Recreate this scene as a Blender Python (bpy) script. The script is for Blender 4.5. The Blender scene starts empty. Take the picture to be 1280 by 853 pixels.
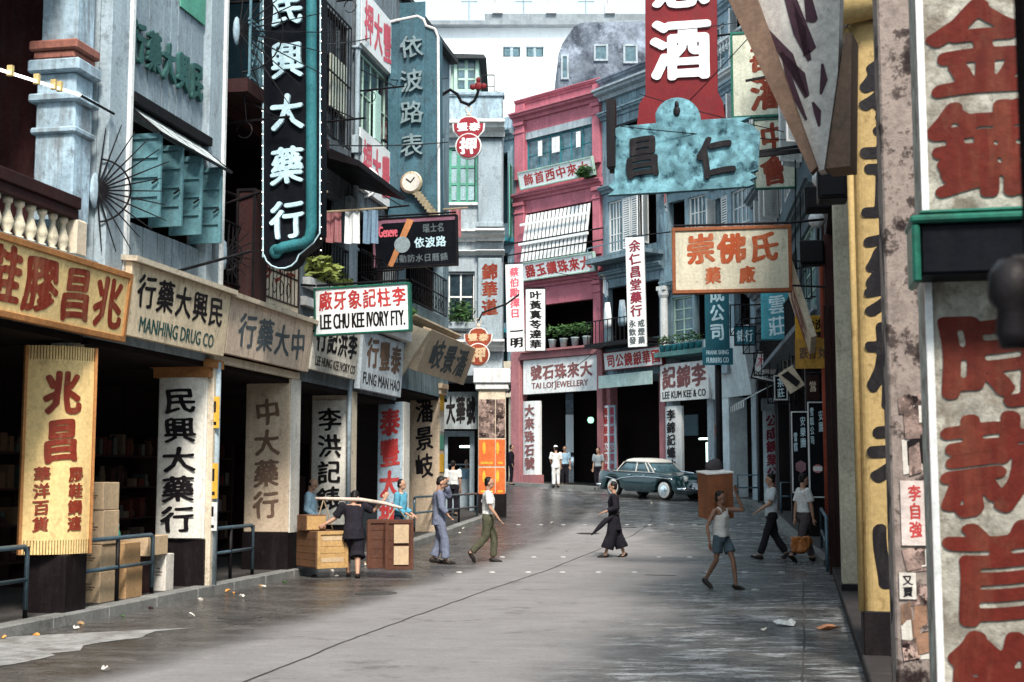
import bpy, bmesh, math, random
from mathutils import Vector, Matrix, Euler, noise
rnd = random.Random(7)
PI = math.pi
scene = bpy.context.scene
COL = scene.collection
PENDING = []
ADD = PENDING.append            # linked in one go at the end: keeps the building fast

# ---------------------------------------------------------------- camera, sky, sun, exposure
F = 1650.0                       # focal length in photo pixels (photo is 1280 wide)
PITCH = math.atan(170.5 / F)
CAM = Vector((0, 0, 1.65))
cam_d = bpy.data.cameras.new('camera')
cam_d.sensor_width = 36
cam_d.lens = 36 * F / 1280
cam_d.clip_start = 0.1
cam_d.clip_end = 2000
cam_d.dof.use_dof = True
cam_d.dof.focus_distance = 30
cam_d.dof.aperture_fstop = 5.6
cam = bpy.data.objects.new('camera', cam_d)
COL.objects.link(cam)
cam.location = CAM
cam.rotation_euler = (PI / 2 + PITCH, 0, 0)
scene.camera = cam

SUN_EL, SUN_AZ = math.radians(50), math.radians(168)     # azimuth clockwise from +Y
world = bpy.data.worlds.new('World')
scene.world = world
world.use_nodes = True
wn, wl = world.node_tree.nodes, world.node_tree.links
wn.clear()
sky = wn.new('ShaderNodeTexSky')
sky.sky_type = 'NISHITA'
sky.sun_disc = False
sky.sun_elevation = SUN_EL
sky.sun_rotation = SUN_AZ
sky.air_density = 1.5
sky.dust_density = 4.0
hs = wn.new('ShaderNodeHueSaturation')
hs.inputs['Saturation'].default_value = 0.33             # overcast: the blue washed out of the whole sky
tn = wn.new('ShaderNodeMix'); tn.data_type = 'RGBA'; tn.blend_type = 'MIX'
tn.inputs[0].default_value = 0.55
tn.inputs[7].default_value = (5.9, 8.1, 9.5, 1)
bg = wn.new('ShaderNodeBackground')
bg.inputs['Strength'].default_value = 0.11
wo = wn.new('ShaderNodeOutputWorld')
wl.new(sky.outputs[0], hs.inputs['Color'])
wl.new(hs.outputs[0], tn.inputs[6])
wl.new(tn.outputs[2], bg.inputs['Color'])
wl.new(bg.outputs[0], wo.inputs['Surface'])

sd = bpy.data.lights.new('sun', 'SUN')
sd.energy = 3.4
sd.angle = math.radians(12)
sd.color = (1.0, 0.93, 0.84)
sun = bpy.data.objects.new('sun', sd)
COL.objects.link(sun)
dv = Vector((math.sin(SUN_AZ) * math.cos(SUN_EL), math.cos(SUN_AZ) * math.cos(SUN_EL), math.sin(SUN_EL)))
sun.rotation_euler = dv.to_track_quat('Z', 'Y').to_euler()
sun.location = (0, 0, 40)

vs = scene.view_settings
vs.view_transform = 'Standard'
vs.look = 'None'
vs.gamma = 1.0
vs.use_curve_mapping = False
vs.exposure = 0.92
scene.cycles.max_bounces = 6
scene.cycles.diffuse_bounces = 3
scene.cycles.glossy_bounces = 3

# ---------------------------------------------------------------- geometry of the place
def ray(px, py):
    a = (px - 640) / F
    b = -(py - 426.5) / F
    c, s = math.cos(PITCH), math.sin(PITCH)
    v = Vector((a, c - b * s, s + b * c))
    return v / v.y

def at(px, py, d):
    return CAM + ray(px, py) * d

def gz(x, y):
    """height of the street surface: level near by, climbing beyond 26 m"""
    t = y - 27.5
    return 0.048 * (math.sqrt(t * t + 6) + t) / 2

def ground(px, py):
    r = ray(px, py)
    lo, hi = 2.0, 90.0
    for _ in range(50):
        m = (lo + hi) / 2
        p = CAM + r * m
        if p.z > gz(p.x, p.y): lo = m
        else: hi = m
    p = CAM + r * lo
    return Vector((p.x, p.y, gz(p.x, p.y)))

class Fr:
    """a vertical plane: local x to the right as one faces it, local y into it, z up"""
    def __init__(s, ox, oy, dx, dy):
        l = math.hypot(dx, dy)
        s.O = Vector((ox, oy, 0)); s.X = Vector((dx / l, dy / l, 0)); s.Y = Vector((-dy / l, dx / l, 0))
        s.ang = math.atan2(dy, dx)
    def W(s, x, y, z):
        return s.O + s.X * x + s.Y * y + Vector((0, 0, z))
    def L(s, px, py, o=0.0):
        r = ray(px, py)
        t = ((s.O - s.Y * o) - CAM).dot(s.Y) / r.dot(s.Y)
        p = CAM + r * t
        return (p - s.O).dot(s.X), p.z
    def rect(s, pl, pr, pt, pb, o=0.0):
        pm, ym = (pl + pr) / 2, (pt + pb) / 2
        return s.L(pl, ym, o)[0], s.L(pr, ym, o)[0], s.L(pm, pb, o)[1], s.L(pm, pt, o)[1]

def sd_(x, y):      # along the street
    return Fr(x, y, 0.9817, -0.1905)
LF = Fr(-8.0, 0, 0.1905, 0.9817)          # left-hand row of houses
RN = Fr(0.52, 0, -0.213, -0.977)          # right-hand row, near part (x runs towards the camera: x = -distance)
FP = [(-9.0, 64.4), (0.17, 55.4), (3.62, 52.0), (5.70, 48.97), (7.17, 46.8), (8.09, 43.75), (7.9, 39.5), (6.4, 27.0)]
def seg(i):
    a, b = FP[i], FP[i + 1]
    return Fr(a[0], a[1], b[0] - a[0], b[1] - a[1]), math.dist(a, b)
R1F, R1W = seg(0); R2F, R2W = seg(1); R3F, R3W = seg(2); R4F, R4W = seg(3); R5F, R5W = seg(4)
R6F, R6W = seg(5); R7F, R7W = seg(6)
CF = Fr(-2.6, 38.2, 1, 0)                 # corner house facing down the street

def hang(px, d, turn=-11.0):
    p = at(px, 400, d)
    return Fr(p.x, p.y, math.cos(math.radians(turn)), math.sin(math.radians(turn)))

# ---------------------------------------------------------------- materials
MATS = {}
def mat(name, col, rough=0.75, var=0.25, grime=0.35, gcol=(0.05, 0.045, 0.04), streak=6.0, scale=1.3, bump=0.25, metal=0.0, spec=0.16, fine=22.0, thr=(0.48, 0.72), coat=0.0, iso=False):
    if name in MATS: return MATS[name]
    m = bpy.data.materials.new(name); m.use_nodes = True
    n, l = m.node_tree.nodes, m.node_tree.links
    b = n['Principled BSDF']
    b.inputs['Metallic'].default_value = metal
    b.inputs['Specular IOR Level'].default_value = spec
    b.inputs['Coat Weight'].default_value = coat
    g = n.new('ShaderNodeNewGeometry')
    def nz(sc, det, vec=(1, 1, 1), ro=0.6):
        mp = n.new('ShaderNodeMapping'); mp.inputs['Scale'].default_value = vec
        l.new(g.outputs['Position'], mp.inputs[0])
        t = n.new('ShaderNodeTexNoise'); t.inputs['Scale'].default_value = sc
        t.inputs['Detail'].default_value = det; t.inputs['Roughness'].default_value = ro
        l.new(mp.outputs[0], t.inputs['Vector']); return t
    def rng(src, a, c, lo=0.0, hi=1.0):
        r = n.new('ShaderNodeMapRange'); r.inputs[1].default_value = a; r.inputs[2].default_value = c
        r.inputs[3].default_value = lo; r.inputs[4].default_value = hi
        l.new(src, r.inputs[0]); return r.outputs[0]
    def mix(f, a, c, mode='MIX'):
        x = n.new('ShaderNodeMix'); x.data_type = 'RGBA'; x.blend_type = mode
        for s, v in ((0, f), (6, a), (7, c)):
            if hasattr(v, 'links'): l.new(v, x.inputs[s])
            elif s == 0: x.inputs[0].default_value = v
            else: x.inputs[s].default_value = (*v, 1)
        return x.outputs[2]
    A = nz(scale, 6)
    c1 = tuple(c * (1 - var) for c in col); c2 = tuple(min(1, c * (1 + var)) for c in col)
    o = mix(rng(A.outputs[0], 0.3, 0.7), c1, c2)
    Fn = nz(fine, 5, ro=0.7)
    if grime > 0:
        S = nz(streak, 7 if iso else 5, (1, 1, 1 if iso else 0.14), .7)
        gm = n.new('ShaderNodeMath'); gm.operation = 'MULTIPLY'
        l.new(rng(S.outputs[0], thr[0], thr[1]), gm.inputs[0])
        l.new(rng(A.outputs[0], 0.35, 0.6, 0.3, 1.0), gm.inputs[1])
        g2 = n.new('ShaderNodeMath'); g2.operation = 'MULTIPLY'; g2.inputs[1].default_value = grime
        l.new(gm.outputs[0], g2.inputs[0])
        o = mix(g2.outputs[0], o, gcol)
        K = nz(scale * 4.3, 8, (1, 1, 0.7), 0.75)             # spots and scuffs
        g3 = n.new('ShaderNodeMath'); g3.operation = 'MULTIPLY'; g3.inputs[1].default_value = min(1, grime * 1.5)
        l.new(rng(K.outputs[0], 0.56, 0.64), g3.inputs[0])
        o = mix(g3.outputs[0], o, tuple(a * .45 + c * .35 for a, c in zip(col, gcol)))
    fv = n.new('ShaderNodeMix'); fv.data_type = 'RGBA'; fv.blend_type = 'MULTIPLY'; fv.inputs[0].default_value = min(1, 0.35 + var)
    l.new(o, fv.inputs[6])
    cr = n.new('ShaderNodeCombineColor')
    fr_ = rng(Fn.outputs[0], 0.35, 0.65, 0.60, 1.16)
    for i in range(3): l.new(fr_, cr.inputs[i])
    l.new(cr.outputs[0], fv.inputs[7])
    l.new(fv.outputs[2], b.inputs['Base Color'])
    l.new(rng(A.outputs[0], 0.3, 0.7, max(0.03, rough - 0.1), min(1, rough + 0.1)), b.inputs['Roughness'])
    if bump:
        bp = n.new('ShaderNodeBump'); bp.inputs['Strength'].default_value = bump; bp.inputs['Distance'].default_value = 0.02
        l.new(Fn.outputs[0], bp.inputs['Height']); l.new(bp.outputs[0], b.inputs['Normal'])
    MATS[name] = m
    return m

def glow(name, col, st):
    m = bpy.data.materials.new(name); m.use_nodes = True
    b = m.node_tree.nodes['Principled BSDF']
    b.inputs['Base Color'].default_value = (*col, 1)
    b.inputs['Emission Color'].default_value = (*col, 1)
    b.inputs['Emission Strength'].default_value = st
    return m

cream = mat('cream plaster', (0.64, 0.55, 0.42), grime=0.45, var=0.12, streak=4)
creamw = mat('pale pillar face', (0.70, 0.67, 0.60), grime=0.35, var=0.12, streak=4)
sandst = mat('sand coloured plaster', (0.56, 0.44, 0.32), grime=0.4, var=0.15)
yell = mat('yellow ochre paint', (0.40, 0.28, 0.12), grime=0.6, var=0.12, gcol=(0.18, 0.1, 0.04), streak=3)
yellow_l = mat('pale yellow board', (0.74, 0.53, 0.24), grime=0.35, var=0.12, gcol=(0.2, 0.11, 0.05))
orange_f = mat('brown orange frame', (0.38, 0.17, 0.06), grime=0.3)
white = mat('weathered white paint', (0.72, 0.73, 0.72), grime=0.35, var=0.1)
whites = mat('white enamel', (0.78, 0.80, 0.80), grime=0.2, var=0.06, rough=0.5)
greyw = mat('grey white stucco', (0.38, 0.44, 0.48), grime=0.6, var=0.2, thr=(0.42, 0.7))
bluew = mat('blue grey stucco', (0.22, 0.31, 0.36), grime=0.85, var=0.3, thr=(0.4, 0.65), gcol=(0.03, 0.045, 0.05))
bluep = mat('peeling blue white plaster', (0.36, 0.48, 0.56), grime=0.7, var=0.3, thr=(0.45, 0.6), gcol=(0.12, 0.1, 0.09), fine=9, bump=0.5)
ruin = mat('mouldering plaster', (0.25, 0.29, 0.35), grime=1.0, var=0.45, thr=(0.42, 0.55), gcol=(0.05, 0.06, 0.08), streak=0.55, fine=6, bump=0.5, iso=True)
clad = mat('blue grey boarding', (0.24, 0.30, 0.34), grime=0.5, var=0.18, streak=3)
greyp = mat('pale grey post', (0.33, 0.40, 0.44), grime=0.5, var=0.15)
teal = mat('teal shutter paint', (0.10, 0.22, 0.25), grime=0.5, var=0.2, rough=0.5)
tealsign = mat('teal enamel', (0.03, 0.20, 0.24), grime=0.4, var=0.3, rough=0.45)
turq = mat('turquoise weathered paint', (0.17, 0.36, 0.42), grime=1.0, var=0.5, gcol=(0.012, 0.04, 0.055), streak=3.0, scale=4, fine=12, thr=(0.45, 0.58), bump=0.5, iso=True)
greent = mat('bottle green enamel', (0.02, 0.13, 0.09), rough=0.3, grime=0.3)
greenw = mat('green window paint', (0.10, 0.33, 0.24), grime=0.5, rough=0.6)
greenp = mat('pale green frame', (0.40, 0.56, 0.48), grime=0.35, rough=0.6)
pink = mat('pink stucco', (0.47, 0.15, 0.19), grime=0.6, var=0.2, gcol=(0.2, 0.07, 0.09), thr=(0.45, 0.75))
pinkd = mat('dull pink stucco', (0.36, 0.15, 0.16), grime=0.5, var=0.2, gcol=(0.1, 0.06, 0.06))
blackd = mat('black dado paint', (0.008, 0.005, 0.006), rough=0.55, grime=0.3, gcol=(0.05, 0.04, 0.04))
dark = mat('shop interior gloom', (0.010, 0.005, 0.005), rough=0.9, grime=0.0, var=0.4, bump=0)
darkred = mat('dark red timber', (0.030, 0.010, 0.010), grime=0.4, var=0.3)
maroon = mat('maroon plaster', (0.045, 0.012, 0.012), grime=0.6, var=0.35)
iron = mat('black iron', (0.010, 0.009, 0.011), rough=0.5, metal=0.3, grime=0.2, gcol=(0.06, 0.04, 0.03))
steel = mat('blue grey rail paint', (0.10, 0.16, 0.20), rough=0.35, metal=0.4, grime=0.2)
glassd = mat('dark window glass', (0.02, 0.035, 0.045), rough=0.12, grime=0.1, var=0.5, bump=0, spec=0.6, scale=3)
glassb = mat('bluish window glass', (0.08, 0.15, 0.18), rough=0.15, grime=0.2, var=0.5, bump=0, spec=0.6, scale=4)
redp = mat('brick red lettering', (0.20, 0.028, 0.014), grime=0.45, gcol=(.42, .25, .14), var=0.2, rough=0.6)
redb = mat('scarlet lettering', (0.42, 0.04, 0.04), grime=0.3, gcol=(.6, .35, .3), var=0.15, rough=0.6)
redf = mat('red enamel', (0.17, 0.013, 0.017), grime=0.3, var=0.15, rough=0.5)
pinkl = mat('rose lettering', (0.62, 0.12, 0.16), grime=0.1, var=0.15)
orangel = mat('rust orange lettering', (0.34, 0.065, 0.022), grime=0.4, gcol=(.5, .35, .2), var=0.15)
blackl = mat('black lettering', (0.008, 0.006, 0.008), grime=0.1, gcol=(.2, .18, .16), var=0.2, rough=0.5)
greenl = mat('dark green raised lettering', (0.03, 0.09, 0.085), grime=0.2)
greyl = mat('slate lettering', (0.09, 0.11, 0.12), grime=0.2)
brownl = mat('brown lettering', (0.16, 0.10, 0.07), grime=0.2)
tube_w = mat('pale blue glass tubing', (0.50, 0.68, 0.75), grime=0.1, rough=0.25, bump=0, spec=0.6)
tealtube = mat('teal painted border', (0.03, 0.15, 0.17), grime=0.3, rough=0.35)
blacks = mat('black sign face', (0.005, 0.006, 0.009), spec=.06, rough=0.5, grime=0.1, bump=0.1)
kerbm = mat('kerb granite', (0.20, 0.20, 0.19), grime=0.5, var=0.25, streak=2)
pavem = mat('pavement concrete', (0.06, 0.055, 0.052), grime=0.6, var=0.3, streak=2)
roofm = mat('dark roof', (0.05, 0.055, 0.06), grime=0.4, var=0.3)
carton = mat('cardboard', (0.42, 0.26, 0.13), grime=0.25, var=0.15, gcol=(0.15, 0.08, 0.03))
cartonl = mat('pale cardboard', (0.52, 0.38, 0.24), grime=0.2, var=0.1)
leaf = mat('leaves', (0.05, 0.11, 0.035), grime=0, var=0.5, rough=0.5, scale=9, bump=0)
leafy = mat('yellow green leaves', (0.22, 0.26, 0.07), grime=0, var=0.4, rough=0.5, scale=9, bump=0)
pot = mat('glazed pot', (0.38, 0.46, 0.46), grime=0.3, rough=0.4)
paper = mat('old paper', (0.62, 0.58, 0.52), grime=0.3, var=0.15)
yposter = mat('yellow poster print', (0.70, 0.40, 0.05), grime=0.2, var=0.12)
oposter = mat('orange poster print', (0.68, 0.15, 0.04), grime=0.2, var=0.25, scale=4)
posterm = mat('torn poster remains', (0.40, 0.28, 0.24), grime=1.0, var=0.45, scale=5, gcol=(0.015, 0.008, 0.008), iso=True, thr=(0.47, 0.51), streak=6, fine=14, bump=0.5)
stained = mat('stained grey render', (0.30, 0.24, 0.21), grime=1.0, var=0.3, scale=3.0, gcol=(0.02, 0.012, 0.012), thr=(0.50, 0.54), streak=3.0, bump=0.5, fine=12, iso=True)
glarem = mat('painted road reflection', (0.27, 0.265, 0.26), grime=1.0, var=0.25, fine=9, scale=2.5, streak=3, thr=(.48, .62), gcol=(.12, .11, .1))  # bright reflection on the road put into a pale colour
tubeg = glow('fluorescent tube', (0.75, 1.0, 0.9), 2.5)
lampg = glow('lit shop lamp', (0.4, 0.9, 0.6), 1.0)
bulbw = glow('neon tube lit white', (1.0, 0.95, 0.85), 1.6)

# ---------------------------------------------------------------- mesh building
class B:
    def __init__(s): s.v = []; s.f = []
    def add(s, vs_, fs):
        o = len(s.v); s.v += [tuple(v) for v in vs_]; s.f += [tuple(i + o for i in f) for f in fs]; return s
    def box(s, x0, x1, y0, y1, z0, z1):
        return s.add([(x0, y0, z0), (x1, y0, z0), (x1, y1, z0), (x0, y1, z0), (x0, y0, z1), (x1, y0, z1), (x1, y1, z1), (x0, y1, z1)],
              [(0, 3, 2, 1), (4, 5, 6, 7), (0, 1, 5, 4), (1, 2, 6, 5), (2, 3, 7, 6), (3, 0, 4, 7)])
    def bar(s, p, q, w, h=None):
        """square bar between two points"""
        h = h or w; p, q = Vector(p), Vector(q); d = (q - p).normalized()
        a = d.cross(Vector((0, 0, 1))); a = a.normalized() if a.length > 1e-3 else Vector((1, 0, 0)); b = d.cross(a)
        c = [a * i * w / 2 + b * j * h / 2 for i, j in ((-1, -1), (1, -1), (1, 1), (-1, 1))]
        return s.add([p + k for k in c] + [q + k for k in c], [(0, 3, 2, 1), (4, 5, 6, 7), (0, 1, 5, 4), (1, 2, 6, 5), (2, 3, 7, 6), (3, 0, 4, 7)])
    def tube(s, pts, r, n=6, cap=True):
        pts = [Vector(p) for p in pts]; rs = r if isinstance(r, (list, tuple)) else [r] * len(pts)
        o = len(s.v); prev = None
        for i, p in enumerate(pts):
            d = (pts[min(i + 1, len(pts) - 1)] - pts[max(i - 1, 0)]).normalized()
            a = prev - d * prev.dot(d) if prev else d.cross(Vector((0.3, 0.2, 1)) if abs(d.z) < 0.9 else Vector((1, 0.2, 0)))
            a.normalize(); prev = a; b = d.cross(a)
            for k in range(n):
                t = 2 * PI * k / n
                s.v.append(tuple(p + (a * math.cos(t) + b * math.sin(t)) * rs[i]))
        for i in range(len(pts) - 1):
            for k in range(n):
                k2 = (k + 1) % n
                s.f.append((o + i * n + k, o + i * n + k2, o + (i + 1) * n + k2, o + (i + 1) * n + k))
        if cap:
            s.f.append(tuple(o + k for k in reversed(range(n)))); s.f.append(tuple(o + (len(pts) - 1) * n + k for k in range(n)))
        return s
    def prism(s, pts, y0, y1):
        n = len(pts)
        return s.add([(x, y0, z) for x, z in pts] + [(x, y1, z) for x, z in pts],
              [tuple(range(n)), tuple(range(2 * n - 1, n - 1, -1))] + [(i, i + n, (i + 1) % n + n, (i + 1) % n) for i in range(n)])
    def prismx(s, pts, x0, x1):     # outline in (y, z)
        n = len(pts)
        return s.add([(x0, y, z) for y, z in pts] + [(x1, y, z) for y, z in pts],
              [tuple(range(n)), tuple(range(2 * n - 1, n - 1, -1))] + [(i, i + n, (i + 1) % n + n, (i + 1) % n) for i in range(n)])
    def slab(s, pts, z0, z1):       # outline in (x, y)
        n = len(pts)
        return s.add([(x, y, z0) for x, y in pts] + [(x, y, z1) for x, y in pts],
              [tuple(range(n)), tuple(range(2 * n - 1, n - 1, -1))] + [(i, i + n, (i + 1) % n + n, (i + 1) % n) for i in range(n)])
    def lathe(s, cx, cy, prof, n=12):
        o = len(s.v)
        for r, z in prof:
            for k in range(n):
                s.v.append((cx + r * math.cos(2 * PI * k / n), cy + r * math.sin(2 * PI * k / n), z))
        for i in range(len(prof) - 1):
            for k in range(n):
                k2 = (k + 1) % n; s.f.append((o + i * n + k, o + i * n + k2, o + (i + 1) * n + k2, o + (i + 1) * n + k))
        s.f.append(tuple(o + k for k in reversed(range(n)))); s.f.append(tuple(o + (len(prof) - 1) * n + k for k in range(n)))
        return s
    def ell(s, c, rx, ry, rz, n=10, m=7, rot=None):
        o = len(s.v); R = rot.to_matrix() if rot else None
        for i in range(m + 1):
            t = PI * i / m
            for k in range(n):
                p = 2 * PI * k / n
                v = Vector((rx * math.sin(t) * math.cos(p), ry * math.sin(t) * math.sin(p), rz * math.cos(t)))
                if R: v = R @ v
                s.v.append(tuple(Vector(c) + v))
        for i in range(m):
            for k in range(n):
                k2 = (k + 1) % n; s.f.append((o + i * n + k, o + (i + 1) * n + k, o + (i + 1) * n + k2, o + i * n + k2))
        return s
    def loft(s, rings, cap=True):
        o = len(s.v); n = len(rings[0])
        for r in rings: s.v += [tuple(p) for p in r]
        for i in range(len(rings) - 1):
            for k in range(n):
                k2 = (k + 1) % n; s.f.append((o + i * n + k, o + i * n + k2, o + (i + 1) * n + k2, o + (i + 1) * n + k))
        if cap:
            s.f.append(tuple(o + k for k in reversed(range(n)))); s.f.append(tuple(o + (len(rings) - 1) * n + k for k in range(n)))
        return s
    def frame(s, x0, x1, z0, z1, w, y0, y1):
        s.box(x0, x1, y0, y1, z0, z0 + w); s.box(x0, x1, y0, y1, z1 - w, z1)
        s.box(x0, x0 + w, y0, y1, z0 + w, z1 - w); s.box(x1 - w, x1, y0, y1, z0 + w, z1 - w); return s
    def leaves(s, c, r, n, size, R=rnd, flat=1.0):
        for _ in range(n):
            d = Vector((R.gauss(0, 1), R.gauss(0, 1), R.gauss(0, 1) * flat)); d = d.normalized() * (R.random() ** 0.5) * r; d.z *= flat
            p = Vector(c) + d; a = Vector((R.gauss(0, 1), R.gauss(0, 1), R.gauss(0, .6))).normalized(); b = a.cross(Vector((R.gauss(0, 1), R.gauss(0, 1), R.gauss(0, 1)))).normalized()
            L_ = size * R.uniform(.6, 1.4)
            s.add([p - a * L_, p - b * L_ * .35, p + a * L_, p + b * L_ * .35], [(0, 1, 2, 3)])
        return s

def link_mesh(name, b, m, parent=None, off=(0, 0, 0), smooth=False, bevel=0.0, label=None):
    me = bpy.data.meshes.new(name)
    ox, oy, oz = off
    me.from_pydata([(x - ox, y - oy, z - oz) for x, y, z in b.v], [], b.f)
    me.validate(clean_customdata=False)
    if m is not None: me.materials.append(m)
    o = bpy.data.objects.new(name, me); ADD(o)
    if parent: o.parent = parent
    if smooth:
        for p in me.polygons: p.use_smooth = True
    if bevel:
        md = o.modifiers.new('bevel', 'BEVEL'); md.width = bevel; md.segments = 1; md.limit_method = 'ANGLE'
    if label: o['label'] = label
    return o

class T:
    """a thing: an Empty at its base that parents its parts; parts are given in the frame's own coordinates"""
    def __init__(s, name, label, cat, fr, x=0, y=0, z=0, group=None, tilt=0, roll=0):
        s.fr = fr; s.off = (x, y, z); s.alt = None
        s.o = bpy.data.objects.new(name, None); ADD(s.o)
        s.o.empty_display_size = 0.3
        s.o.location = fr.W(x, y, z)
        s.o.rotation_euler = Euler((tilt, roll, fr.ang), 'XYZ')
        s.o['label'] = label; s.o['category'] = cat
        if group: s.o['group'] = group
    def part(s, name, b, m, parent=None, **k):
        if s.alt:                                   # part drawn in another plane of the same thing
            nb = B(); nb.f = b.f
            for v in b.v:
                w = s.alt.W(*v) - s.fr.O
                nb.v.append((w.dot(s.fr.X), w.dot(s.fr.Y), w.z))
            b = nb
        if parent is not None:
            return link_mesh(name, b, m, parent, s.off, **k)
        return link_mesh(name, b, m, s.o, s.off, **k)

def structure(name, b, m, fr=None, smooth=False):
    o = link_mesh(name, b, m, smooth=smooth); o['kind'] = 'structure'
    if fr: o.location = fr.O; o.rotation_euler = (0, 0, fr.ang)
    return o

# ---------------------------------------------------------------- lettering
GL = {}
def glyph(ch, ext=0.0):
    k = (ch, ext)
    if k not in GL:
        c = bpy.data.curves.new('glyph', 'FONT'); c.body = ch; c.size = 1; c.offset = 0.0; c.resolution_u = 2; c.extrude = ext
        o = bpy.data.objects.new('glyph', c); COL.objects.link(o)
        dg = bpy.context.evaluated_depsgraph_get()
        me = bpy.data.meshes.new_from_object(o.evaluated_get(dg))
        vs_ = [tuple(v.co) for v in me.vertices]; fs = [tuple(p.vertices) for p in me.polygons]
        bpy.data.objects.remove(o); bpy.data.curves.remove(c); bpy.data.meshes.remove(me)
        GL[k] = (vs_, fs)
    return GL[k]

import numpy as np
RG = {}
def inked(ch, delta, n):
    """the glyph as a loaded brush would leave it: outline swollen, corners rounded, width a little uneven"""
    k = (ch, round(delta, 3), n)
    if k in RG: return RG[k]
    vs_, fs = glyph(ch)
    lo, size = np.array([-.16, -.28]), 1.32
    g = np.zeros((n, n)); V = (np.array([v[:2] for v in vs_]) - lo) / size * (n - 1)
    for f in fs:
        for t in range(1, len(f) - 1):
            a, b, c = V[f[0]], V[f[t]], V[f[t + 1]]
            x0, x1 = int(max(0, math.floor(min(a[0], b[0], c[0]) - 1))), int(min(n - 1, math.ceil(max(a[0], b[0], c[0]) + 1)))
            y0, y1 = int(max(0, math.floor(min(a[1], b[1], c[1]) - 1))), int(min(n - 1, math.ceil(max(a[1], b[1], c[1]) + 1)))
            d = (b[1] - c[1]) * (a[0] - c[0]) + (c[0] - b[0]) * (a[1] - c[1])
            if abs(d) < 1e-9: continue
            X, Y = np.meshgrid(np.arange(x0, x1 + 1), np.arange(y0, y1 + 1))
            hit = np.zeros(X.shape)
            for ox in (-.25, .25):
                for oy in (-.25, .25):
                    u = ((b[1] - c[1]) * (X + ox - c[0]) + (c[0] - b[0]) * (Y + oy - c[1])) / d
                    w = ((c[1] - a[1]) * (X + ox - c[0]) + (a[0] - c[0]) * (Y + oy - c[1])) / d
                    hit += ((u >= 0) & (w >= 0) & (u + w <= 1)) * .25
            g[y0:y1 + 1, x0:x1 + 1] = np.minimum(1, g[y0:y1 + 1, x0:x1 + 1] + hit)
    def blur(g, s, ax):
        r = int(3 * s) + 1; kk = np.exp(-np.arange(-r, r + 1) ** 2 / (2 * s * s)); kk /= kk.sum()
        return np.apply_along_axis(lambda m: np.convolve(m, kk, 'same'), ax, g)
    px = (n - 1) / size; sg = .019
    g = blur(blur(g, sg * 1.35 * px, 1), sg * .8 * px, 0)
    R0 = np.random.RandomState(ord(ch) % 9999); nz_ = R0.rand(7, 7); ii = np.linspace(0, 5.99, n)
    i0 = ii.astype(int); fr = ii - i0
    nz_ = (nz_[i0] * (1 - fr[:, None]) + nz_[i0 + 1] * fr[:, None]); nz_ = nz_[:, i0] * (1 - fr[None, :]) + nz_[:, i0 + 1] * fr[None, :]
    th = .5 * (1 + math.erf(-delta / sg / 1.4142)) * (.6 + .8 * nz_)
    g = g - np.clip(th, .04, .6)
    P, Fc, S = [], [], []
    def pt(x, y): P.append((lo[0] + x / px, lo[1] + y / px)); return len(P) - 1
    ins = g > 0
    for y in range(n - 1):
        x = 0
        while x < n - 1:
            c4 = ins[y, x], ins[y, x + 1], ins[y + 1, x + 1], ins[y + 1, x]
            if not any(c4): x += 1; continue
            if all(c4):
                e = x + 1
                while e % 3 and e < n - 1 and ins[y, e + 1] and ins[y + 1, e + 1]: e += 1
                Fc.append((pt(x, y), pt(e, y), pt(e, y + 1), pt(x, y + 1))); x = e; continue
            cs = ((x, y), (x + 1, y), (x + 1, y + 1), (x, y + 1)); poly = []; cut = []
            for q in range(4):
                p0, p1 = cs[q], cs[(q + 1) % 4]; v0, v1 = g[p0[1], p0[0]], g[p1[1], p1[0]]
                if v0 > 0: poly.append(pt(*p0))
                if (v0 > 0) != (v1 > 0):
                    t = v0 / (v0 - v1); m = pt(p0[0] + (p1[0] - p0[0]) * t, p0[1] + (p1[1] - p0[1]) * t); poly.append(m); cut.append(m)
            if len(poly) > 2: Fc.append(tuple(poly))
            if len(cut) == 2: S.append((cut[0], cut[1]))
            x += 1
    RG[k] = (P, Fc, S)
    return RG[k]

def brush(x, y, sd0):
    """strokes climb to the right, as written by hand"""
    return x + 0.02 * math.sin(6.3 * y + 2 * sd0) - 0.04 * (y - 0.4), y + 0.07 * (x - 0.5) + 0.016 * math.sin(5.1 * x + sd0)

def put(b, ch, cx, cz, w, h, y, depth=0.0, bold=0.032, wob=True, fine=None):
    P, Fc, S = inked(ch, bold * .62, fine or (76 if w >= .3 else 46))
    s0 = (ord(ch) * 1.7) % 6.28
    q = [brush(gx, gy, s0) if wob else (gx, gy) for gx, gy in P]
    q = [(cx + (gx - 0.5) * w, cz + (gy - 0.38) * h) for gx, gy in q]
    b.add([(x, y - depth, z) for x, z in q], Fc)
    if depth:
        for i, j in S:
            (xa, za), (xb, zb) = q[i], q[j]
            b.add([(xa, y - depth, za), (xb, y - depth, zb), (xb, y, zb), (xa, y, za)], [(0, 1, 2, 3)])

def chars(b, s, x0, x1, z0, z1, y, vertical=False, depth=0.0, bold=0.032, fill=0.94, wob=True):
    n = len(s)
    for i, ch in enumerate(s):
        if ch == ' ': continue
        if vertical:
            H = (z1 - z0) / n; put(b, ch, (x0 + x1) / 2, z1 - H * (i + 0.5), (x1 - x0) * fill, H * fill, y, depth, bold, wob)
        else:
            W = (x1 - x0) / n; put(b, ch, x0 + W * (i + 0.5), (z0 + z1) / 2, W * fill, (z1 - z0) * fill, y, depth, bold, wob)
    return b

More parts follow.
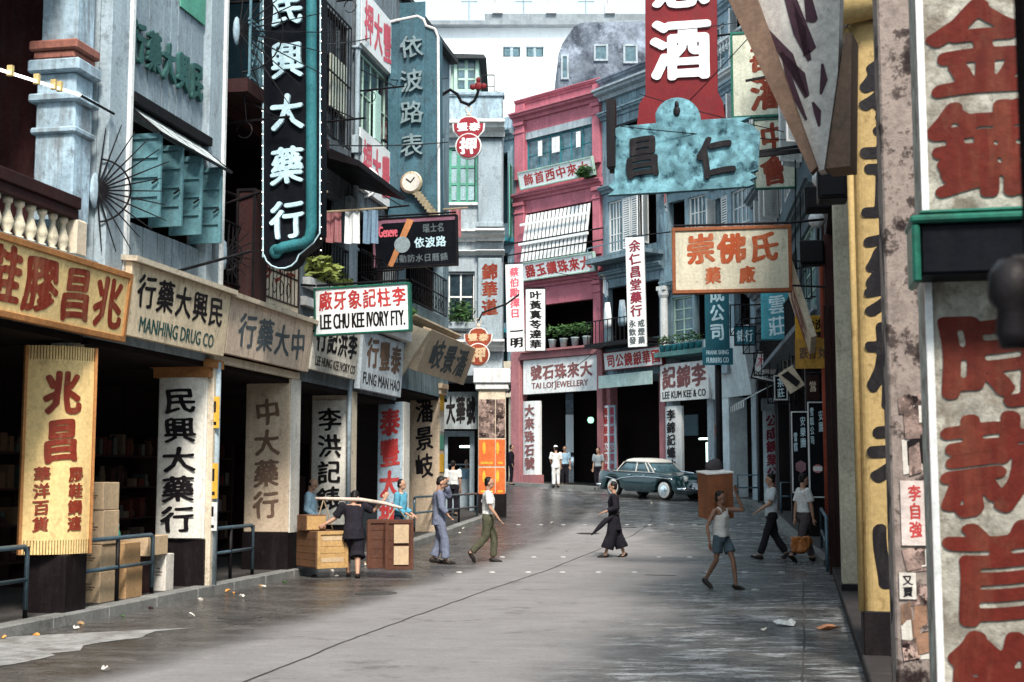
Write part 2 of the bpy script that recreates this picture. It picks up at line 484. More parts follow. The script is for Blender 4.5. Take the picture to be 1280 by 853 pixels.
def latin(b, s, x0, x1, z0, z1, y, bold=0.02):
    vs_, fs = glyph(s, 0.0)
    a, c = min(v[0] for v in vs_), max(v[0] for v in vs_); d, e = min(v[1] for v in vs_), max(v[1] for v in vs_)
    o = (z1 - z0) * .035
    for i, dx in enumerate((-o, 0, o)):
        b.add([(x0 + dx + (v[0] - a) / (c - a) * (x1 - x0), y - i * .0004, z0 + (v[1] - d) / (e - d) * (z1 - z0)) for v in vs_], fs)
    return b

def text_rows(t, rows, x0, x1, z0, z1, y, bold=0.032, parent=None):
    """rows: (text, u0, u1, v0, v1, material, kind) with kind h / v / l (Latin) / r (raised, one part per character) / R (raised vertical)"""
    by = {}
    for (s, u0, u1, v0, v1, m, kind) in rows:
        X0, X1, Z0, Z1 = x0 + (x1 - x0) * u0, x0 + (x1 - x0) * u1, z0 + (z1 - z0) * v0, z0 + (z1 - z0) * v1
        if kind in 'rR':
            n = len(s)
            for i, ch in enumerate(s):
                if ch == ' ': continue
                bb = B()
                if kind == 'r':
                    W = (X1 - X0) / n; put(bb, ch, X0 + W * (i + .5), (Z0 + Z1) / 2, W * .94, (Z1 - Z0) * .94, y, 0.035, bold)
                else:
                    H = (Z1 - Z0) / n; put(bb, ch, (X0 + X1) / 2, Z1 - H * (i + .5), (X1 - X0) * .94, H * .94, y, 0.035, bold)
                t.part('character', bb, m, parent)
        else:
            bb = by.setdefault(m.name, (B(), m))[0]
            if kind == 'l': latin(bb, s, X0, X1, Z0, Z1, y)
            else: chars(bb, s, X0, X1, Z0, Z1, y, kind == 'v', bold=bold)
    for bb, m in by.values():
        t.part('lettering', bb, m, parent)

def sign(label, fr, r, o, board, rows, frame=None, fw=0.05, th=0.08, tilt=0, roll=0, cat='sign', name='signboard', group=None, extra=None, bold=0.032):
    """a rectangular board; r = (x0, x1, z0, z1) in the frame, o = how far it stands out"""
    x0, x1, z0, z1 = r
    t = T(name, label, cat, fr, (x0 + x1) / 2, -o, z0, group, tilt, roll)
    t.part('board', B().box(x0, x1, -o - th / 2, -o + th / 2, z0, z1), board, bevel=0.006)
    if frame: t.part('frame', B().frame(x0 - 0.01, x1 + 0.01, z0 - 0.01, z1 + 0.01, fw, -o - th / 2 - 0.025, -o + th / 2 + 0.015), frame, bevel=0.006)
    text_rows(t, rows, x0, x1, z0, z1, -o - th / 2 - 0.005, bold)
    if extra: extra(t)
    return t

# ---------------------------------------------------------------- facades
def wall_grid(b, x0, x1, z0, z1, y, op, t=0.25):
    """front face with openings cut through, and the reveals"""
    xs = sorted({x0, x1, *[v for q in op for v in q[:2]]}); zs = sorted({z0, z1, *[v for q in op for v in q[2:4]]})
    xs = [v for v in xs if x0 - 1e-6 <= v <= x1 + 1e-6]; zs = [v for v in zs if z0 - 1e-6 <= v <= z1 + 1e-6]
    def hole(i, j):
        if i < 0 or j < 0 or i >= len(xs) - 1 or j >= len(zs) - 1: return False
        cx, cz = (xs[i] + xs[i + 1]) / 2, (zs[j] + zs[j + 1]) / 2
        return any(q[0] < cx < q[1] and q[2] < cz < q[3] for q in op)
    for i in range(len(xs) - 1):
        for j in range(len(zs) - 1):
            a, c, d, e = xs[i], xs[i + 1], zs[j], zs[j + 1]
            if not hole(i, j):
                b.add([(a, y, d), (c, y, d), (c, y, e), (a, y, e)], [(0, 1, 2, 3)])
                if hole(i + 1, j): b.add([(c, y, d), (c, y + t, d), (c, y + t, e), (c, y, e)], [(0, 1, 2, 3)])
                if hole(i - 1, j): b.add([(a, y, d), (a, y, e), (a, y + t, e), (a, y + t, d)], [(0, 1, 2, 3)])
                if hole(i, j + 1): b.add([(a, y, e), (c, y, e), (c, y + t, e), (a, y + t, e)], [(0, 1, 2, 3)])
                if hole(i, j - 1): b.add([(a, y, d), (a, y + t, d), (c, y + t, d), (c, y, d)], [(0, 1, 2, 3)])

def house_shell(t, x0, x1, z0, z1, op, m, depth=7.0, y=0.0, gap=0.006):
    """upper floors: street wall with openings, party walls, roof, underside"""
    b = B(); x0 += gap; x1 -= gap
    wall_grid(b, x0, x1, z0, z1, y, op)
    D = y + depth
    b.add([(x0, y, z0), (x0, y, z1), (x0, D, z1), (x0, D, z0)], [(0, 1, 2, 3)])
    b.add([(x1, y, z0), (x1, D, z0), (x1, D, z1), (x1, y, z1)], [(0, 1, 2, 3)])
    b.add([(x0, D, z0), (x0, D, z1), (x1, D, z1), (x1, D, z0)], [(0, 1, 2, 3)])
    b.add([(x0, y, z1), (x1, y, z1), (x1, D, z1), (x0, D, z1)], [(0, 1, 2, 3)])
    b.add([(x0, y, z0), (x0, D, z0), (x1, D, z0), (x1, y, z0)], [(0, 1, 2, 3)])
    t.part('wall', b, m)

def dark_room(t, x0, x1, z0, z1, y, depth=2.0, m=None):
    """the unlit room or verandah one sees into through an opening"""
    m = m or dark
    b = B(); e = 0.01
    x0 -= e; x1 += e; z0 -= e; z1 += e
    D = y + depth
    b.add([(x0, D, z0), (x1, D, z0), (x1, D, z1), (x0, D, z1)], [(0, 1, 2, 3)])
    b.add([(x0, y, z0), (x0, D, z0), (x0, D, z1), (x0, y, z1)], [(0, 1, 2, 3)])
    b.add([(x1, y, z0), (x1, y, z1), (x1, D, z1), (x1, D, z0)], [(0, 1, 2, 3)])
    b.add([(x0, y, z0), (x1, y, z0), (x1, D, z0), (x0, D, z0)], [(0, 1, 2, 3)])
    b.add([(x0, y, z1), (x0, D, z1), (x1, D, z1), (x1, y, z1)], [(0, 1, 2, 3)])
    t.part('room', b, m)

def window(t, x0, x1, z0, z1, y, fm, nx=2, nz=3, glass=None, fw=0.05, bw=0.03, shut=0, sm=None, sill=None):
    """a window in an opening: frame with glazing bars, panes as sub-parts, optional open shutters"""
    glass = glass or glassd
    f = B().frame(x0, x1, z0, z1, fw, y + 0.05, y + 0.12)
    W, H = (x1 - x0 - 2 * fw) / nx, (z1 - z0 - 2 * fw) / nz
    for i in range(1, nx):
        w = bw * (1.6 if nx % 2 == 0 and i == nx // 2 else 1)
        f.box(x0 + fw + W * i - w / 2, x0 + fw + W * i + w / 2, y + 0.06, y + 0.11, z0 + fw, z1 - fw)
    for j in range(1, nz):
        for i in range(nx):
            f.box(x0 + fw + W * i + bw / 2, x0 + fw + W * (i + 1) - bw / 2, y + 0.065, y + 0.105, z0 + fw + H * j - bw / 2, z0 + fw + H * j + bw / 2)
    w = t.part('window', f, fm)
    px = B()
    for i in range(nx):
        for j in range(nz):
            a, c = x0 + fw + W * i + bw / 2, x0 + fw + W * (i + 1) - bw / 2; d, e = z0 + fw + H * j + bw / 2, z0 + fw + H * (j + 1) - bw / 2
            yy = y + 0.085 + rnd.uniform(-.006, .006)
            px = B().add([(a, yy, d), (c, yy + rnd.uniform(-.004, .004), d), (c, yy, e), (a, yy + rnd.uniform(-.004, .004), e)], [(0, 1, 2, 3)])
            t.part('pane', px, glass, w)
    if sill: t.part('sill', B().box(x0 - 0.08, x1 + 0.08, y - 0.1, y + 0.05, z0 - 0.08, z0 - 0.004), sill, w)
    return w

def shutter(t, hx, y, z0, z1, w, ang, m, n=0, slats=True, parent=None):
    """one louvred leaf hinged at (hx, y), swung by ang (0 = along +x in the wall)"""
    ca, sa = math.cos(ang), math.sin(ang)
    b = B()
    def P(u, v, z): return (hx + u * ca + v * sa, y - u * sa + v * ca, z)
    def bx(u0, u1, v0, v1, a, c):
        b.add([P(u0, v0, a), P(u1, v0, a), P(u1, v1, a), P(u0, v1, a), P(u0, v0, c), P(u1, v0, c), P(u1, v1, c), P(u0, v1, c)],
              [(0, 3, 2, 1), (4, 5, 6, 7), (0, 1, 5, 4), (1, 2, 6, 5), (2, 3, 7, 6), (3, 0, 4, 7)])
    s = 0.04
    bx(0, s, 0, .04, z0, z1); bx(w - s, w, 0, .04, z0, z1); bx(s, w - s, 0, .04, z0, z0 + s); bx(s, w - s, 0, .04, z1 - s, z1)
    k = n or max(3, int((z1 - z0) / 0.09))
    H = (z1 - z0 - 2 * s) / k
    for i in range(k):
        a = z0 + s + H * i
        if slats:
            b.add([P(s, 0.0, a + H * .1), P(w - s, 0.0, a + H * .1), P(w - s, .035, a + H * .95), P(s, .035, a + H * .95)], [(0, 1, 2, 3)])
        else:
            bx(s, w - s, .014, .026, a, a + H - .03)
            bx(s, w - s, -.012, .052, a + H - .03, a + H)
    return t.part('shutter', b, m, parent)

def cornice(t, x0, x1, z, m, out=0.25, h=0.3, y=0.0, name='cornice', ends=0.0):
    pr = [(y + .004, z), (y - out * .25, z), (y - out * .35, z + h * .35), (y - out * .75, z + h * .5), (y - out * .8, z + h * .75), (y - out, z + h * .8), (y - out, z + h), (y + .004, z + h)]
    t.part(name, B().prismx(pr, x0 - ends, x1 + ends), m)

def baluster(b, x, y, z0, z1, r=0.06, n=8):
    H = z1 - z0
    b.lathe(x, y, [(r * .8, z0), (r * .8, z0 + H * .06), (r * .45, z0 + H * .1), (r * .95, z0 + H * .28), (r * 1.0, z0 + H * .38), (r * .42, z0 + H * .68), (r * .4, z0 + H * .82), (r * .7, z0 + H * .88), (r * .75, z1)], n)
slatew = mat('dirty slate stucco', (0.20, 0.24, 0.27), grime=0.9, var=0.3, thr=(0.42, 0.62))
# ---------------------------------------------------------------- the ground, road, pavements
def sheet(xs, ys, dz, inside=None):
    b = B(); n = len(xs)
    for y in ys:
        for x in xs: b.v.append((x, y, gz(x, y) + dz))
    for j in range(len(ys) - 1):
        for i in range(n - 1):
            b.f.append((j * n + i, j * n + i + 1, (j + 1) * n + i + 1, (j + 1) * n + i))
    return b
frange = lambda a, b, s: [a + s * i for i in range(int((b - a) / s) + 1)]
ys_ = frange(-20, 15, 5) + frange(16, 70, 1.5) + frange(75, 400, 25)
structure('ground', sheet([-300, -100, -40, -20, 0, 20, 40, 100, 300], ys_, -0.05), pavem)

def road_material():
    m = bpy.data.materials.new('road surface'); m.use_nodes = True
    n, l = m.node_tree.nodes, m.node_tree.links
    b = n['Principled BSDF']
    g = n.new('ShaderNodeNewGeometry')
    sx = n.new('ShaderNodeSeparateXYZ'); l.new(g.outputs['Position'], sx.inputs[0])
    def math_(op, a, c=None, d=None):
        q = n.new('ShaderNodeMath'); q.operation = op
        for i, v in enumerate((a, c, d)):
            if v is None: continue
            if hasattr(v, 'links'): l.new(v, q.inputs[i])
            else: q.inputs[i].default_value = v
        return q.outputs[0]
    def rng(src, a, c, lo=0.0, hi=1.0):
        r = n.new('ShaderNodeMapRange'); r.inputs[1].default_value = a; r.inputs[2].default_value = c
        r.inputs[3].default_value = lo; r.inputs[4].default_value = hi; r.interpolation_type = 'SMOOTHSTEP'
        l.new(src, r.inputs[0]); return r.outputs[0]
    def nz(sc, det, vec, ro=0.6, rot=0.19):
        mp = n.new('ShaderNodeMapping'); mp.inputs['Scale'].default_value = vec; mp.inputs['Rotation'].default_value = (0, 0, rot)
        l.new(g.outputs['Position'], mp.inputs[0])
        t = n.new('ShaderNodeTexNoise'); t.inputs['Scale'].default_value = sc; t.inputs['Detail'].default_value = det; t.inputs['Roughness'].default_value = ro
        l.new(mp.outputs[0], t.inputs['Vector']); return t.outputs[0]
    x, y = sx.outputs[0], sx.outputs[1]
    c = math_('SUBTRACT', x, math_('MULTIPLY', y, 0.2))         # position across the street, kerb at -8
    big = nz(0.35, 4, (1, 1, 1)); mid = nz(0.9, 9, (1, 1.3, 1), 0.75); st = nz(1.5, 10, (0.8, 1.5, 1), 0.8); fine = nz(55, 4, (1, 1, 1), 0.7)
    speck = nz(14, 6, (1, 1, 1), 0.75)
    off = math_('MULTIPLY', math_('SUBTRACT', big, 0.5), 2.6)
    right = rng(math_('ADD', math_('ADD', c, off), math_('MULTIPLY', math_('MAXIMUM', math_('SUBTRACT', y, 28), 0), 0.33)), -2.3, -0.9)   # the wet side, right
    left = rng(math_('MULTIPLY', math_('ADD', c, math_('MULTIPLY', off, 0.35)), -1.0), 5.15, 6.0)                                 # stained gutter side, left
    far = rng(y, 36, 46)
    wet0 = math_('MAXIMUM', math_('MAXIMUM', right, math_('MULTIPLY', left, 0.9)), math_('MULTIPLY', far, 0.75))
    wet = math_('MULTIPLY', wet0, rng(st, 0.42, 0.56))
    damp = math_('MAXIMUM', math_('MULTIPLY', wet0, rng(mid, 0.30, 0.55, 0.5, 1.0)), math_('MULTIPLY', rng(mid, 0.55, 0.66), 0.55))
    def mix(f, a, d):
        q = n.new('ShaderNodeMix'); q.data_type = 'RGBA'
        for s, v in ((0, f), (6, a), (7, d)):
            if hasattr(v, 'links'): l.new(v, q.inputs[s])
            else: q.inputs[s].default_value = (*v, 1)
        return q.outputs[2]
    dry = mix(rng(st, 0.3, 0.7), (0.205, 0.192, 0.190), (0.285, 0.270, 0.268))
    grain = nz(38, 5, (1, 1, 1), 0.8)
    dry = mix(math_('MULTIPLY', rng(grain, 0.52, 0.62), 0.45), dry, (0.13, 0.12, 0.115))
    dry = mix(math_('MULTIPLY', rng(speck, 0.5, 0.72), 0.5), dry, (0.12, 0.11, 0.10))
    asp = mix(rng(speck, 0.35, 0.65), (0.024, 0.020, 0.018), (0.075, 0.067, 0.058))
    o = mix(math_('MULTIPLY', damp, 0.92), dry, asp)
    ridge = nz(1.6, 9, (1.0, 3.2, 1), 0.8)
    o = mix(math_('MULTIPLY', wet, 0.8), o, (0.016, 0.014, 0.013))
    pale = math_('MULTIPLY', math_('MULTIPLY', right, rng(ridge, 0.49, 0.56)), rng(mid, 0.42, 0.56, 0.1, 1.0))  # light streaks: glare of the wet surface painted into the colour
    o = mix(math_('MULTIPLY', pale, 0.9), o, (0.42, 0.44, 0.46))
    l.new(o, b.inputs['Base Color'])
    l.new(math_('SUBTRACT', 0.78, math_('MULTIPLY', wet, rng(speck, 0.3, 0.7, 0.66, 0.46))), b.inputs['Roughness'])
    b.inputs['Specular IOR Level'].default_value = 0.6
    l.new(math_('MULTIPLY', wet0, rng(speck, 0.35, 0.6, 0.3, 1.0)), b.inputs['Coat Weight']); b.inputs['Coat Roughness'].default_value = 0.16
    hgt = math_('ADD', math_('MULTIPLY', speck, 0.5), math_('ADD', math_('MULTIPLY', ridge, 1.3), math_('MULTIPLY', fine, 0.3)))
    bp = n.new('ShaderNodeBump'); bp.inputs['Strength'].default_value = 0.8; bp.inputs['Distance'].default_value = 0.05
    l.new(hgt, bp.inputs['Height']); l.new(bp.outputs[0], b.inputs['Normal'])
    bp2 = n.new('ShaderNodeBump'); bp2.inputs['Strength'].default_value = 0.5; bp2.inputs['Distance'].default_value = 0.03
    l.new(math_('ADD', math_('MULTIPLY', ridge, 1.0), math_('MULTIPLY', speck, .3)), bp2.inputs['Height']); l.new(bp2.outputs[0], b.inputs['Coat Normal'])
    return m
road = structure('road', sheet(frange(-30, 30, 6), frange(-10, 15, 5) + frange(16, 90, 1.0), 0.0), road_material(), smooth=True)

# joints of the concrete carriageway
def strip(pts, w, dz):
    b = B()
    P = [Vector(p) for p in pts]
    for i, p in enumerate(P):
        d = (P[min(i + 1, len(P) - 1)] - P[max(i - 1, 0)]); d.z = 0; d.normalize(); q = Vector((-d.y, d.x, 0)) * w / 2
        for s in (1, -1): b.v.append((p.x + q.x * s, p.y + q.y * s, gz(p.x + q.x * s, p.y) + dz))
    for i in range(len(P) - 1): b.f.append((2 * i, 2 * i + 1, 2 * i + 3, 2 * i + 2))
    return b
def gline(pp, k=40, jit=0.012):
    out = []
    for i in range(len(pp) - 1):
        for j in range(k):
            t = j / k; p = ground(pp[i][0] + (pp[i + 1][0] - pp[i][0]) * t, pp[i][1] + (pp[i + 1][1] - pp[i][1]) * t)
            out.append(p + Vector((rnd.uniform(-jit, jit), rnd.uniform(-jit, jit), 0)))
    return out
jm = mat('tarred joint', (0.055, 0.05, 0.048), grime=0.3, var=0.4)
for pp, w in (([(270, 868), (430, 803), (520, 770), (610, 738), (682, 714), (742, 690), (790, 670), (812, 655), (817, 648), (812, 643)], 0.028),
          ([(1004, 860), (1005, 780), (1004, 722)], 0.02),
          ([(806, 719), (848, 720)], 0.10), ([(770, 659), (798, 660)], 0.16)):
    j = link_mesh('joint', strip(gline(pp, 14), w, 0.004), jm, road)
wm = strip([], 0, 0)
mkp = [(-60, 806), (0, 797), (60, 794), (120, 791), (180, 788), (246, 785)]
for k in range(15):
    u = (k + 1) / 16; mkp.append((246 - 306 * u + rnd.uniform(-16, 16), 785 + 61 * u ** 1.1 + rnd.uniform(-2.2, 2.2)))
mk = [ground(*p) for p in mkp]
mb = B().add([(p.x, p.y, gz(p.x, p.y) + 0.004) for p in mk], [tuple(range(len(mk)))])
link_mesh('reflection_patch', mb, glarem, road)  # thin pale sheet standing in for a bright reflection on the road
for a in (0, 1):
    mk = [ground(*p) for p in (((20, 830), (130, 812), (205, 797), (225, 797), (150, 815), (40, 838)), ((300, 712 + 30), (385, 716), (430, 712), (560, 697), (700, 690), (560, 703), (430, 722)))[a]]
# crossing studs
st_me = None
for row, xs in ((656.5, (648, 676, 704, 731, 756, 784, 812, 840, 868, 896, 924, 954)), (697, (628, 667, 704, 824, 862, 900)), (716, (574, 615, 660, 703, 748, 793, 885, 931, 977)), (738, (944,))):
    for px in xs:
        p = ground(px, row)
        if st_me is None:
            b = B().lathe(0, 0, [(0.062, 0.0), (0.058, 0.010), (0.04, 0.018), (0.012, 0.02)], 10)
            o = link_mesh('stud', b, mat('worn stud metal', (.5, .5, .48), rough=.35, grime=.5, scale=9), road, smooth=True); st_me = o.data
        else:
            o = bpy.data.objects.new('stud', st_me); ADD(o); o.parent = road
        o.location = p
# ridged stone drain covers by the right kerb
gm_ = mat('worn setts', (0.15, 0.15, 0.15), grime=0.4, rough=0.35, var=0.3)
for px, py in ((1008, 672), (1012, 689), (1018, 706), (1010, 681)):
    p = ground(px, py)
    for k in range(9):
        b = B().box(-0.03, 0.03, -0.12, 0.12, 0, 0.03)
        o = link_mesh('sett', b, gm_, road); o.location = (p.x - 0.5 + k * 0.1, p.y - k * .02, gz(p.x, p.y)); o.rotation_euler = (0, 0, -0.2)

# pavements: strips behind the kerb lines
def path_strip(pts, w, h, side, step=1.0):
    """raised strip of width w to one side of a polyline"""
    P = []
    for i in range(len(pts) - 1):
        a, c = Vector(pts[i]), Vector(pts[i + 1]); k = max(1, int((c - a).length / step))
        P += [a + (c - a) * (j / k) for j in range(k)]
    P.append(Vector(pts[-1]))
    b = B()
    for i, p in enumerate(P):
        d = (P[min(i + 1, len(P) - 1)] - P[max(i - 1, 0)]).normalized(); q = Vector((-d.y, d.x)) * side
        e = p + q * w
        for s, hh in ((p, -0.1), (p, h), (e, h), (e, -0.1)):
            b.v.append((s.x, s.y, gz(p.x, p.y) + hh))
    for i in range(len(P) - 1):
        for k in range(3): b.f.append((4 * i + k, 4 * i + k + 1, 4 * i + k + 5, 4 * i + k + 4))
    b.f.append((0, 1, 2, 3)); b.f.append(tuple(4 * (len(P) - 1) + k for k in (3, 2, 1, 0)))
    return b, P
lk = [tuple(LF.W(s, -0.1, 0).xy) for s in (-6, 10, 20, 30, 39.3)] + [(-0.35, 40.6), (-1.0, 42.2), (-3.2, 46.0), (-9, 52.5)]
rk_off = 0.35
fk = []
for i, p in enumerate(FP):
    q = Vector(p)
    a = Vector(FP[max(i - 1, 0)]); c = Vector(FP[min(i + 1, len(FP) - 1)]); d = (c - a).normalized(); fk.append(tuple(q + Vector((d.y, -d.x)) * rk_off))
rk = fk + [tuple(RN.W(-s, -0.01, 0).xy) for s in (24, 18, 12, 6, 0, -6)]
KERBP = []
for nm, pts, side in (('left_pavement', lk, 1), ('right_pavement', rk, 1)):
    b, P = path_strip([Vector(p) + Vector((0, 0)) for p in pts], 0.26, 0.10, side)
    inner = path_strip(pts, 4.5, 0.115, side)[0]
    o = structure(nm, inner, pavem)
    # kerb stones one by one
    b, P = path_strip(pts, 0.2, 0.1, side, 1.15)
    for i in range(len(P) - 1):
        p, q = P[i], P[i + 1]; d = (q - p); L_ = d.length; d.normalize(); nn = Vector((-d.y, d.x)) * side
        if p.y < 3: continue
        z0 = gz(p.x, p.y); z1 = gz(q.x, q.y); g = 0.008; j = rnd.uniform(-.006, .006)
        a = p + d * g - nn * 0.02; c = q - d * g - nn * 0.02; a2 = a + nn * 0.24; c2 = c + nn * 0.24; h = 0.125 + j
        bb = B().add([(a.x, a.y, z0 - .1), (c.x, c.y, z1 - .1), (c2.x, c2.y, z1 - .1), (a2.x, a2.y, z0 - .1), (a.x, a.y, z0 + h), (c.x, c.y, z1 + h), (c2.x, c2.y, z1 + h), (a2.x, a2.y, z0 + h)],
                   [(0, 3, 2, 1), (4, 5, 6, 7), (0, 1, 5, 4), (1, 2, 6, 5), (2, 3, 7, 6), (3, 0, 4, 7)])
        link_mesh('kerb_stone', bb, kerbm if nm == 'left_pavement' or p.y > 25 else mat('dark kerb', (.035, .03, .03), grime=.4), o, bevel=0.012)  # right-hand stones near the camera get a darker colour

# ---------------------------------------------------------------- the left-hand row
LS = Fr(LF.W(.3, 0, 0).x, LF.W(.3, 0, 0).y, 0.1905, 0.9817)
def lface(px): return 13200 / (960 - px) / 0.9817
def pillar(t, s0, ds, w, z1, dado, wm_, dm, text, tm, tz, bold=0.034, board=None, capital=None, cw=None, side=None):
    """arcade pillar whose lettered face looks down the street"""
    p0 = LF.W(s0, 0, 0); pf = sd_(p0.x, p0.y); t.alt = pf
    zb = gz(p0.x, p0.y) - 0.05
    pl = t.part('pillar', B().box(-w, 0, 0, ds, dado, z1), wm_, bevel=0.015)
    t.part('dado', B().box(-w - .012, .012, -0.012, ds + .012, zb, dado), dm, pl)
    if board:
        # gently bowed board fixed on the face
        n = 8; pts = [(-w * .96 + (w * .92) * i / n, -0.02 - 0.05 * math.sin(PI * i / n)) for i in range(n + 1)]
        t.part('bowed_board', B().slab(pts + [(-w * .04, .001), (-w * .96, .001)], dado + .02, tz[1] + .12), board, pl, smooth=False)
    y = -0.075 if board else -0.008
    if capital:
        t.part('capital', B().box(-w - .06, .06, -.06, ds + .02, z1 - .28, z1 - .14).box(-w - .1, .1, -.1, ds + .03, z1 - .14, z1 - .02), capital, pl)
    b = B(); cw = cw or w * .62
    chars(b, text, -w / 2 - cw / 2, -w / 2 + cw / 2, tz[0], tz[1], y, True, bold=bold, fill=.92)
    t.part('lettering', b, tm, pl)
    t.alt = None
    return pl, pf

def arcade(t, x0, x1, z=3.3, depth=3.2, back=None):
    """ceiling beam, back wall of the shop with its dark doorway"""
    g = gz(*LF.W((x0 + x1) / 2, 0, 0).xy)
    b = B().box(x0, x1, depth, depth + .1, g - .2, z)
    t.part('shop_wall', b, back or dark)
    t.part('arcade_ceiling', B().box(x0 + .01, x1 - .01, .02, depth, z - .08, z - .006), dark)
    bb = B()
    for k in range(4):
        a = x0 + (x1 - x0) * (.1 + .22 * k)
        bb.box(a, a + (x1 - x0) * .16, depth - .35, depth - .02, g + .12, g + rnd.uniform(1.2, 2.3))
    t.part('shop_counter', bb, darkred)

# house 1: balcony with balusters and a stained column
h1 = T('shophouse', 'dark red verandah house with balustraded balcony and stained blue white column, at left edge', 'building', LS, 12, 0, 0)
house_shell(h1, 5, 15.42, 7.9, 13, [], maroon)
dark_room(h1, 5, 15.4, 4.15, 7.9, 0.7, 2.4, maroon)
arcade(h1, 5, 15.4)
h1.part('balcony_floor', B().box(5, 15.42, -.12, 3.2, 4.0, 4.18).box(5, 15.42, .05, .3, 3.25, 4.0), bluew)
h1.part('arcade_beam', B().box(5, 15.42, .3, 3.2, 3.9, 4.0), dark)
rail = h1.part('balustrade', B().box(5, 15.0, -.12, .14, 4.72, 4.86).box(5, 15.0, -.09, .1, 4.60, 4.72), darkred, bevel=0.01)
for i in range(26):
    b = B(); baluster(b, 14.82 - i * 0.225, 0, 4.19, 4.6, 0.075)
    h1.part('baluster', b, mat('ivory baluster', (0.62, 0.56, 0.42), grime=0.5), rail, smooth=True)
h1.part('pedestal', B().box(14.93, 15.2, -.1, .18, 4.18, 4.62), cream, bevel=.03)
c = B().box(14.95, 15.36, -.02, .48, 4.6, 6.35)
c.box(14.9, 15.38, -.06, .52, 5.62, 5.70).box(14.88, 15.40, -.09, .55, 6.0, 6.1).box(14.86, 15.41, -.1, .56, 6.35, 6.5)
h1.part('column', c, bluep, bevel=.02)
h1.part('upper_shaft', B().box(15.0, 15.36, 0, .46, 6.72, 8.2), bluep)
h1.part('capital', B().box(14.88, 15.38, -.03, .5, 6.5, 6.6).box(14.84, 15.4, -.08, .54, 6.6, 6.72), mat('brick red render', (.3, .12, .09), grime=.6), bevel=.02)
for k in range(6):
    h1.part('panel', B().box(8.4 + k * 1.05, 9.2 + k * 1.05, 3.05, 3.09, 4.4, 6.6), darkred)
p0 = LF.W(15.42, 0, 0); h1.alt = sd_(p0.x, p0.y)
pl = h1.part('pillar', B().box(-.40, -.12, .22, .48, .7, 3.9), cream)
h1.part('dado', B().box(-.48, .0, 0, .5, -.1, .78), blackd, pl, bevel=.02)
h1.alt = None
pillar(h1, 10.6, .48, .5, 3.3, .78, cream, blackd, ' ', redp, (1, 2))

# house 2: boarded drug company house
h2 = T('shophouse', 'grey boarded house with raised green characters and open teal shutters above the drug company sign', 'building', LS, 17.2, 0, 0)
sx0, sx1 = 15.5, 18.88
house_shell(h2, sx0, sx1, 3.3, 13, [(16.2, 18.6, 4.85, 6.3)], greyp)
h2.part('batten', B().box(16.0, 18.37, -.004, -.001, 6.42, 9.4).box(16.0, 18.37, -.004, -.001, 4.25, 4.83), iron)  # added dark backing sheet so the gaps between planks read black
dark_room(h2, 16.2, 18.6, 4.85, 6.3, .25, 1.5)
arcade(h2, sx0, sx1)
for a, c in ((15.5, 15.95), (18.35, 18.8)):
    h2.part('post', B().box(a, c, -.16, -.003, 3.5, 12.9), greyp, bevel=.01)
    h2.part('post_edge', B().box(c, c + .07, -.2, -.003, 3.5, 12.9), white)
n = 11; W = (18.35 - 16.02) / n
for i in range(n):
    a = 16.02 + W * i; j = rnd.uniform(0, .012)
    h2.part('plank', B().box(a + .008, a + W - .012, -.05 - j, -.006, 6.42 + .0, 9.4), clad)
    h2.part('plank', B().box(a + .008, a + W - .012, -.05 - j, -.006, 4.25, 4.83), clad)
h2.part('ledge', B().box(16.02, 18.35, -.22, -.0545 - .02, 6.3, 6.42), iron)
for i, ch in enumerate('行藥大興民'):
    b = B(); put(b, ch, 16.28 + .44 * i, 7.15, .38, .56, -.075, .05, .045)
    h2.part('character', b, greenl)
h2.part('green_panel', B().box(17.5, 18.3, -.09, -.07, 8.05, 9.3), greenw)
# awning lights
aw = B(); n = 4
for i in range(n):
    a = 16.15 + .53 * i
    for j in range(2):
        v0, v1 = j / 2, (j + 1) / 2 - .04
        aw.add([(a + .02, -.1 - .42 * v0, 6.28 - .36 * v0), (a + .5, -.1 - .42 * v0, 6.28 - .36 * v0), (a + .5, -.1 - .42 * v1, 6.28 - .36 * v1), (a + .02, -.1 - .42 * v1, 6.28 - .36 * v1)], [(0, 1, 2, 3)])
a_ = h2.part('awning', B().bar((16.1, -.1, 6.26), (16.1, -.54, 5.9), .03).bar((16.12, -.53, 5.9), (18.3, -.53, 5.9), .03).bar((18.32, -.1, 6.26), (18.32, -.54, 5.9), .03), iron)
h2.part('awning_glass', aw, mat('wired white glass', (.55, .6, .6), grime=.4, rough=.3), a_)
for i, s in enumerate((16.28, 16.9, 17.5, 18.15)):
    sh = shutter(h2, s, -.0, 4.88, 5.95, .46, PI / 2, teal, n=4, slats=False)
    h2.part('latch', B().bar((s - .03, -.44, 5.35), (s - .03, -.36, 5.3), .02), iron, sh)
pillar(h2, lface(258), .32, .74, 3.35, .78, creamw, blackd, '民興大藥行', blackl, (.86, 2.95), board=creamw, capital=orange_f, cw=.56)

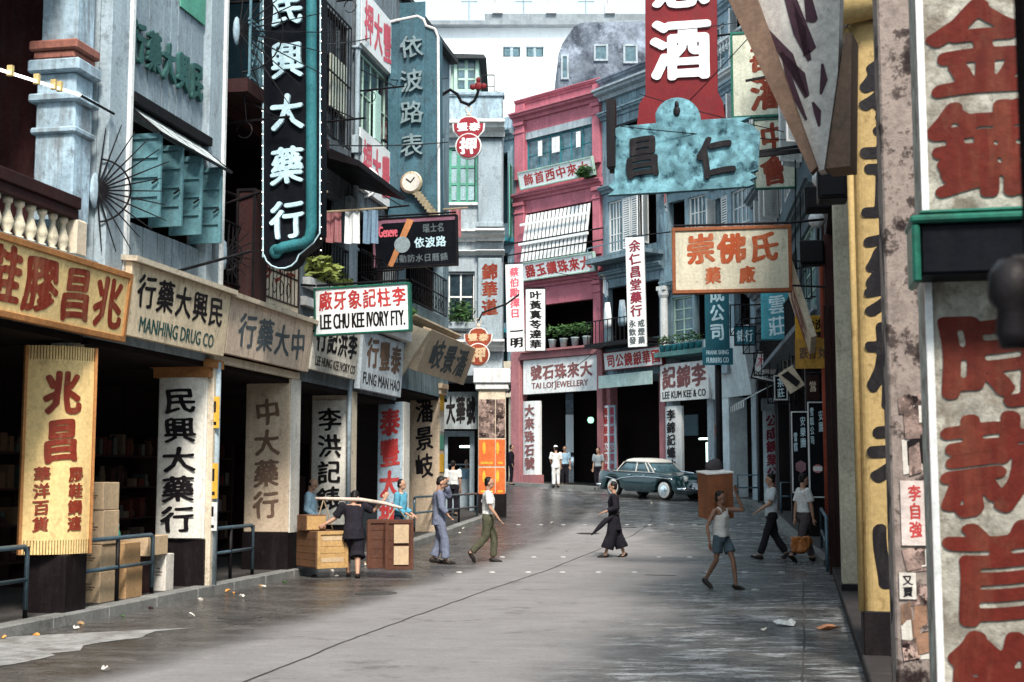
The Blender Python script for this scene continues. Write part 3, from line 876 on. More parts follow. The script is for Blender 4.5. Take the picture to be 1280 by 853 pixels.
# house 3: iron-grilled verandah
h3 = T('shophouse', 'dark recessed verandah house with iron lattice, above the cream drug shop portal', 'building', LF, 21, 0, 0)
sx0, sx1 = 19.2, 22.85
house_shell(h3, sx0, sx1, 3.3, 13.5, [(19.4, 22.5, 4.5, 7.2), (19.4, 22.5, 7.6, 10.6)], maroon)
dark_room(h3, 19.4, 22.5, 4.5, 7.2, .25, 2.2); dark_room(h3, 19.4, 22.5, 7.6, 10.6, .25, 1.5, mat('dim blue room', (.05, .10, .12), grime=.3))
arcade(h3, sx0, sx1)
h3.part('ledge', B().box(sx0, sx1, -.5, -.003, 7.25, 7.45), darkred)
lt = B()
for i in range(9): lt.bar((19.3 + .4 * i, -.48, 7.45), (19.3 + .4 * i, -.48, 10.5), .03)
for z in (7.5, 8.3, 8.36, 9.3, 10.4): lt.bar((19.25, -.48, z), (22.6, -.48, z), .03)
for i in range(8):
    a = 19.3 + .4 * i
    lt.bar((a, -.48, 8.3), (a + .4, -.48, 7.5), .016).bar((a, -.48, 7.5), (a + .4, -.48, 8.3), .016)
    lt.tube([(a + .2 + .13 * math.cos(q * PI / 5), -.48, 7.9 + .17 * math.sin(q * PI / 5)) for q in range(11)], .013, 4)
for i in range(8): lt.bar((19.35, -.48, 9.3), (19.35 + 1.3 * math.cos(i * .22), -.48, 9.3 + 1.1 * math.sin(i * .22)), .014)
h3.part('iron_lattice', lt, mat('blue grey ironwork', (.12, .22, .26), grime=.3, rough=.4))
dr = B()
for i in range(8): dr.box(19.45 + .38 * i, 19.7 + .38 * i, 1.2, 1.24, 4.6, 6.9)
h3.part('timber_screen', dr, darkred)
h3.part('portal', B().box(19.2, 22.8, -.06, .4, 3.3, 3.42).box(19.2, 19.42, -.08, .3, -.1, 3.3), cream, bevel=.01)
pillar(h3, lface(362), .42, .78, 3.3, .74, sandst, blackd, '中大藥行', brownl, (.95, 3.0), cw=.5)
h3.part('pale_side', B().box(lface(362) + .02, lface(362) + .44, -.03, -.004, .74, 3.3), creamw)  # lit street side of the pillar, painted paler than its shaded front

# houses 4 and 5
h4 = T('shophouse', 'tall house with big iron framed window and dark canopy behind the neon drug sign', 'building', LF, 24, 0, 0)
sx0, sx1 = 22.9, 25.6
house_shell(h4, sx0, sx1, 3.3, 14.5, [(23.2, 25.3, 7.9, 10.3), (23.2, 25.2, 5.0, 6.9)], slatew)
window(h4, 23.2, 25.3, 7.9, 10.3, 0, iron, 4, 3, glassd, .05)
h4.part('blind', B().box(24.3, 25.2, -.02, .03, 8.5, 9.5), mat('ivory roller blind', (.62, .66, .55), grime=.2))
dark_room(h4, 23.2, 25.2, 5.0, 6.9, .25, 1.5)
h4.part('canopy', B().add([(23.0, -.002, 7.55), (25.9, -.002, 7.55), (25.9, -1.0, 7.1), (23.0, -1.0, 7.1), (23.0, -.002, 7.3), (25.9, -.002, 7.3), (25.9, -1.0, 7.0), (23.0, -1.0, 7.0)], [(0, 1, 2, 3), (7, 6, 5, 4), (3, 2, 6, 7), (0, 3, 7, 4), (1, 5, 6, 2)]), iron)
h4.part('balcony_ledge', B().box(sx0, sx1, -.10, -.003, 4.6, 4.75), white)
h4.part('pilaster', B().box(25.2, 25.6, -.14, -.003, 4.75, 7.0), greyw, bevel=.02)
arcade(h4, sx0, sx1)
pillar(h4, lface(438), .42, .78, 3.35, .74, cream, blackd, '李洪記錶', blackl, (1.0, 3.0), board=creamw, cw=.52)
dp = B().tube([(25.62, -.1, 4.6), (25.62, -.1, 14)], .05, 8).tube([(25.62, -.1, 4.6), (25.62, -.02, 3.2), (25.62, -.02, .1)], .045, 8)
for z in (6, 8, 10, 12): dp.box(25.55, 25.7, -.16, 0, z, z + .05)
h4.part('downpipe', dp, greyp, smooth=True)

h5 = T('shophouse', 'pale house with two white panels of rose characters above and below its long window', 'building', LF, 27, 0, 0)
sx0, sx1 = 25.72, 28.9
house_shell(h5, sx0, sx1, 3.3, 15, [(25.95, 28.6, 8.55, 10.15), (26, 28.6, 5, 6.9)], slatew)
window(h5, 25.95, 28.6, 8.55, 10.15, 0, greenp, 5, 2, glassd, .05)
h5.part('blind', B().box(27.1, 27.5, -.02, .03, 8.6, 9.6), mat('mint blind', (.42, .62, .55), grime=.2))
dark_room(h5, 26, 28.6, 5, 6.9, .25, 1.5)
for z0, z1 in ((10.2, 11.35), (7.3, 8.5)):
    p = h5.part('lettered_panel', B().box(25.85, 28.75, -.1, -.003, z0, z1), whites)
    h5.part('lettering', chars(B(), '押大豐泰', 26.0, 28.6, z0 + .1, z1 - .1, -.108, bold=.04), pinkl, p)
h5.part('balcony_ledge', B().box(sx0, sx1, -.35, -.003, 4.55, 4.75), white)
arcade(h5, sx0, sx1)
pillar(h5, lface(503), .5, .56, 3.3, .6, mat('powder blue board', (.36, .46, .54), grime=.4), blackd, '泰豐大押', redb, (.5, 3.2), bold=.06, cw=.5)
h5.part('pale_side', B().box(lface(503) + .02, lface(503) + .5, -.03, -.004, .4, 3.3), creamw)

h6 = T('shophouse', 'sand coloured house with overhanging lettered fascia, beside the corner building', 'building', LF, 31, 0, 0)
sx0, sx1 = 29.0, 33.6
house_shell(h6, sx0, sx1, 3.6, 12.3, [(29.6, 31.0, 8.6, 10.2), (31.6, 33.0, 8.6, 10.2), (29.6, 33.0, 5.6, 7.2)], bluew)
for q in ((29.6, 31.0, 8.6, 10.2), (31.6, 33.0, 8.6, 10.2)): window(h6, *q, 0, greenp, 2, 3)
dark_room(h6, 29.6, 33.0, 5.6, 7.2, .25, 1.5)
h6.part('roof', B().prismx([(-.2, 12.22), (-.2, 12.34), (5, 13.9), (5, 12.3)], sx0 - .2, sx1 + .1), roofm)
h6.part('chimney', B().box(29.6, 30.1, .6, 1.1, 12.3, 13.6).box(29.52, 30.18, .52, 1.18, 13.6, 13.8), mat('brick chimney', (.3, .16, .12), grime=.5), bevel=.02)
arcade(h6, sx0, sx1, 3.6)
cornice(h6, sx0, sx1, 5.0, cream, .35, .2, 0)
pillar(h6, lface(549), .5, .74, 3.95, .3, sandst, blackd, '潘景岐', blackl, (1.6, 3.6), cw=.5, capital=sandst)
for k, (m, z) in enumerate(((yposter, 3.3), (paper, 2.7), (greenw, 2.35), (yposter, 1.8))):
    s = lface(549)
    h6.part('poster', B().box(s + .05, s + .45, -.012, -.003, z - .02, z + .42), m)

# posters and pipe beside the drug company pillar
s = 19.35
pt = T('posted_drainpipe', 'pale drainpipe with yellow bills pasted on it, beside the white drug company pillar', 'pipe', LF, s, -.1, 0)
pt.part('pipe', B().tube([(s, -.05, .1), (s, -.05, 3.3)], .07, 10), greyp, smooth=True)
for z, h, m in ((2.35, .45, yposter), (1.35, .5, yposter), (.9, .4, white)):
    b = pt.part('bill', B().box(s - .12, s - .11, -.16, .06, z, z + h), m)
    pt.part('print', B().box(s - .1235, s - .121, -.11, .01, z + h * .5, z + h * .85).box(s - .1235, s - .121, -.12, .02, z + h * .1, z + h * .2), blackl, b)

# ---------------------------------------------------------------- signs along the left-hand row
T1 = math.radians(6)
R_ = lambda fr, pl, pr, pt_, pb, o=0: fr.rect(pl, pr, pt_, pb, o)
sign('yellow signboard with brick red characters in a brown orange frame, over the left kerb', LS, (12.05, 16.0, 3.3, 4.12), .12, yellow_l,
     [('號鞋膠昌兆', .04, .97, .1, .92, redp, 'h')], orange_f, .07, .1, T1, bold=.045)
sign('cream signboard of the drug company in black characters and thin English capitals', LS, (15.95, 18.95, 3.38, 4.28), .14, mat('warm cream board', (.72, .59, .41), grime=.6, var=.12),
     [('行藥大興民', .06, .94, .40, .92, blackl, 'h'), ('MANHING DRUG CO', .12, .86, .09, .30, greenl, 'l')], None, .05, .12, T1,
     extra=lambda t: t.part('top_ledge', B().box(15.9, 19.0, -.28, 0, 4.285, 4.35), cream))
sign('sand pink signboard with four slate characters over the cream portal', LF, (19.35, 22.85, 3.44, 4.26), .12, mat('sandy pink board', (.66, .52, .40), grime=.6, var=.12),
     [('行藥大中', .1, .92, .15, .85, greyl, 'h')], None, .05, .12, T1, extra=lambda t: t.part('top_ledge', B().box(19.3, 22.9, -.26, 0, 4.265, 4.33), cream))
sign('white signboard with crowded black characters and small English capitals, left of the downpipe', LF, (22.95, 25.5, 3.5, 4.4), .12, mat('chalky board', (.68, .63, .54), grime=.45),
     [('行記洪李', .05, .95, .36, .95, blackl, 'h'), ('LEE HUNG KEE IVORY CO', .08, .95, .1, .28, blackl, 'l')], None, .05, .12, T1, bold=.05)
sign('blue white signboard with three brown characters, right of the downpipe', LF, (25.8, 28.7, 3.35, 4.5), .1, mat('pale blue board', (.52, .58, .62), grime=.4),
     [('行豐泰', .1, .95, .38, .95, brownl, 'h'), ('FUNG MAN HAO', .06, .95, .1, .3, blackl, 'l')], None, .05, .12, T1 * .6, bold=.05)
sign('sand coloured hopper shaped fascia with three tall black characters', LF, (29.2, 33.7, 3.98, 4.95), .28, sandst,
     [('岐景潘', .12, .9, .12, .9, greyl, 'h')], None, .05, .2, math.radians(20), bold=.045,
     extra=lambda t: t.part('side_bracket', B().prismx([(-.4, 4.9), (-.05, 3.5), (-.0, 3.5), (0, 4.9)], 29.02, 29.18), cream))
b_small = LF.rect(318, 370, 312, 378, 0.05)
sign('small ivory board with red characters hung under the dark verandah', LF, (b_small[0], b_small[1], 4.4, 5.55), .06, cream, [('參少牛', .1, .92, .3, .8, redp, 'h')], None)

# the bowed yellow pillar board
p0 = LF.W(15.30, .50, 0); p1 = LF.W(15.80, -.06, 0)
yf = Fr(p0.x, p0.y, p1.x - p0.x, p1.y - p0.y); yw = math.dist(p0.xy, p1.xy)
yb = T('pillar_board', 'tall bowed yellow board with brick red characters, wrapped round the nearest left pillar', 'sign', yf, yw / 2, -.05, .8)
def arc(v, k=.14): return -.05 - k * math.sin(PI * v)
n = 12; pts = [(yw * i / n, arc(i / n)) for i in range(n + 1)]
yb.part('board', B().slab(pts + [(yw, .0), (0, .0)], .94, 3.0), yellow_l)
for z0, z1 in ((.78, .94), (3.0, 3.16)):
    for i in range(24):
        a = yw * (i + .1) / 24; c = yw * (i + .8) / 24
        yb.part('slat', B().slab([(a, arc((i + .1) / 24)), (c, arc((i + .8) / 24)), (c, .0), (a, .0)], z0, z1), yellow_l)
yb.part('edge', B().box(-.03, 0, -.08, .03, .78, 3.16).box(yw, yw + .03, -.08, .03, .78, 3.16), orange_f)
def bow(b, k=.14):
    b.v = [(x, y + arc(max(0, min(1, x / yw)), k) - .012, z) for x, y, z in b.v]; return b
tb = B(); chars(tb, '兆昌', yw * .2, yw * .8, 1.80, 2.90, 0, True, bold=.055)
chars(tb, '華洋百貨', yw * .12, yw * .37, 1.03, 1.78, 0, True, bold=.04); chars(tb, '膠鞋鋼遮', yw * .62, yw * .87, 1.03, 1.78, 0, True, bold=.04)
yb.part('lettering', bow(tb), redp)
# ---------------------------------------------------------------- corner house facing down the street
zc = lambda py, d=38.2: 1.65 + (597 - py) / (F / d)
xc = lambda px, d=38.2: (px - 640) / F * d + 2.6
ch = T('corner_house', 'grey white classical corner building with green shuttered window and bill covered pillar', 'building', CF, 1.2, 0, gz(-1.4, 38.2))
X0, X1 = -3.2, xc(628)
wx0, wx1 = xc(548), xc(596)
ops = [(wx0, wx1, zc(250), zc(178)), (wx0 - .5, xc(593), zc(402), zc(338)), ]
house_shell(ch, X0, X1, zc(470), zc(108), ops, greyw, depth=5, gap=0)
# green window with open leaves
z0, z1 = ops[0][2:]
window(ch, wx0, wx1, z0, z1, 0, greenw, 4, 3, mat('pale glass', (.30, .42, .45), rough=.2, grime=.3, var=.3), .06, .07, sill=white)
z0, z1 = ops[1][2:]
dark_room(ch, ops[1][0], ops[1][1], z0, z1, .25, 1.2)
window(ch, ops[1][0], ops[1][1], z0 + .02, z1 - .02, .05, white, 4, 2, glassd, .05, .05)
b = B(); b.leaves((wx0 + .5, -.1, z0 + .25), .45, 130, .1); b.leaves((wx1 - .4, -.1, z0 + .2), .4, 110, .1)
ch.part('window_plant', b, leaf)
ch.part('planter', B().box(wx0 - .2, wx1, -.3, -.004, z0 - .22, z0 - .04), greyw)
for za, o, h in ((zc(300), .34, .32), (zc(318), .16, .14), (zc(166), .5, .42), (zc(440), .36, .32)):
    cornice(ch, X0, X1, za, white, o, h, 0, ends=0)
    cornice(ch, xc(597) - .06, X1 + .06, za, white, o + .12, h, 0)
ch.part('parapet', B().box(X0, X1 + .02, -.1, .2, zc(148), zc(108)).box(X0, X1 + .06, -.16, .24, zc(113), zc(107)), bluep, bevel=.02)
pa, pb = xc(597), xc(627)
ch.part('pilaster', B().box(pa, pb, -.16, -.003, zc(283), zc(172)).box(pa - .05, pb + .05, -.2, -.003, zc(283), zc(276)).box(pa, pb, -.16, -.003, zc(428), zc(322)), greyp, bevel=.02)
ch.part('lettering', chars(B(), '錦華道', pa + .1, pb - .1, zc(396), zc(328), -.166, True, bold=.06), redp)
# roof room
rr = ch.part('roof_room', B().box(X0 + .5, xc(598), .35, 3.6, zc(108), zc(62)), greenp)
ch.part('roof', B().prism([(X0 + .2, zc(50)), (xc(604), zc(56)), (xc(607), zc(61)), (X0 + .2, zc(60))], .0, 3.9), roofm, rr)
w = window(ch, xc(565), xc(597), zc(103), zc(55), .18, greenp, 2, 3, glassb, .1, .06)
window(ch, X0 + .8, xc(561), zc(103), zc(55), .18, greyw, 2, 1, glassd, .05, .04)
ch.part('roof_rail', B().bar((xc(601), .1, zc(108)), (xc(601), .1, zc(82)), .03).bar((xc(617), .1, zc(108)), (xc(617), .1, zc(82)), .03).bar((xc(601), .1, zc(82)), (xc(617), .1, zc(82)), .03).bar((xc(601), .1, zc(97)), (xc(617), .1, zc(97)), .02), iron)
# ground floor
g0 = gz(-.6, 39)
pl = ch.part('pillar', B().box(pa + .02, pb + .12, -.12, .62, g0 + .62, zc(466)), cream, bevel=.03)
ch.part('dado', B().box(pa, pb + .14, -.14, .64, g0 - .1, g0 + .62), blackd, pl)
ch.part('capital', B().box(pa - .06, pb + .2, -.2, .7, zc(488), zc(480)).box(pa - .12, pb + .26, -.26, .76, zc(480), zc(462)), white, pl, bevel=.02)
rows = [(500, 548, 0), (550, 583, 1), (585, 618, 1)]
for ya, yb_, k in rows:
    for (u0, u1) in ((pa + .04, (pa + pb) / 2 + .16), ((pa + pb) / 2 + .18, pb + .1)):
        po = ch.part('poster', B().box(u0, u1, -.13, -.121, zc(yb_), zc(ya)), oposter if k else posterm, pl)
        if k:
            ch.part('print', B().ell(((u0 + u1) / 2 - .08, -.132, zc(ya) - .25), .05, .004, .18, 8, 5).box(u0 + .06, u1 - .06, -.1335, -.131, zc(yb_) + .06, zc(yb_) + .12), yposter, po)
for z in (2.6, 1.9): ch.part('poster', B().box(pb + .121, pb + .13, .0, .55, z - .35, z + .3), posterm, pl)
fz = ch.part('fascia', B().box(X0, pa - .06, -.05, .2, zc(470), zc(444)), greyw)
shp = ch.part('shop_board', B().box(xc(553), xc(597), .5, .56, zc(536), zc(489)), mat('faded grey board', (.3, .33, .34), grime=.7))
ch.part('lettering', chars(B(), '大華號', xc(556), xc(594), zc(532), zc(493), .494, bold=.06), blackl, shp)
ch.part('shop_wall', B().box(X0, pb, 3.2, 3.3, g0 - .2, zc(470)), dark)
ch.part('door_frame', B().box(xc(586), xc(592), .9, 1.0, g0, zc(538)).box(xc(554), xc(558), .9, 1.0, g0, zc(538)).box(xc(558), xc(586), .9, 1.0, zc(545), zc(538)), greyp)
lm = ch.part('shop_lamp', B().tube([(xc(570), 2.8, zc(556)), (xc(588), 2.8, zc(556))], .035, 8), tubeg)
ch.part('show_case', B().box(xc(556), xc(590), 1.8, 2.2, g0 + .1, g0 + 1.0).frame(xc(556), xc(590), g0 + 1.0, g0 + 1.5, .04, 1.8, 1.86), greyp)

# ---------------------------------------------------------------- row beyond the bend
def ground_z(fr, x): return gz(*fr.W(x, 0, 0).xy)

# low buildings left of the pink house
r1 = T('shophouse', 'shadowed blue green balcony house with a louvred shutter, between corner building and pink house', 'building', R1F, R1W - 3, 0, ground_z(R1F, R1W - 3))
a0 = R1W - 8
zz = R1F.rect(618, 640, 130, 330)[2:]
house_shell(r1, a0, R1W, 5.3, 16.6, [(R1W - 5.5, R1W - .5, 12.5, 15.6), (R1W - 5.5, R1W - .5, 8.2, 11.2), (R1W - 5.5, R1W - .5, 5.6, 7.6)], bluew)
for q in ((12.5, 15.6), (8.2, 11.2), (5.6, 7.6)): dark_room(r1, R1W - 5.5, R1W - .5, *q, .25, 1.4, mat('dim teal room', (.015, .04, .045), grime=.2))
for z in (11.6, 7.7): r1.part('balcony', B().box(a0, R1W - .05, -.8, -.003, z, z + .16).frame(R1W - 5.5, R1W - .1, z + .2, z + 1.0, .05, -.8, -.75), tealsign)
cornice(r1, a0, R1W, 16.1, bluew, .5, .4)
s_ = R1F.L(631, 210)[0]
for i in range(2): shutter(r1, s_ + i * .9 - .5, -.02, 12.4 - .6, 14.9, .8, .9, greenw)
b = B(); b.leaves((R1W - 1.3, -.5, 8.3), .6, 160, .13); r1.part('balcony_plant', b, leaf)
r1.part('parapet', B().box(a0, R1W, .1, .3, 16.6, 17.2), bluep)
r1.part('shop_wall', B().box(a0, R1W, 3, 3.1, .5, 5.3), dark)
r1.part('pillar', B().box(R1W - .45, R1W - .06, 0, .4, ground_z(R1F, R1W) - .1, 5.3), cream, bevel=.02)

# the pink house
pk = T('shophouse', 'bright pink stucco house with jewellery shop at street level', 'building', R2F, R2W / 2, 0, ground_z(R2F, R2W / 2))
Lz = lambda px, py: R2F.L(px, py)[1]
W2 = R2W
e = [R2F.rect(662, 744, 152 - 3, 204), R2F.rect(664, 744, 262, 318), R2F.rect(676, 742, 382, 436)]
zt = [(14.0 + 0, 0)]
z_top = R2F.L(700, 112)[1]; z_c1 = R2F.L(700, 134)[1]
w1 = (.62, W2 - .45, R2F.L(700, 206)[1], R2F.L(700, 156)[1])
w2 = (.62, W2 - .45, R2F.L(705, 322)[1], R2F.L(705, 258)[1])
w3 = (.62, W2 - .45, R2F.L(705, 436)[1], R2F.L(705, 378)[1])
gzz = ground_z(R2F, W2 / 2)
zg = R2F.L(700, 447)[1]
house_shell(pk, 0, W2, zg - .1, z_top, [w1, w2, w3], pink)
dark_room(pk, *w1[:2], *w1[2:], .25, 1.5, mat('dim teal room', (.015, .04, .045))); dark_room(pk, *w2[:2], *w2[2:], .25, 1.5); dark_room(pk, *w3[:2], *w3[2:], .25, 1.8)
cornice(pk, 0, W2, z_c1 - .2, pink, .4, .35, ends=.1)
cornice(pk, 0, W2, w2[3] + .55, pink, .3, .3, ends=.05); cornice(pk, 0, W2, w3[3] + .75, pink, .3, .3, ends=.05)
cornice(pk, .0, W2, z_top - .22, pink, .14, .22)
for a, c in ((.03, .58), (W2 - .42, W2 - .03)):
    for lo, hi in ((w1[2] - .3, z_c1 - .25), (w2[2] - .1, w2[3] + .5), (w3[2], w3[3] + .7)):
        p = pk.part('pilaster', B().box(a, c, -.14, -.003, lo, hi).box(a - .02, c + .02, -.18, -.003, hi - .5, hi - .42).box(a - .03, c + .03, -.22, -.003, hi - .16, hi - .004), pink, bevel=.015)
    pk.part('parapet_pier', B().box(a, c, -.1, -.003, z_c1 + .17, z_top - .22), pink)
window(pk, w1[0], w1[1], w1[2], w1[3] - .32, .02, tealsign, 6, 2, glassb, .05)
pk.part('lintel', B().box(w1[0], w1[1], -.04, .1, w1[3] - .3, w1[3] - .005), greyw)
for i in (1.35, 2.15, 2.35, 3.5):
    pk.part('hung_shirt', B().box(i, i + .22, -.06, -.03, w1[3] - 1.15, w1[3] - .5), white)
# white slatted blind hung out over the second floor window
bl = pk.part('lattice_frame', B().box(w2[0] - .05, w2[1], -.36, -.32, w2[2] + .72 * (w2[3] - w2[2]), w2[2] + .77 * (w2[3] - w2[2])).box(w2[0] - .1, w2[1], -.4, -.34, w2[2] + .33 * (w2[3] - w2[2]), w2[2] + .38 * (w2[3] - w2[2])), whites)
n = 17; Wd = (w2[1] - w2[0] - .1) / n
for i in range(n):
    a = w2[0] + .05 + Wd * i
    pk.part('slat', B().add([(a, -.08, w2[3] - .1), (a + Wd * .66, -.08, w2[3] - .1), (a + Wd * .66, -.42, w2[2]), (a, -.42, w2[2]), (a, -.05, w2[3] - .1), (a + Wd * .66, -.05, w2[3] - .1), (a + Wd * .66, -.39, w2[2]), (a, -.39, w2[2])], [(3, 2, 1, 0), (4, 5, 6, 7), (0, 4, 7, 3), (1, 2, 6, 5)]), whites, bl)
for z in (.72, .25): pk.part('pole', B().tube([(w2[0] - 1.0, -.9, w2[2] + z), (w2[1] + .9, -.5, w2[2] + z + .1)], .03, 6), iron)
for i in range(6):
    x = w3[0] + .35 + i * .62
    p = pk.part('flower_pot', B().lathe(x, -.12, [(.12, w3[2] + .02), (.16, w3[2] + .34), (.18, w3[2] + .36), (.18, w3[2] + .4)], 10), pot, smooth=True)
    pk.part('plant', B().leaves((x, -.12, w3[2] + .75), .38, 70, .12, flat=.8), leaf, p)
pk.part('pot_shelf', B().box(w3[0] - .1, w3[1] + .1, -.35, -.004, w3[2] - .06, w3[2] + .02), pinkd)
b = B().leaves((W2 - .5, -.35, w2[3] + 1.1), .42, 240, .16, flat=.6); pk.part('shrub', b, leaf)
# shop portal
pk.part('portal', B().box(-.12, .38, -.2, .3, gzz - .2, zg + .35).box(W2 - .2, W2 + .1, -.2, .3, gzz - .3, zg + .35).box(.38, W2 - .2, -.2, .2, zg - .0, zg + .35), pinkd, bevel=.02)
rb = R2F.rect(662, 747, 449, 492)
sb = pk.part('shop_board', B().box(.5, W2 - .25, -.08, .1, rb[2] + .05, zg - .02), white)
pk.part('lettering', chars(B(), '號石珠來大', .9, W2 - .5, rb[2] + .58, zg - .22, -.09, bold=.05), mat('plum lettering', (.22, .09, .09), grime=.1), sb)
pk.part('lettering', latin(B(), 'TAI LOI JEWELLERY', 1.0, W2 - .75, rb[2] + .18, rb[2] + .5, -.09), mat('plum lettering', (.22, .09, .09)), sb)
rb = R2F.rect(658, 681, 503, 598)
pb_ = pk.part('pillar_board', B().slab([(.42, .1), (.42, -.02), (.6, -.1), (.95, -.12), (1.2, -.1), (1.38, -.02), (1.38, .1)], gzz + .5, rb[3] + .05), white)
pk.part('lettering', chars(B(), '大來珠石號', .6, 1.2, gzz + .7, rb[3] - .05, -.135, True, bold=.05), mat('plum lettering', (.22, .09, .09)), pb_)
pk.part('plinth', B().box(.4, 1.4, -.15, .2, gzz - .2, gzz + .5), pinkd)
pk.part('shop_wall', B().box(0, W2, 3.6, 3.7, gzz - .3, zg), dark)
pk.part('shop_lamp', B().lathe(2.4, 2.0, [(.02, 3.9), (.10, 3.92), (.14, 4.03), (.10, 4.14), (.02, 4.16)], 12), lampg)
pk.part('hanging_board', B().box(2.6, 3.2, 2.6, 2.64, gzz + .9, gzz + 2.6), mat('dim mauve board', (.16, .12, .17)))

def gen_house(fr, Wd, z0, z1, m, label, rows, lintel=None, piers=None, fm=None, ground_m=None, gfl=4.6):
    t = T('shophouse', label, 'building', fr, Wd / 2, 0, ground_z(fr, Wd / 2))
    ops = []
    for (lo, hi, xs) in rows:
        for (a, c, kind) in xs: ops.append((a, c, lo, hi))
    house_shell(t, 0, Wd, z0, z1, ops, m)
    for (lo, hi, xs) in rows:
        for (a, c, kind) in xs:
            if kind == 'd': dark_room(t, a, c, lo, hi, .25, 1.4)
            elif kind == 'w': window(t, a, c, lo, hi, .02, fm or greenp, 2, 4, glassb, .06, .04, sill=greyw)
            elif kind == 'x': window(t, a, c, lo, hi, .02, white, 4, 3, glassb, .06, .04)
            elif kind == 's':
                dark_room(t, a, c, lo, hi, .25, 1.0)
                k = max(2, round((c - a) / .55)); q = (c - a) / k
                for i in range(k):
                    an = rnd.choice((0.05, .9, 1.2, .0))
                    shutter(t, a + q * i + .02, -.01, lo + .02, hi - .02, q - .04, an, white)
        cornice(t, 0, Wd, hi + .35, m, .3, .28)
    g = ground_z(fr, Wd / 2)
    for x in (piers or (0.02, Wd - .4)):
        t.part('pillar', B().box(x, x + .36, 0.01, .4, g - .4, z0 + .01), ground_m or greyw, bevel=.02)
    t.part('shop_wall', B().box(0, Wd, 3.2, 3.3, g - .4, z0), dark)
    return t

q = lambda fr, px, py: fr.L(px, py)[1]
# optical company house
za, zb_ = q(R3F, 790, 310), q(R3F, 790, 245); zd, ze = q(R3F, 790, 425), q(R3F, 790, 355); zf, zh = q(R3F, 790, 200), q(R3F, 790, 150)
r3 = gen_house(R3F, R3W, q(R3F, 790, 470), q(R3F, 780, 88), bluew, 'weathered blue grey house with pale slatted windows, right of the pink house',
      [(zf, zh, [(.5, R3W - .4, 'd')]), (za, zb_, [(.35, 1.2, 'x'), (1.25, R3W - .4, 's')]), (zd, ze, [(.3, R3W - .3, 'd')])], ground_m=pinkd)
cornice(r3, 0, R3W, q(R3F, 780, 118), greyw, .55, .4); cornice(r3, 0, R3W, q(R3F, 780, 100), ruin, .3, .3)
r3.part('balcony', B().box(0, R3W, -.9, -.003, za - .5, za - .35).frame(.1, R3W - .1, za - .33, za + .15, .04, -.88, -.84), bluew)
b = B()
for i in range(14): b.bar((.15 + i * .25, -.9, zd - .1), (.15 + i * .25, -.9, zd + .75), .025)
r3.part('balcony_rail', b.bar((.1, -.9, zd + .77), (R3W - .1, -.9, zd + .77), .04).box(0, R3W, -.95, -.003, zd - .25, zd - .1), iron)
for k in range(3):
    r3.part('hanging_cloth', B().loft([[(.9 + k * .9 + .25 * math.cos(a * PI / 4) * s, -.5 + .08 * math.sin(a * PI / 4), zd + 1.5 - 1.0 * v) for a in range(8)] for v, s in ((0, .5), (.4, .9), (.8, 1.1), (1, .8))]), whites if k != 1 else bluep, smooth=True)
r3.part('shade_board', B().box(.3, R3W - .2, -.5, -.45, q(R3F, 790, 484), q(R3F, 790, 468)), mat('pale green awning', (.42, .56, .54), grime=.3))
gg = ground_z(R3F, .5)
z2 = q(R3F, 765, 507)
for i, (x, m1, lm_) in enumerate(((.02, whites, redb), (.42, mat('slate board', (.20, .28, .34), grime=.3), mat('wine lettering', (.22, .03, .05))))):
    b_ = r3.part('pillar_board', B().box(x, x + .36, -.08, -.0, gg + .3, z2), m1)
    r3.part('lettering', chars(B(), '國華銀鏡公司啟發', x + .04, x + .32, gg + .35, z2 - .05, -.086, True, bold=.05), lm_, b_)
r3.part('fluorescent_sign', B().box(1.6, 3.0, 2.2, 2.25, gg + 2.1, gg + 2.9), mat('dim blue board', (.12, .18, .22)))

# oyster sauce shop house
za, zb_ = q(R4F, 870, 425), q(R4F, 870, 368); zc_, zd_ = q(R4F, 870, 305), q(R4F, 870, 245); zf, zh = q(R4F, 870, 190), q(R4F, 870, 120)
r4 = gen_house(R4F, R4W, q(R4F, 860, 446), 25, mat('sky blue stucco', (.25, .37, .43), grime=.85, var=.25, thr=(.42, .68)), 'tall pale blue house with small paned windows above the sauce shop board',
      [(za, zb_, [(.45, 1.55, 'w'), (1.65, R4W - .15, 'd')]), (zc_, zd_, [(.3, 1.2, 'd'), (1.4, R4W - .3, 'x')]), (zf, zh, [(.4, R4W - .4, 's')]), (17.5, 20, [(.5, R4W - .5, 's')])], fm=greenp, ground_m=greyw)
r4.part('column', B().lathe(.2, -.2, [(.2, za - .4), (.2, za - .2), (.15, za), (.14, zb_), (.2, zb_ + .12), (.22, zb_ + .3)], 12).box(0, .42, -.4, 0, zb_ + .3, zb_ + .45), white, smooth=False)
r4.part('shelf', B().box(0, R4W + .3, -.55, .0 - .003, za - .55, za - .38), mat('teal shelf', (.10, .22, .22), grime=.4))
for i in range(7):
    x = .3 + i * .33
    p = r4.part('flower_pot', B().lathe(x, -.38, [(.09, za - .38), (.12, za - .15), (.13, za - .12)], 8), tealsign, smooth=True)
    r4.part('plant', B().leaves((x, -.38, za + .08), .22, 30, .08), leaf, p)
z0_, z1_ = q(R4F, 860, 501), q(R4F, 860, 454)
sb = r4.part('shop_board', B().box(.06, R4W + .05, -.3, -.18, z0_, z1_), white)
r4.part('lettering', chars(B(), '記錦李', .15, R4W - .05, z0_ + .42, z1_ - .05, -.31, bold=.055), mat('plum lettering', (.22, .09, .09)), sb)
r4.part('lettering', latin(B(), 'LEE KUM KEE & CO', .2, R4W - .1, z0_ + .1, z0_ + .36, -.31), blackl, sb)
g4 = ground_z(R4F, .5); z2 = q(R4F, 845, 508)
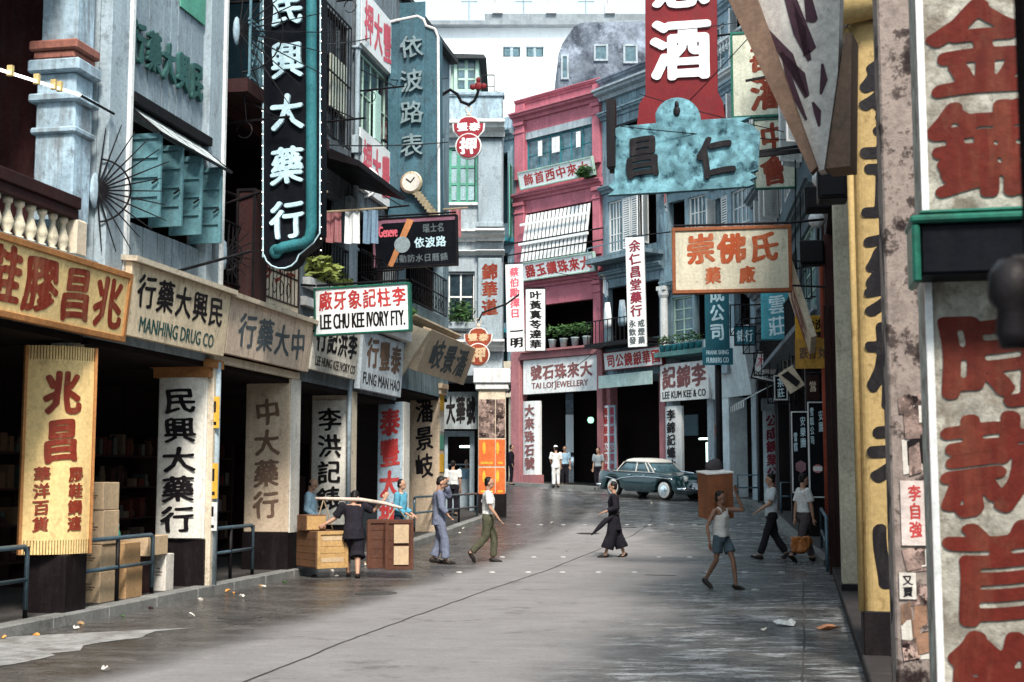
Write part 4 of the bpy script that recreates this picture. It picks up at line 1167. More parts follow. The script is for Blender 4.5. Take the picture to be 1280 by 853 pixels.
pb_ = r4.part('pillar_board', B().slab([(.1, .0), (.1, -.1), (.3, -.2), (.55, -.22), (.8, -.2), (1.0, -.1), (1.0, .0)], g4 + .3, z2), white)
r4.part('lettering', chars(B(), '李錦記蠔油莊', .3, .8, g4 + .4, z2 - .1, -.235, True, bold=.05), blackl, pb_)
r4.part('shop_tube', B().tube([(.5, 1.2, q(R4F, 875, 547)), (1.3, 1.2, q(R4F, 875, 547))], .035, 8).tube([(.9, 1.2, q(R4F, 875, 552)), (.9, 1.2, q(R4F, 875, 577))], .035, 8), tubeg)

# modern white shopfront
z0_, z1_ = q(R5F, 915, 497), q(R5F, 915, 432)
r5 = gen_house(R5F, R5W, z1_ + .6, 26, mat('sky blue stucco 2', (.28, .38, .44), grime=.85, var=.25, thr=(.45, .7)), 'tall pale house of many windows and shutters above the plain white shop awning',
      [(q(R5F, 915, 420), q(R5F, 915, 360), [(.3, 1.4, 'w'), (1.7, R5W - .3, 'd')]), (q(R5F, 915, 305), q(R5F, 915, 240), [(.3, 1.3, 's'), (1.6, R5W - .2, 'x')]), (q(R5F, 915, 190), q(R5F, 915, 125), [(.3, 1.3, 'd'), (1.6, R5W - .3, 's')]), (q(R5F, 915, 80), q(R5F, 915, 20), [(.3, 1.3, 'w'), (1.6, R5W - .3, 's')])], fm=white)
r5.part('hood', B().prismx([(-.12, z0_), (-.4, z1_ - .1), (-.4, z1_ + .3), (0.0, z1_ + .6), (0, z0_)], .05, R5W - .05), mat('smooth white render', (.60, .66, .68), grime=.25))
r5.part('air_grille', B().box(1.2, 1.9, -.40, -.30, z0_ + .8, z0_ + 1.15), greyp)
g5 = ground_z(R5F, 1)
r5.part('white_pier', B().box(.3, 1.35, -.1, .6, g5 - .2, z0_ + .01), mat('smooth white render', (.6, .66, .68)), bevel=.02)
r5.part('notice', B().box(.05, .27, -.02, .0, g5 + 2.2, g5 + 2.6), redp)
cornice(r5, 0, R5W, q(R5F, 915, 100), white, .4, .3)
bb = B()
for i in range(12): baluster(bb, .2 + i * .25, -.1, q(R5F, 915, 60), q(R5F, 915, 48), .07, 6)
r5.part('balustrade', bb.box(0, R5W, -.2, 0, q(R5F, 915, 48), q(R5F, 915, 45)), white)

# mirror works and the last houses of the bend
z6 = q(R6F, 965, 440)
r6 = gen_house(R6F, R6W, z6, 25, slatew, 'slate house with cluttered balconies above the mirror works pillar',
      [(q(R6F, 965, 425), q(R6F, 965, 370), [(.4, R6W - .4, 'd')]), (q(R6F, 965, 310), q(R6F, 965, 240), [(.4, 2.0, 'x'), (2.3, R6W - .3, 's')]), (q(R6F, 965, 190), q(R6F, 965, 120), [(.4, 2, 's'), (2.3, R6W - .3, 's')])], ground_m=blackd)
r6.part('balcony', B().box(0, R6W, -.8, -.003, q(R6F, 965, 322), q(R6F, 965, 314)).frame(.1, R6W - .1, q(R6F, 965, 312), q(R6F, 965, 292), .04, -.8, -.76), bluep)
r7 = gen_house(R7F, R7W, 4.6, 15, mat('dim green stucco', (.09, .13, .15), grime=.8), 'dark house behind the hanging signs on the right side of the bend',
      [(5.3, 7.3, [(.5, 3.5, 'w'), (4.5, 7.5, 'd'), (8.5, 11.5, 'w')]), (9, 11.3, [(.5, 3.5, 's'), (4.5, 7.5, 's'), (8.5, 11.5, 's')])], piers=(.1, 4.2, 8.4, 12.1), ground_m=blackd)

# mirror works pillar, faces down the street
pf = hang(965, 41.5); g6 = gz(8, 41.5)
def rect(fr, a, c, t_, d, o=0): return fr.rect(a, c, t_, d, o)
r = rect(pf, 954, 977, 514, 620)
mp_ = T('arcade_pillar', 'round topped grey pillar with wine red vertical characters, left of the two black poster boards', 'pillar', pf, (r[0] + r[1]) / 2, 0, g6)
pp = mp_.part('shaft', B().slab([(r[0], .3), (r[0], 0), (r[0] + .12, -.09), ((r[0] + r[1]) / 2, -.13), (r[1] - .12, -.09), (r[1], 0), (r[1], .3)], g6 + .2, r[3]), mat('pale slate render', (.40, .47, .50), grime=.4))
mp_.part('capital', B().box(r[0] - .04, r[1] + .04, -.17, .34, r[3], r[3] + .4), greyp, bevel=.04)
mp_.part('lettering', chars(B(), '公成鏡業公司', r[0] + .08, r[1] - .08, g6 + .5, r[3] - .1, -.137, True, bold=.05), mat('wine lettering', (.22, .03, .05)))
mp_.part('dado', B().box(r[0] - .02, r[1] + .02, -.15, .32, g6 - .2, g6 + .2), blackd)

# ---------------------------------------------------------------- near right row
def near_pillar(c0, d, w, z0, z1, dado, m, dm, label, text=None, tm=None, tr=None, chw=None, ds=.45, extra=None, rnd_=0):
    """pillar at distance d whose left edge stands on the kerb line"""
    p = RN.W(-d / .977 * 1.0, 0, 0)
    x0 = .218 * d + .52 + c0
    fr = Fr(x0, d, 0.977, -0.213)
    t = T('arcade_pillar', label, 'pillar', fr, w / 2, 0, -.05)
    if rnd_:
        arc_ = [(rnd_ - rnd_ * math.cos(a * PI / 12), rnd_ - rnd_ * math.sin(a * PI / 12)) for a in range(7)]
        s = t.part('shaft', B().slab([(0, ds)] + arc_ + [(w, 0), (w, ds)], dado, z1), m)
    else: s = t.part('shaft', B().box(0, w, 0, ds, dado, z1), m, bevel=.012)
    t.part('dado', B().box(-.012, w + .012, -.012, ds + .012, -.06, dado), dm, bevel=.01)
    if text: t.part('lettering', chars(B(), text, tr[0], tr[1], tr[2], tr[3], -.006, True, bold=.07, fill=.98), tm, s)
    if extra: extra(t, w)
    return t, fr
def exA(t, w):
    t.part('corner_bead', B().box(-.012, .014, -.014, .012, .2, 6), white)
    t.part('corner_strip', B().box(-.006, -.002, .02, .10, .2, 6), mat('red oxide strip', (.35, .09, .05), grime=.4))
near_pillar(-.02, 5.0, .75, 0, 6.2, .15, mat('pitted white pillar paint', (.36, .34, .29), grime=.8, var=.3, scale=5, gcol=(.12, .09, .065), bump=.7, iso=True, thr=(.47, .58), fine=16), blackd,
      'nearest cream pillar with huge brick red characters, split by a green edged bracket', '金鋪 時款首飾', mat('dark brick lettering', (.10, .013, .008), grime=.5, gcol=(.22, .09, .05)), (.02, .44, .70, 3.50), extra=exA)
near_pillar(0, 7.7, .50, 0, 6.2, .1, stained, stained, 'stained pillar covered with torn bills and a white paper of red characters')
pB = Fr(.218 * 7.7 + .52, 7.7, .977, -.213)
bp_ = T('pasted_bill', 'white paper bill with three red characters pasted on the stained pillar', 'poster', pB, .17, -.005, 1.2)
r = pB.rect(1126, 1166, 601, 682)
bp_.part('sheet', B().box(r[0], r[1], -.012, -.002, r[2], r[3]), mat('pinkish paper', (.62, .52, .48), grime=.2))
bp_.part('lettering', chars(B(), '李自強', r[0] + .04, r[1] - .06, r[2] + .04, r[3] - .02, -.0135, True, bold=.04), redb)
r2_ = pB.rect(1124, 1145, 716, 749)
b2 = T('pasted_bill', 'small white bill with black characters low on the stained pillar', 'poster', pB, (r2_[0] + r2_[1]) / 2, -.005, r2_[2])
b2.part('sheet', B().box(r2_[0], r2_[1], -.012, -.002, r2_[2], r2_[3]), paper); b2.part('lettering', chars(B(), '又賣', r2_[0] + .015, r2_[1] - .015, r2_[2] + .01, r2_[3] - .01, -.0135, True), blackl)
for (pl_, pr_, pt_, pb__, m) in ((1122, 1170, 468, 600, posterm), (1124, 1166, 684, 716, posterm), (1124, 1166, 730, 838, mat('brown paper scraps', (.30, .17, .11), grime=.8, thr=(.5, .6)))):
    rr_ = pB.rect(pl_, pr_, pt_, pb__)
    pc = T('torn_bills', 'layer of torn bills on the stained pillar, ' + ('above the bill of red characters' if pt_ == 468 else 'directly under the bill of red characters' if pt_ == 684 else 'brown, nearest the ground'), 'poster', pB, (rr_[0] + rr_[1]) / 2, -.002, rr_[2])
    for k in range(9):
        a = rnd.uniform(rr_[0], rr_[1] - .08); z = rnd.uniform(rr_[2], rr_[3] - .1); ww, hh = rnd.uniform(.06, .16), rnd.uniform(.08, .22)
        ww = min(ww, rr_[1] - a); hh = min(hh, rr_[3] - z)
        pts = [(a + ww * rnd.uniform(-.0, .12), z), (a + ww, z + hh * rnd.uniform(0, .2)), (a + ww * rnd.uniform(.8, 1), z + hh), (a + ww * .5, z + hh * rnd.uniform(.8, 1)), (a, z + hh * rnd.uniform(.7, 1))]
        pc.part('scrap', B().prism(pts, -.003 - .0009 * k, -.001), (m, paper, posterm, m, blackd)[k % 5])
near_pillar(0, 11.6, .85, 0, 5.75, .5, yell, blackd, 'ochre yellow pillar with large black characters half hidden by the stained pillar', '參茸藥材老山', blackl, (.06, .74, .62, 5.5), rnd_=.11,
      extra=lambda t, w: t.part('rounded_cap', B().tube([(-.16, -.1, 5.82), (w, -.1, 5.98)], .14, 10).tube([(-.02, .0, .5), (-.02, .0, 5.7)], .03, 8), yell, smooth=True))
near_pillar(0, 18.0, .6, 0, 6.2, .22, mat('olive cream pillar', (.46, .42, .32), grime=.35), blackd, 'fourth pillar from the right edge, olive cream and nearly plain', '行藥', blackl, (.24, .7, 1.4, 5.6))
near_pillar(0, 24.5, .5, 0, 6.2, .2, mat('maroon pillar paint', (.06, .022, .02), grime=.3), blackd, 'narrow dark maroon pillar behind the olive cream one')
# out of focus post at the frame's edge
sooty = mat('sooty black post', (.004, .003, .003), spec=.03, grime=0, rough=.95)
t, fr = near_pillar(-.088, 2.45, .5, 0, 5, .1, sooty, sooty, 'black post at the right edge of the view, out of focus', ds=.04)
tb_ = T('wall_bracket', 'black box bracket with bottle green moulded edge across the nearest cream pillar', 'bracket', Fr(.218 * 4.9 + .5, 4.9, .977, -.213), .2, -.1, 2.4)
frb = tb_.fr
rA = frb.rect(1143, 1262, 268, 342, .12)
tb_.part('box', B().box(rA[0] + .02, rA[1] + .3, -.12, .1, rA[2], rA[3] - .03), blacks, bevel=.01)
tb_.part('moulding', B().box(rA[0] - .015, rA[1] + .3, -.15, .12, rA[3] - .03, rA[3]).box(rA[0] - .01, rA[0] + .02, -.14, .1, rA[2] - .03, rA[3] - .03).box(rA[0] + .02, rA[1] + .3, -.135, .1, rA[3] + .001, rA[3] + .02), greent, bevel=.012)
# upper storeys and depth of the near right house
rn = T('shophouse', 'near right hand house whose pillars line the kerb, its upper wall above the frame', 'building', RN, -14, 0, 0)
house_shell(rn, -27, -12.6, 6.25, 9.2, [], mat('dim right house', (.06, .045, .04), grime=.4), depth=6, y=.05)
rn.part('shop_wall', B().box(-27, 3, 3.2, 3.3, -.1, 6.25), dark)
rn.part('party_wall', B().box(-27.1, -27.003, .0, 6, -.1, 9.2), darkred)
cols = [(-19.5, .07), (-21.5, .07), (-23.0, .05)]
dpn = T('drainpipe', 'rust red pipe running up beside the olive cream pillar', 'pipe', RN, -26.4, -.1, 0)
pz = at(1031, 597, 26.0); o_ = RN.L(1031, 597)[0]
frp = hang(1029, 25.2)
r = frp.rect(1026, 1034, 395, 750)
dpn2 = T('drainpipe', 'rust red pipe standing beside the yellow hanging cards', 'pipe', frp, 0, 0, r[2])
dpn2.part('pipe', B().tube([(0, 0, r[2]), (0, 0, r[3] + 1)], .055, 10), mat('rust red pipe', (.26, .05, .025), grime=.3), smooth=True)
PENDING.remove(dpn.o); bpy.data.objects.remove(dpn.o)
frd = hang(1040, 22.6)
r = frd.rect(1030, 1050, 300, 752)
cg = T('folding_shutter', 'folded dark maroon door boards between rust pipe and olive cream pillar', 'door', frd, 0, 0, 0)
for k in range(3): cg.part('board', B().box(-.14 + .1 * k, -.05 + .1 * k, .0 + .05 * k, .06 + .05 * k, 0, 4.6), darkred)

# slanting signboard overhead at right
p = at(990, 100, 9.0)
fo = Fr(p.x, p.y, math.cos(math.radians(-24)), math.sin(math.radians(-24)))
def P2(fr, px, py, o=0): return fr.L(px, py, o)
out = [P2(fo, *v) for v in ((905, -60), (1022, 214), (1030, 212), (1047, 92), (1052, -60))]
os_ = T('overhead_board', 'big slanting signboard overhead at right, its grey white face streaked with purple black strokes', 'sign', fo, out[1][0], 0, out[1][1])
os_.part('board', B().prism(out, -.0, .14), mat('grimy signboard face', (.40, .38, .35), grime=.8, streak=3, scale=2.5, gcol=(.3, .25, .25)))
e0, e1 = out[0], out[1]
side_ = [P2(fo, *v) for v in ((1031, 210), (1048, 92), (1056, 40), (1064, 40), (1062, 207))]
os_.part('side_panel', B().prism(side_, .02, .30), mat('brown board edge', (.16, .10, .07), grime=.4))
os_.part('edge', B().prism([(e0[0] - .12, e0[1]), (e1[0] - .03, e1[1] - .03), (e1[0] + .01, e1[1] + .01), (e0[0] + .12, e0[1])], -.09, -.002), mat('brown board edge', (.16, .10, .07), grime=.4))
strokes = [((978, -20), (1000, 40), (1012, 76), 9), ((957, 36), (985, 72), (1008, 122), 8), ((976, 66), (1000, 96), (1010, 120), 8), ((990, -10), (1012, 62), (1007, 70), 9), ((1005, -30), (1015, 25), (1018, 28), 8), ((978, 68), (990, 110), (1008, 150), 5), ((1028, 80), (1030, 100), (1026, 118), 5), ((1016, 128), (1022, 140), (1024, 158), 5)]
sb_ = B()
for *pp, w_ in strokes:
    P = [P2(fo, *v) for v in pp]; w = w_ * 9.0 / F / 2 * 1.9
    d0 = Vector(P[-1]) - Vector(P[0]); d0.normalize(); nx = Vector((-d0.y, d0.x)) * w
    sb_.prism([tuple(Vector(P[0]) + nx * .3), tuple(Vector(P[1]) + nx), tuple(Vector(P[2]) + nx * .3), tuple(Vector(P[2]) - nx * .3), tuple(Vector(P[1]) - nx), tuple(Vector(P[0]) - nx * .3)], -.006, -.001)
os_.part('lettering', sb_, mat('purple black strokes', (.045, .02, .03), grime=.2))

# ---------------------------------------------------------------- far buildings
bf = Fr(0, 76, 1, 0)
wb = T('white_block', 'large plain white building rising behind the roofs, with two small windows and roof masts', 'building', bf, 2, 0, 3)
zt_ = bf.L(600, 35)[1]; x0, _ = bf.L(480, 60); x1 = bf.L(860, 60)[0]
wins = [bf.rect(628, 651, 58, 72), bf.rect(657, 680, 58, 72)]
house_shell(wb, x0, x1, 3, zt_, [tuple(w) for w in wins], mat('bright white render', (.80, .82, .83), grime=.12, var=.04), depth=8, gap=0)
for w in wins: window(wb, *w, 0, greyp, 2, 1, glassb, .06, .1, sill=white)
wb.part('roof_edge', B().box(x0 - .2, x1, -.6, 8, zt_, zt_ + .25).box(bf.L(606, 30)[0], x1, -.3, 6, zt_ + .25, zt_ + .75), mat('grey roof slab', (.25, .28, .30)))
wb.part('terrace', B().box(bf.L(590, 110)[0], x1, -4, -.003, 3, bf.L(600, 105)[1] - .3), mat('bright white render', (.8, .82, .83)))
for px in (622, 689, 762):
    x = bf.L(px, 20)[0]; wb.part('mast', B().box(x - .3, x + .3, -.5, .1, zt_ + .74, zt_ + 1.3).tube([(x, -.2, zt_ + 1.2), (x, -.2, zt_ + 9)], .2, 8), mat('pale mast paint', (.6, .56, .54), grime=.2))
rf_ = Fr(0, 64, 1, 0)
rz = lambda px, py: rf_.L(px, py)
rb_ = T('ruined_house', 'mould stained old house with small windows above the pink roof', 'building', rf_, rz(750, 80)[0], 0, 5)
out = [(rz(698, 80)[0], 5), (rz(698, 66)[0], rz(698, 66)[1]), rz(703, 52), rz(718, 31), rz(727, 26), (rz(812, 24)[0], rz(812, 24)[1]), (rz(812, 24)[0], 5)]
rb_.part('wall', B().prism(out, .3, 7), ruin)
for (a, c, t_, d) in ((742, 760, 56, 77), (779, 797, 56, 80), (701, 711, 69, 100)):
    r = rf_.rect(a, c, t_, d, -.3)
    f_ = rb_.part('window', B().frame(*r, .1, .2, .3), greyw); rb_.part('pane', B().box(r[0] + .1, r[1] - .1, .24, .29, r[2] + .1, r[3] - .1), glassb, f_)
# ---------------------------------------------------------------- signs hung out over the street
def wires(t, lst, r=.012, m=None):
    b = B()
    for p in lst: b.tube(p, r, 5)
    return t.part('bracket', b, m or iron)

# neon sign of the drug company
fr = sd_(*at(364, 100, 19.3).xy)
P = lambda px, py, o=0: fr.L(px, py, o)
nn_ = T('neon_sign', 'tall black neon drug sign with pale characters and a teal border curling at its foot', 'sign', fr, 0, 0, P(364, 335)[1], 'signs hung out over the left pavement')
ol = [P(329, -120), P(329, 322)] + [P(352 + 22 * math.cos(a), 316 + 20 * math.sin(a)) for a in [PI * .95 - PI * .9 * k / 7 for k in range(8)]] + [P(392, 304), P(400, 292), P(401, -120)]
nn_.part('board', B().prism(ol, 0, .3), blacks)
xt, zt2 = P(390, 0)
path = [(P(390, -120)[0], -.03, P(390, -120)[1])] + [(*[P(390, y)[0]], -.03, P(390, y)[1]) for y in (0, 150, 285)] + [(P(a, b)[0], -.03, P(a, b)[1]) for a, b in ((388, 298), (380, 305), (368, 307), (355, 310), (346, 315))]
nn_.part('border', B().tube(path, .085, 8).ell(path[-1], .11, .06, .11), tealtube, smooth=True)
rim = [(x, -.01, z) for x, z in ol]
nn_.part('neon_tube', B().tube(rim, .012, 5), tube_w)
bulbs = B()
for i in range(24):
    for px in (329, 402):
        x, z = P(px, -20 + i * 14.5); bulbs.ell((x, -.03, z), 0.011, .011, .011, 5, 4)
nn_.part('bulb_string', bulbs, bulbw)
for ch, y in zip('民興大藥行', (10, 76, 141, 208, 275)):
    x, z = P(360, y); b = B(); put(b, ch, x, z, .54, .60, -.01, .05, .03); c_ = nn_.part('character', b, tube_w)
wires(nn_, [[(-.45, .15, P(0, 20)[1]), (-1.1, .15, P(0, 20)[1])], [(-.45, .15, P(0, 250)[1]), (-1.1, .15, P(0, 265)[1])]], .025)

# watch maker's blue sign
fr = sd_(*at(517, 100, 27.3).xy); P = lambda px, py, o=0: fr.L(px, py, o)
ws = T('neon_sign', 'stepped slate blue neon sign with four tube characters, over the watch banner', 'sign', fr, 0, 0, P(517, 272)[1], 'signs hung out over the left pavement')
ol = [P(485, 272), P(485, 30), P(497, 27), P(522, 22), P(530, 26), P(533, 34), P(544, 38), P(548, 48), P(549, 272)]
slate = mat('slate blue sheet metal', (.055, .125, .16), grime=.6, var=.3, rough=.5)
ws.part('board', B().prism(ol, 0, .35), slate)
ws.part('panel', B().box(P(500, 0)[0], P(532, 0)[0], -.03, -.002, P(0, 268)[1], P(0, 40)[1]), slate)
ws.part('neon_tube', B().tube([(x, -.02, z + .02) for x, z in ol[1:]], .03, 6), mat('white glass tubing', (.75, .74, .72), grime=.1))
for ch, y in zip('依波路表', (60, 102, 142, 183)):
    x, z = P(516, y); b = B(); put(b, ch, x, z, .52, .52, -.05, .06, .012); ws.part('character', b, mat('dull neon tubing', (.20, .27, .29), grime=.4))
wc = ws.part('watch_case', B().lathe(0, 0, [(.16, 0), (.235, .02), (.24, .08), (.21, .1)], 20), mat('aged brass', (.50, .42, .28), rough=.35, metal=.4))
x, z = P(516, 230); wc.rotation_euler = (PI / 2, 0, 0); wc.location = (x, -.05, z - ws.off[2])
# case mesh was written relative to the base: shift it back
for v in wc.data.vertices: v.co.z += ws.off[2]
ws.part('watch_face', B().prism([(x + .19 * math.cos(a * PI / 12), z + .19 * math.sin(a * PI / 12)) for a in range(24)], -.165, -.155), paper)
ws.part('watch_hands', B().bar((x, -.172, z), (x + .08, -.172, z + .1), .018).bar((x, -.172, z), (x - .1, -.172, z + .08), .018), blackl)
for k in range(8):
    px, py = 523 + k * 2.9, 243 + k * 3.6; xx, zz_ = P(px, py)
    ws.part('link', B().box(xx - .09, xx + .09, -.13, -.06, zz_ - .035, zz_ + .03), mat('aged brass', (.5, .42, .28)))
wires(ws, [[(-.5, .1, P(0, 60)[1]), (-1.3, .1, P(0, 60)[1])], [(-.5, .1, P(0, 200)[1]), (-1.3, .1, P(0, 190)[1])]], .03)

def hsign(label, r, d, board, rows, frame=None, fw=.05, th=.1, turn=-11, roll=0, group='signs hung out over the street', bold=.032, brk=None, extra=None, name='hanging_sign'):
    fr = hang((r[0] + r[1]) / 2, d, turn); q_ = fr.rect(*r)
    def ex(t):
        if brk:
            X = q_[1] if brk > 0 else q_[0]
            zt_ = q_[3]
            b = B().tube([(q_[0] + .02, 0, zt_ + .06), (q_[1] - .02, 0, zt_ + .06)], .02, 6)
            b.tube([((X), 0, zt_ + .06), (X + brk, 0, zt_ + .10)], .022, 6).tube([(X, 0, q_[2] + .1), (X + brk, 0, q_[2] + .06)], .018, 6)
            for u in (.15, .85): b.tube([(q_[0] + (q_[1] - q_[0]) * u, 0, zt_), (q_[0] + (q_[1] - q_[0]) * u, 0, zt_ + .06)], .012, 5)
            t.part('bracket', b, iron)
        if extra: extra(t, fr, q_)
    return sign(label, fr, q_, 0, board, rows, frame, fw, th, 0, roll, 'sign', name, group, ex, bold)

def ex_watch(t, fr, q_):
    c = lambda u, v: (q_[0] + (q_[1] - q_[0]) * u, q_[2] + (q_[3] - q_[2]) * v)
    x, z = c(.36, .45)
    t.part('watch_picture', B().prism([c(.18, .02), c(.24, .0), c(.5, .93), c(.42, .97)], -.072, -.066), mat('tan strap print', (.45, .19, .08), grime=.1))
    t.part('watch_picture', B().prism([(x + .17 * math.cos(a * PI / 10), z + .17 * math.sin(a * PI / 10)) for a in range(20)], -.078, -.073), mat('grey dial print', (.26, .32, .34)))
    t.part('border_print', B().prism([c(0, 0), c(.05, 0), c(.03, .6), c(.12, .9), c(1, .9), c(1, 1), c(0, 1)], -.064, -.0615), mat('mauve print', (.22, .10, .14)))
hsign('black watch banner with a brown strapped wristwatch, under the stepped blue sign', (467, 572, 272, 334), 26.8, blacks,
      [('Geneve', .08, .30, .62, .84, pinkl, 'l'), ('瑞士名', .60, .86, .66, .86, greyl, 'h'), ('依波路', .50, .88, .36, .60, tube_w, 'h'), ('自動防水日曆錶', .22, .90, .08, .26, greyl, 'h')], iron, .03, .12, -11, math.radians(-1), 'signs hung out over the left pavement', brk=-.9, extra=ex_watch)
hsign('white ivory factory signboard with red characters over tall black English capitals', (396, 514, 358, 417), 22.3, whites,
      [('廠牙象記柱李', .04, .97, .50, .95, redb, 'h'), ('LEE CHU KEE IVORY FTY.', .06, .95, .12, .44, blackl, 'l')], greent, .03, .12, -11, math.radians(-2), 'signs hung out over the left pavement', brk=-.3)

# two pawnshop signs
def pawn(label, cx, cy, s, d, col, lcol):
    fr = hang(cx, d, -4); x, z = fr.L(cx, cy); k = s * d / F
    t = T('pawnshop_sign', label, 'sign', fr, x, 0, z - 1.2 * k, "pawnbrokers' red signs")
    up = [(-1.0, .55), (-.62, .12), (.62, .12), (1.0, .55), (1.05, 1.05), (.72, 1.02), (.55, 1.35), (.25, 1.5), (-.25, 1.5), (-.55, 1.35), (-.72, 1.02), (-1.05, 1.05)]
    for nm, g, mm, y0, y1 in (('rim', 1.0, white, -.05, .05), ('bat_panel', .90, col, -.075, -.051)):
        t.part(nm, B().prism([(x + a * k * g, z + (.8 + (b_ - .8) * g) * k) for a, b_ in up], y0, y1), mm)
        t.part(nm if nm == 'rim' else 'disc', B().prism([(x + .84 * k * g * math.cos(a * PI / 14), z + (-.45 + .84 * g * math.sin(a * PI / 14)) * k) for a in range(28)], y0 - .03, y1 + .003 - .03), mm)
    t.part('lettering', chars(B(), '豐泰', x - .78 * k, x + .78 * k, z + .5 * k, z + 1.1 * k, -.08, bold=.05), lcol)
    t.part('lettering', chars(B(), '押', x - .6 * k, x + .6 * k, z - 1.05 * k, z + .15 * k, -.112, bold=.06), lcol)
    t.part('finial', B().ell((x, 0, z + 1.62 * k), .16 * k, .16 * k, .16 * k, 8, 6).tube([(x + .2 * k * math.sin(a * PI / 6), 0, z + (1.98 + .2 * math.cos(a * PI / 6)) * k) for a in range(13)], .035 * k, 5), mat('brass finial', (.6, .5, .4)))
    return t, fr, x, z, k
t, fr, x, z, k = pawn('upper red pawnbroker sign hanging from a curled iron bracket before the green window', 586, 175, 20, 31, mat('crimson enamel', (.30, .03, .045), grime=.2), whites)
pts = [(x, 0, z + 2.2 * k)] + [(x + a * k, 0, z + b_ * k) for a, b_ in ((0, 2.3), (.35, 2.55), (.55, 3.0), (.6, 3.3))]
pts2 = [(x, 0, z + 2.3 * k)] + [(x + a * k, 0, z + b_ * k) for a, b_ in ((-.5, 2.5), (-.75, 3.0), (-1.2, 3.3), (-1.7, 3.0), (-2.2, 2.6), (-4, 2.6))]
t.part('bracket', B().tube(pts, .04 * 1, 6).tube(pts2, .04, 6), iron)
t.part('scroll', B().ell((x + .6 * k, 0, z + 3.5 * k), .25 * k, .04, .3 * k).ell((x + .25 * k, 0, z + 3.45 * k), .2 * k, .04, .2 * k).ell((x + .95 * k, 0, z + 3.5 * k), .2 * k, .04, .2 * k).ell((x + .6 * k, 0, z + 3.9 * k), .15 * k, .04, .2 * k), redf)
t, fr, x, z, k = pawn('lower red brown pawnbroker sign with yellowed lettering, beside the sand coloured fascia', 598, 436, 17.5, 33, mat('faded red brown enamel', (.30, .06, .03), grime=.3), mat('yellowed lettering', (.62, .45, .28)))
t.part('bracket', B().tube([(x, 0, z + 2.0 * k), (x + .1, 0, z + 2.6 * k), (x + .7, 0, z + 3.2 * k), (x + 1.0, .3, z + 4 * k)], .025, 5).tube([(x - .3, 0, z + 1.2 * k), (x - 1.6, 0, z + 1.5 * k)], .03, 5), iron)

# fortune teller's and doctor's vertical boards
hsign('narrow white vertical board with rose characters above two black ones', (634, 656, 331, 440), 48, whites,
      [('蔡伯勵擇日', .2, .8, .38, .97, pinkl, 'v'), ('一明', .15, .95, .04, .30, blackl, 'v')], None, .03, .12, -4, math.radians(-1.2), brk=-1.6, bold=.045)
hsign('narrow white vertical board with six black characters, against the dark pink house balcony', (657, 682, 361, 439), 49, whites,
      [('叶黃真苓達華', .18, .82, .03, .97, blackl, 'v')], iron, .02, .12, -4, 0, brk=-.4, bold=.05)
# boards on the pink house
def fsign(label, fr, r, o, board, rows, frame=None, fw=.04, tilt=0, **k):
    return sign(label, fr, fr.rect(*r, o), o, board, rows, frame, fw, .12, tilt, **k)
fsign('upper white signboard with six red characters on the pink house', R2F, (652, 744, 206, 228), .35, whites, [('飾首西中來大', .06, .95, .14, .88, redb, 'h')], greenp, .06, math.radians(14), group='boards on the pink house')
fsign('lower white signboard with red characters, under the white slatted blind of the pink house', R2F, (654, 746, 322, 345), .35, whites, [('器玉鑽珠來大', .06, .96, .12, .88, redb, 'h')], greenp, .06, math.radians(14), group='boards on the pink house', bold=.05)
fsign('white signboard with scarlet characters and scarlet edge, above the parked car', R3F, (757, 830, 437, 460), .3, whites, [('司公鏡銀華國', .05, .97, .1, .9, redb, 'h')], redf, .035, math.radians(5), bold=.045)
fsign('white board with one big black character, between the pawn sign and the jewellery portal', R1F, (618, 650, 452, 497), .1, cream, [('廣', .45, 1.0, .1, .9, blackl, 'h')], None, bold=.08)
hsign('tall narrow white board with wine red characters, right of the pink house', (785, 808, 297, 434), 46.5, whites,
      [('余仁昌堂藥行', .16, .84, .27, .98, mat('wine lettering', (.22, .03, .05)), 'v'), ('永飲發', .06, .46, .02, .25, greyl, 'v'), ('戒煙藥', .54, .94, .02, .25, greyl, 'v')], None, .03, .12, -20, math.radians(-1), brk=1.0, bold=.05)

# wine sign
fr = hang(855, 34); P = lambda px, py: fr.L(px, py)
wi = T('hanging_sign', 'tall dark red signboard with huge white character, its foot behind the turquoise board', 'sign', fr, P(852, 155)[0], 0, P(852, 155)[1], 'signs hung out over the street')
wi.part('board', B().prism([P(806, -110), P(807, 118), P(799, 130), P(796, 158), P(907, 152), P(904, 128), P(897, 115), P(895, -110)], 0, .25), redf)
for ch, y, hh in (('酒', 62, 1.75), ('意', -22, 1.5)):
    b = B(); x, z = P(851, y); put(b, ch, x, z, 1.62, hh, -.01, .05, .05, wob=False); wi.part('character', b, whites)
wires(wi, [[(P(896, 40)[0], .1, P(0, 100)[1]), (P(1022, 0)[0], .1, P(0, 92)[1])]], .03)

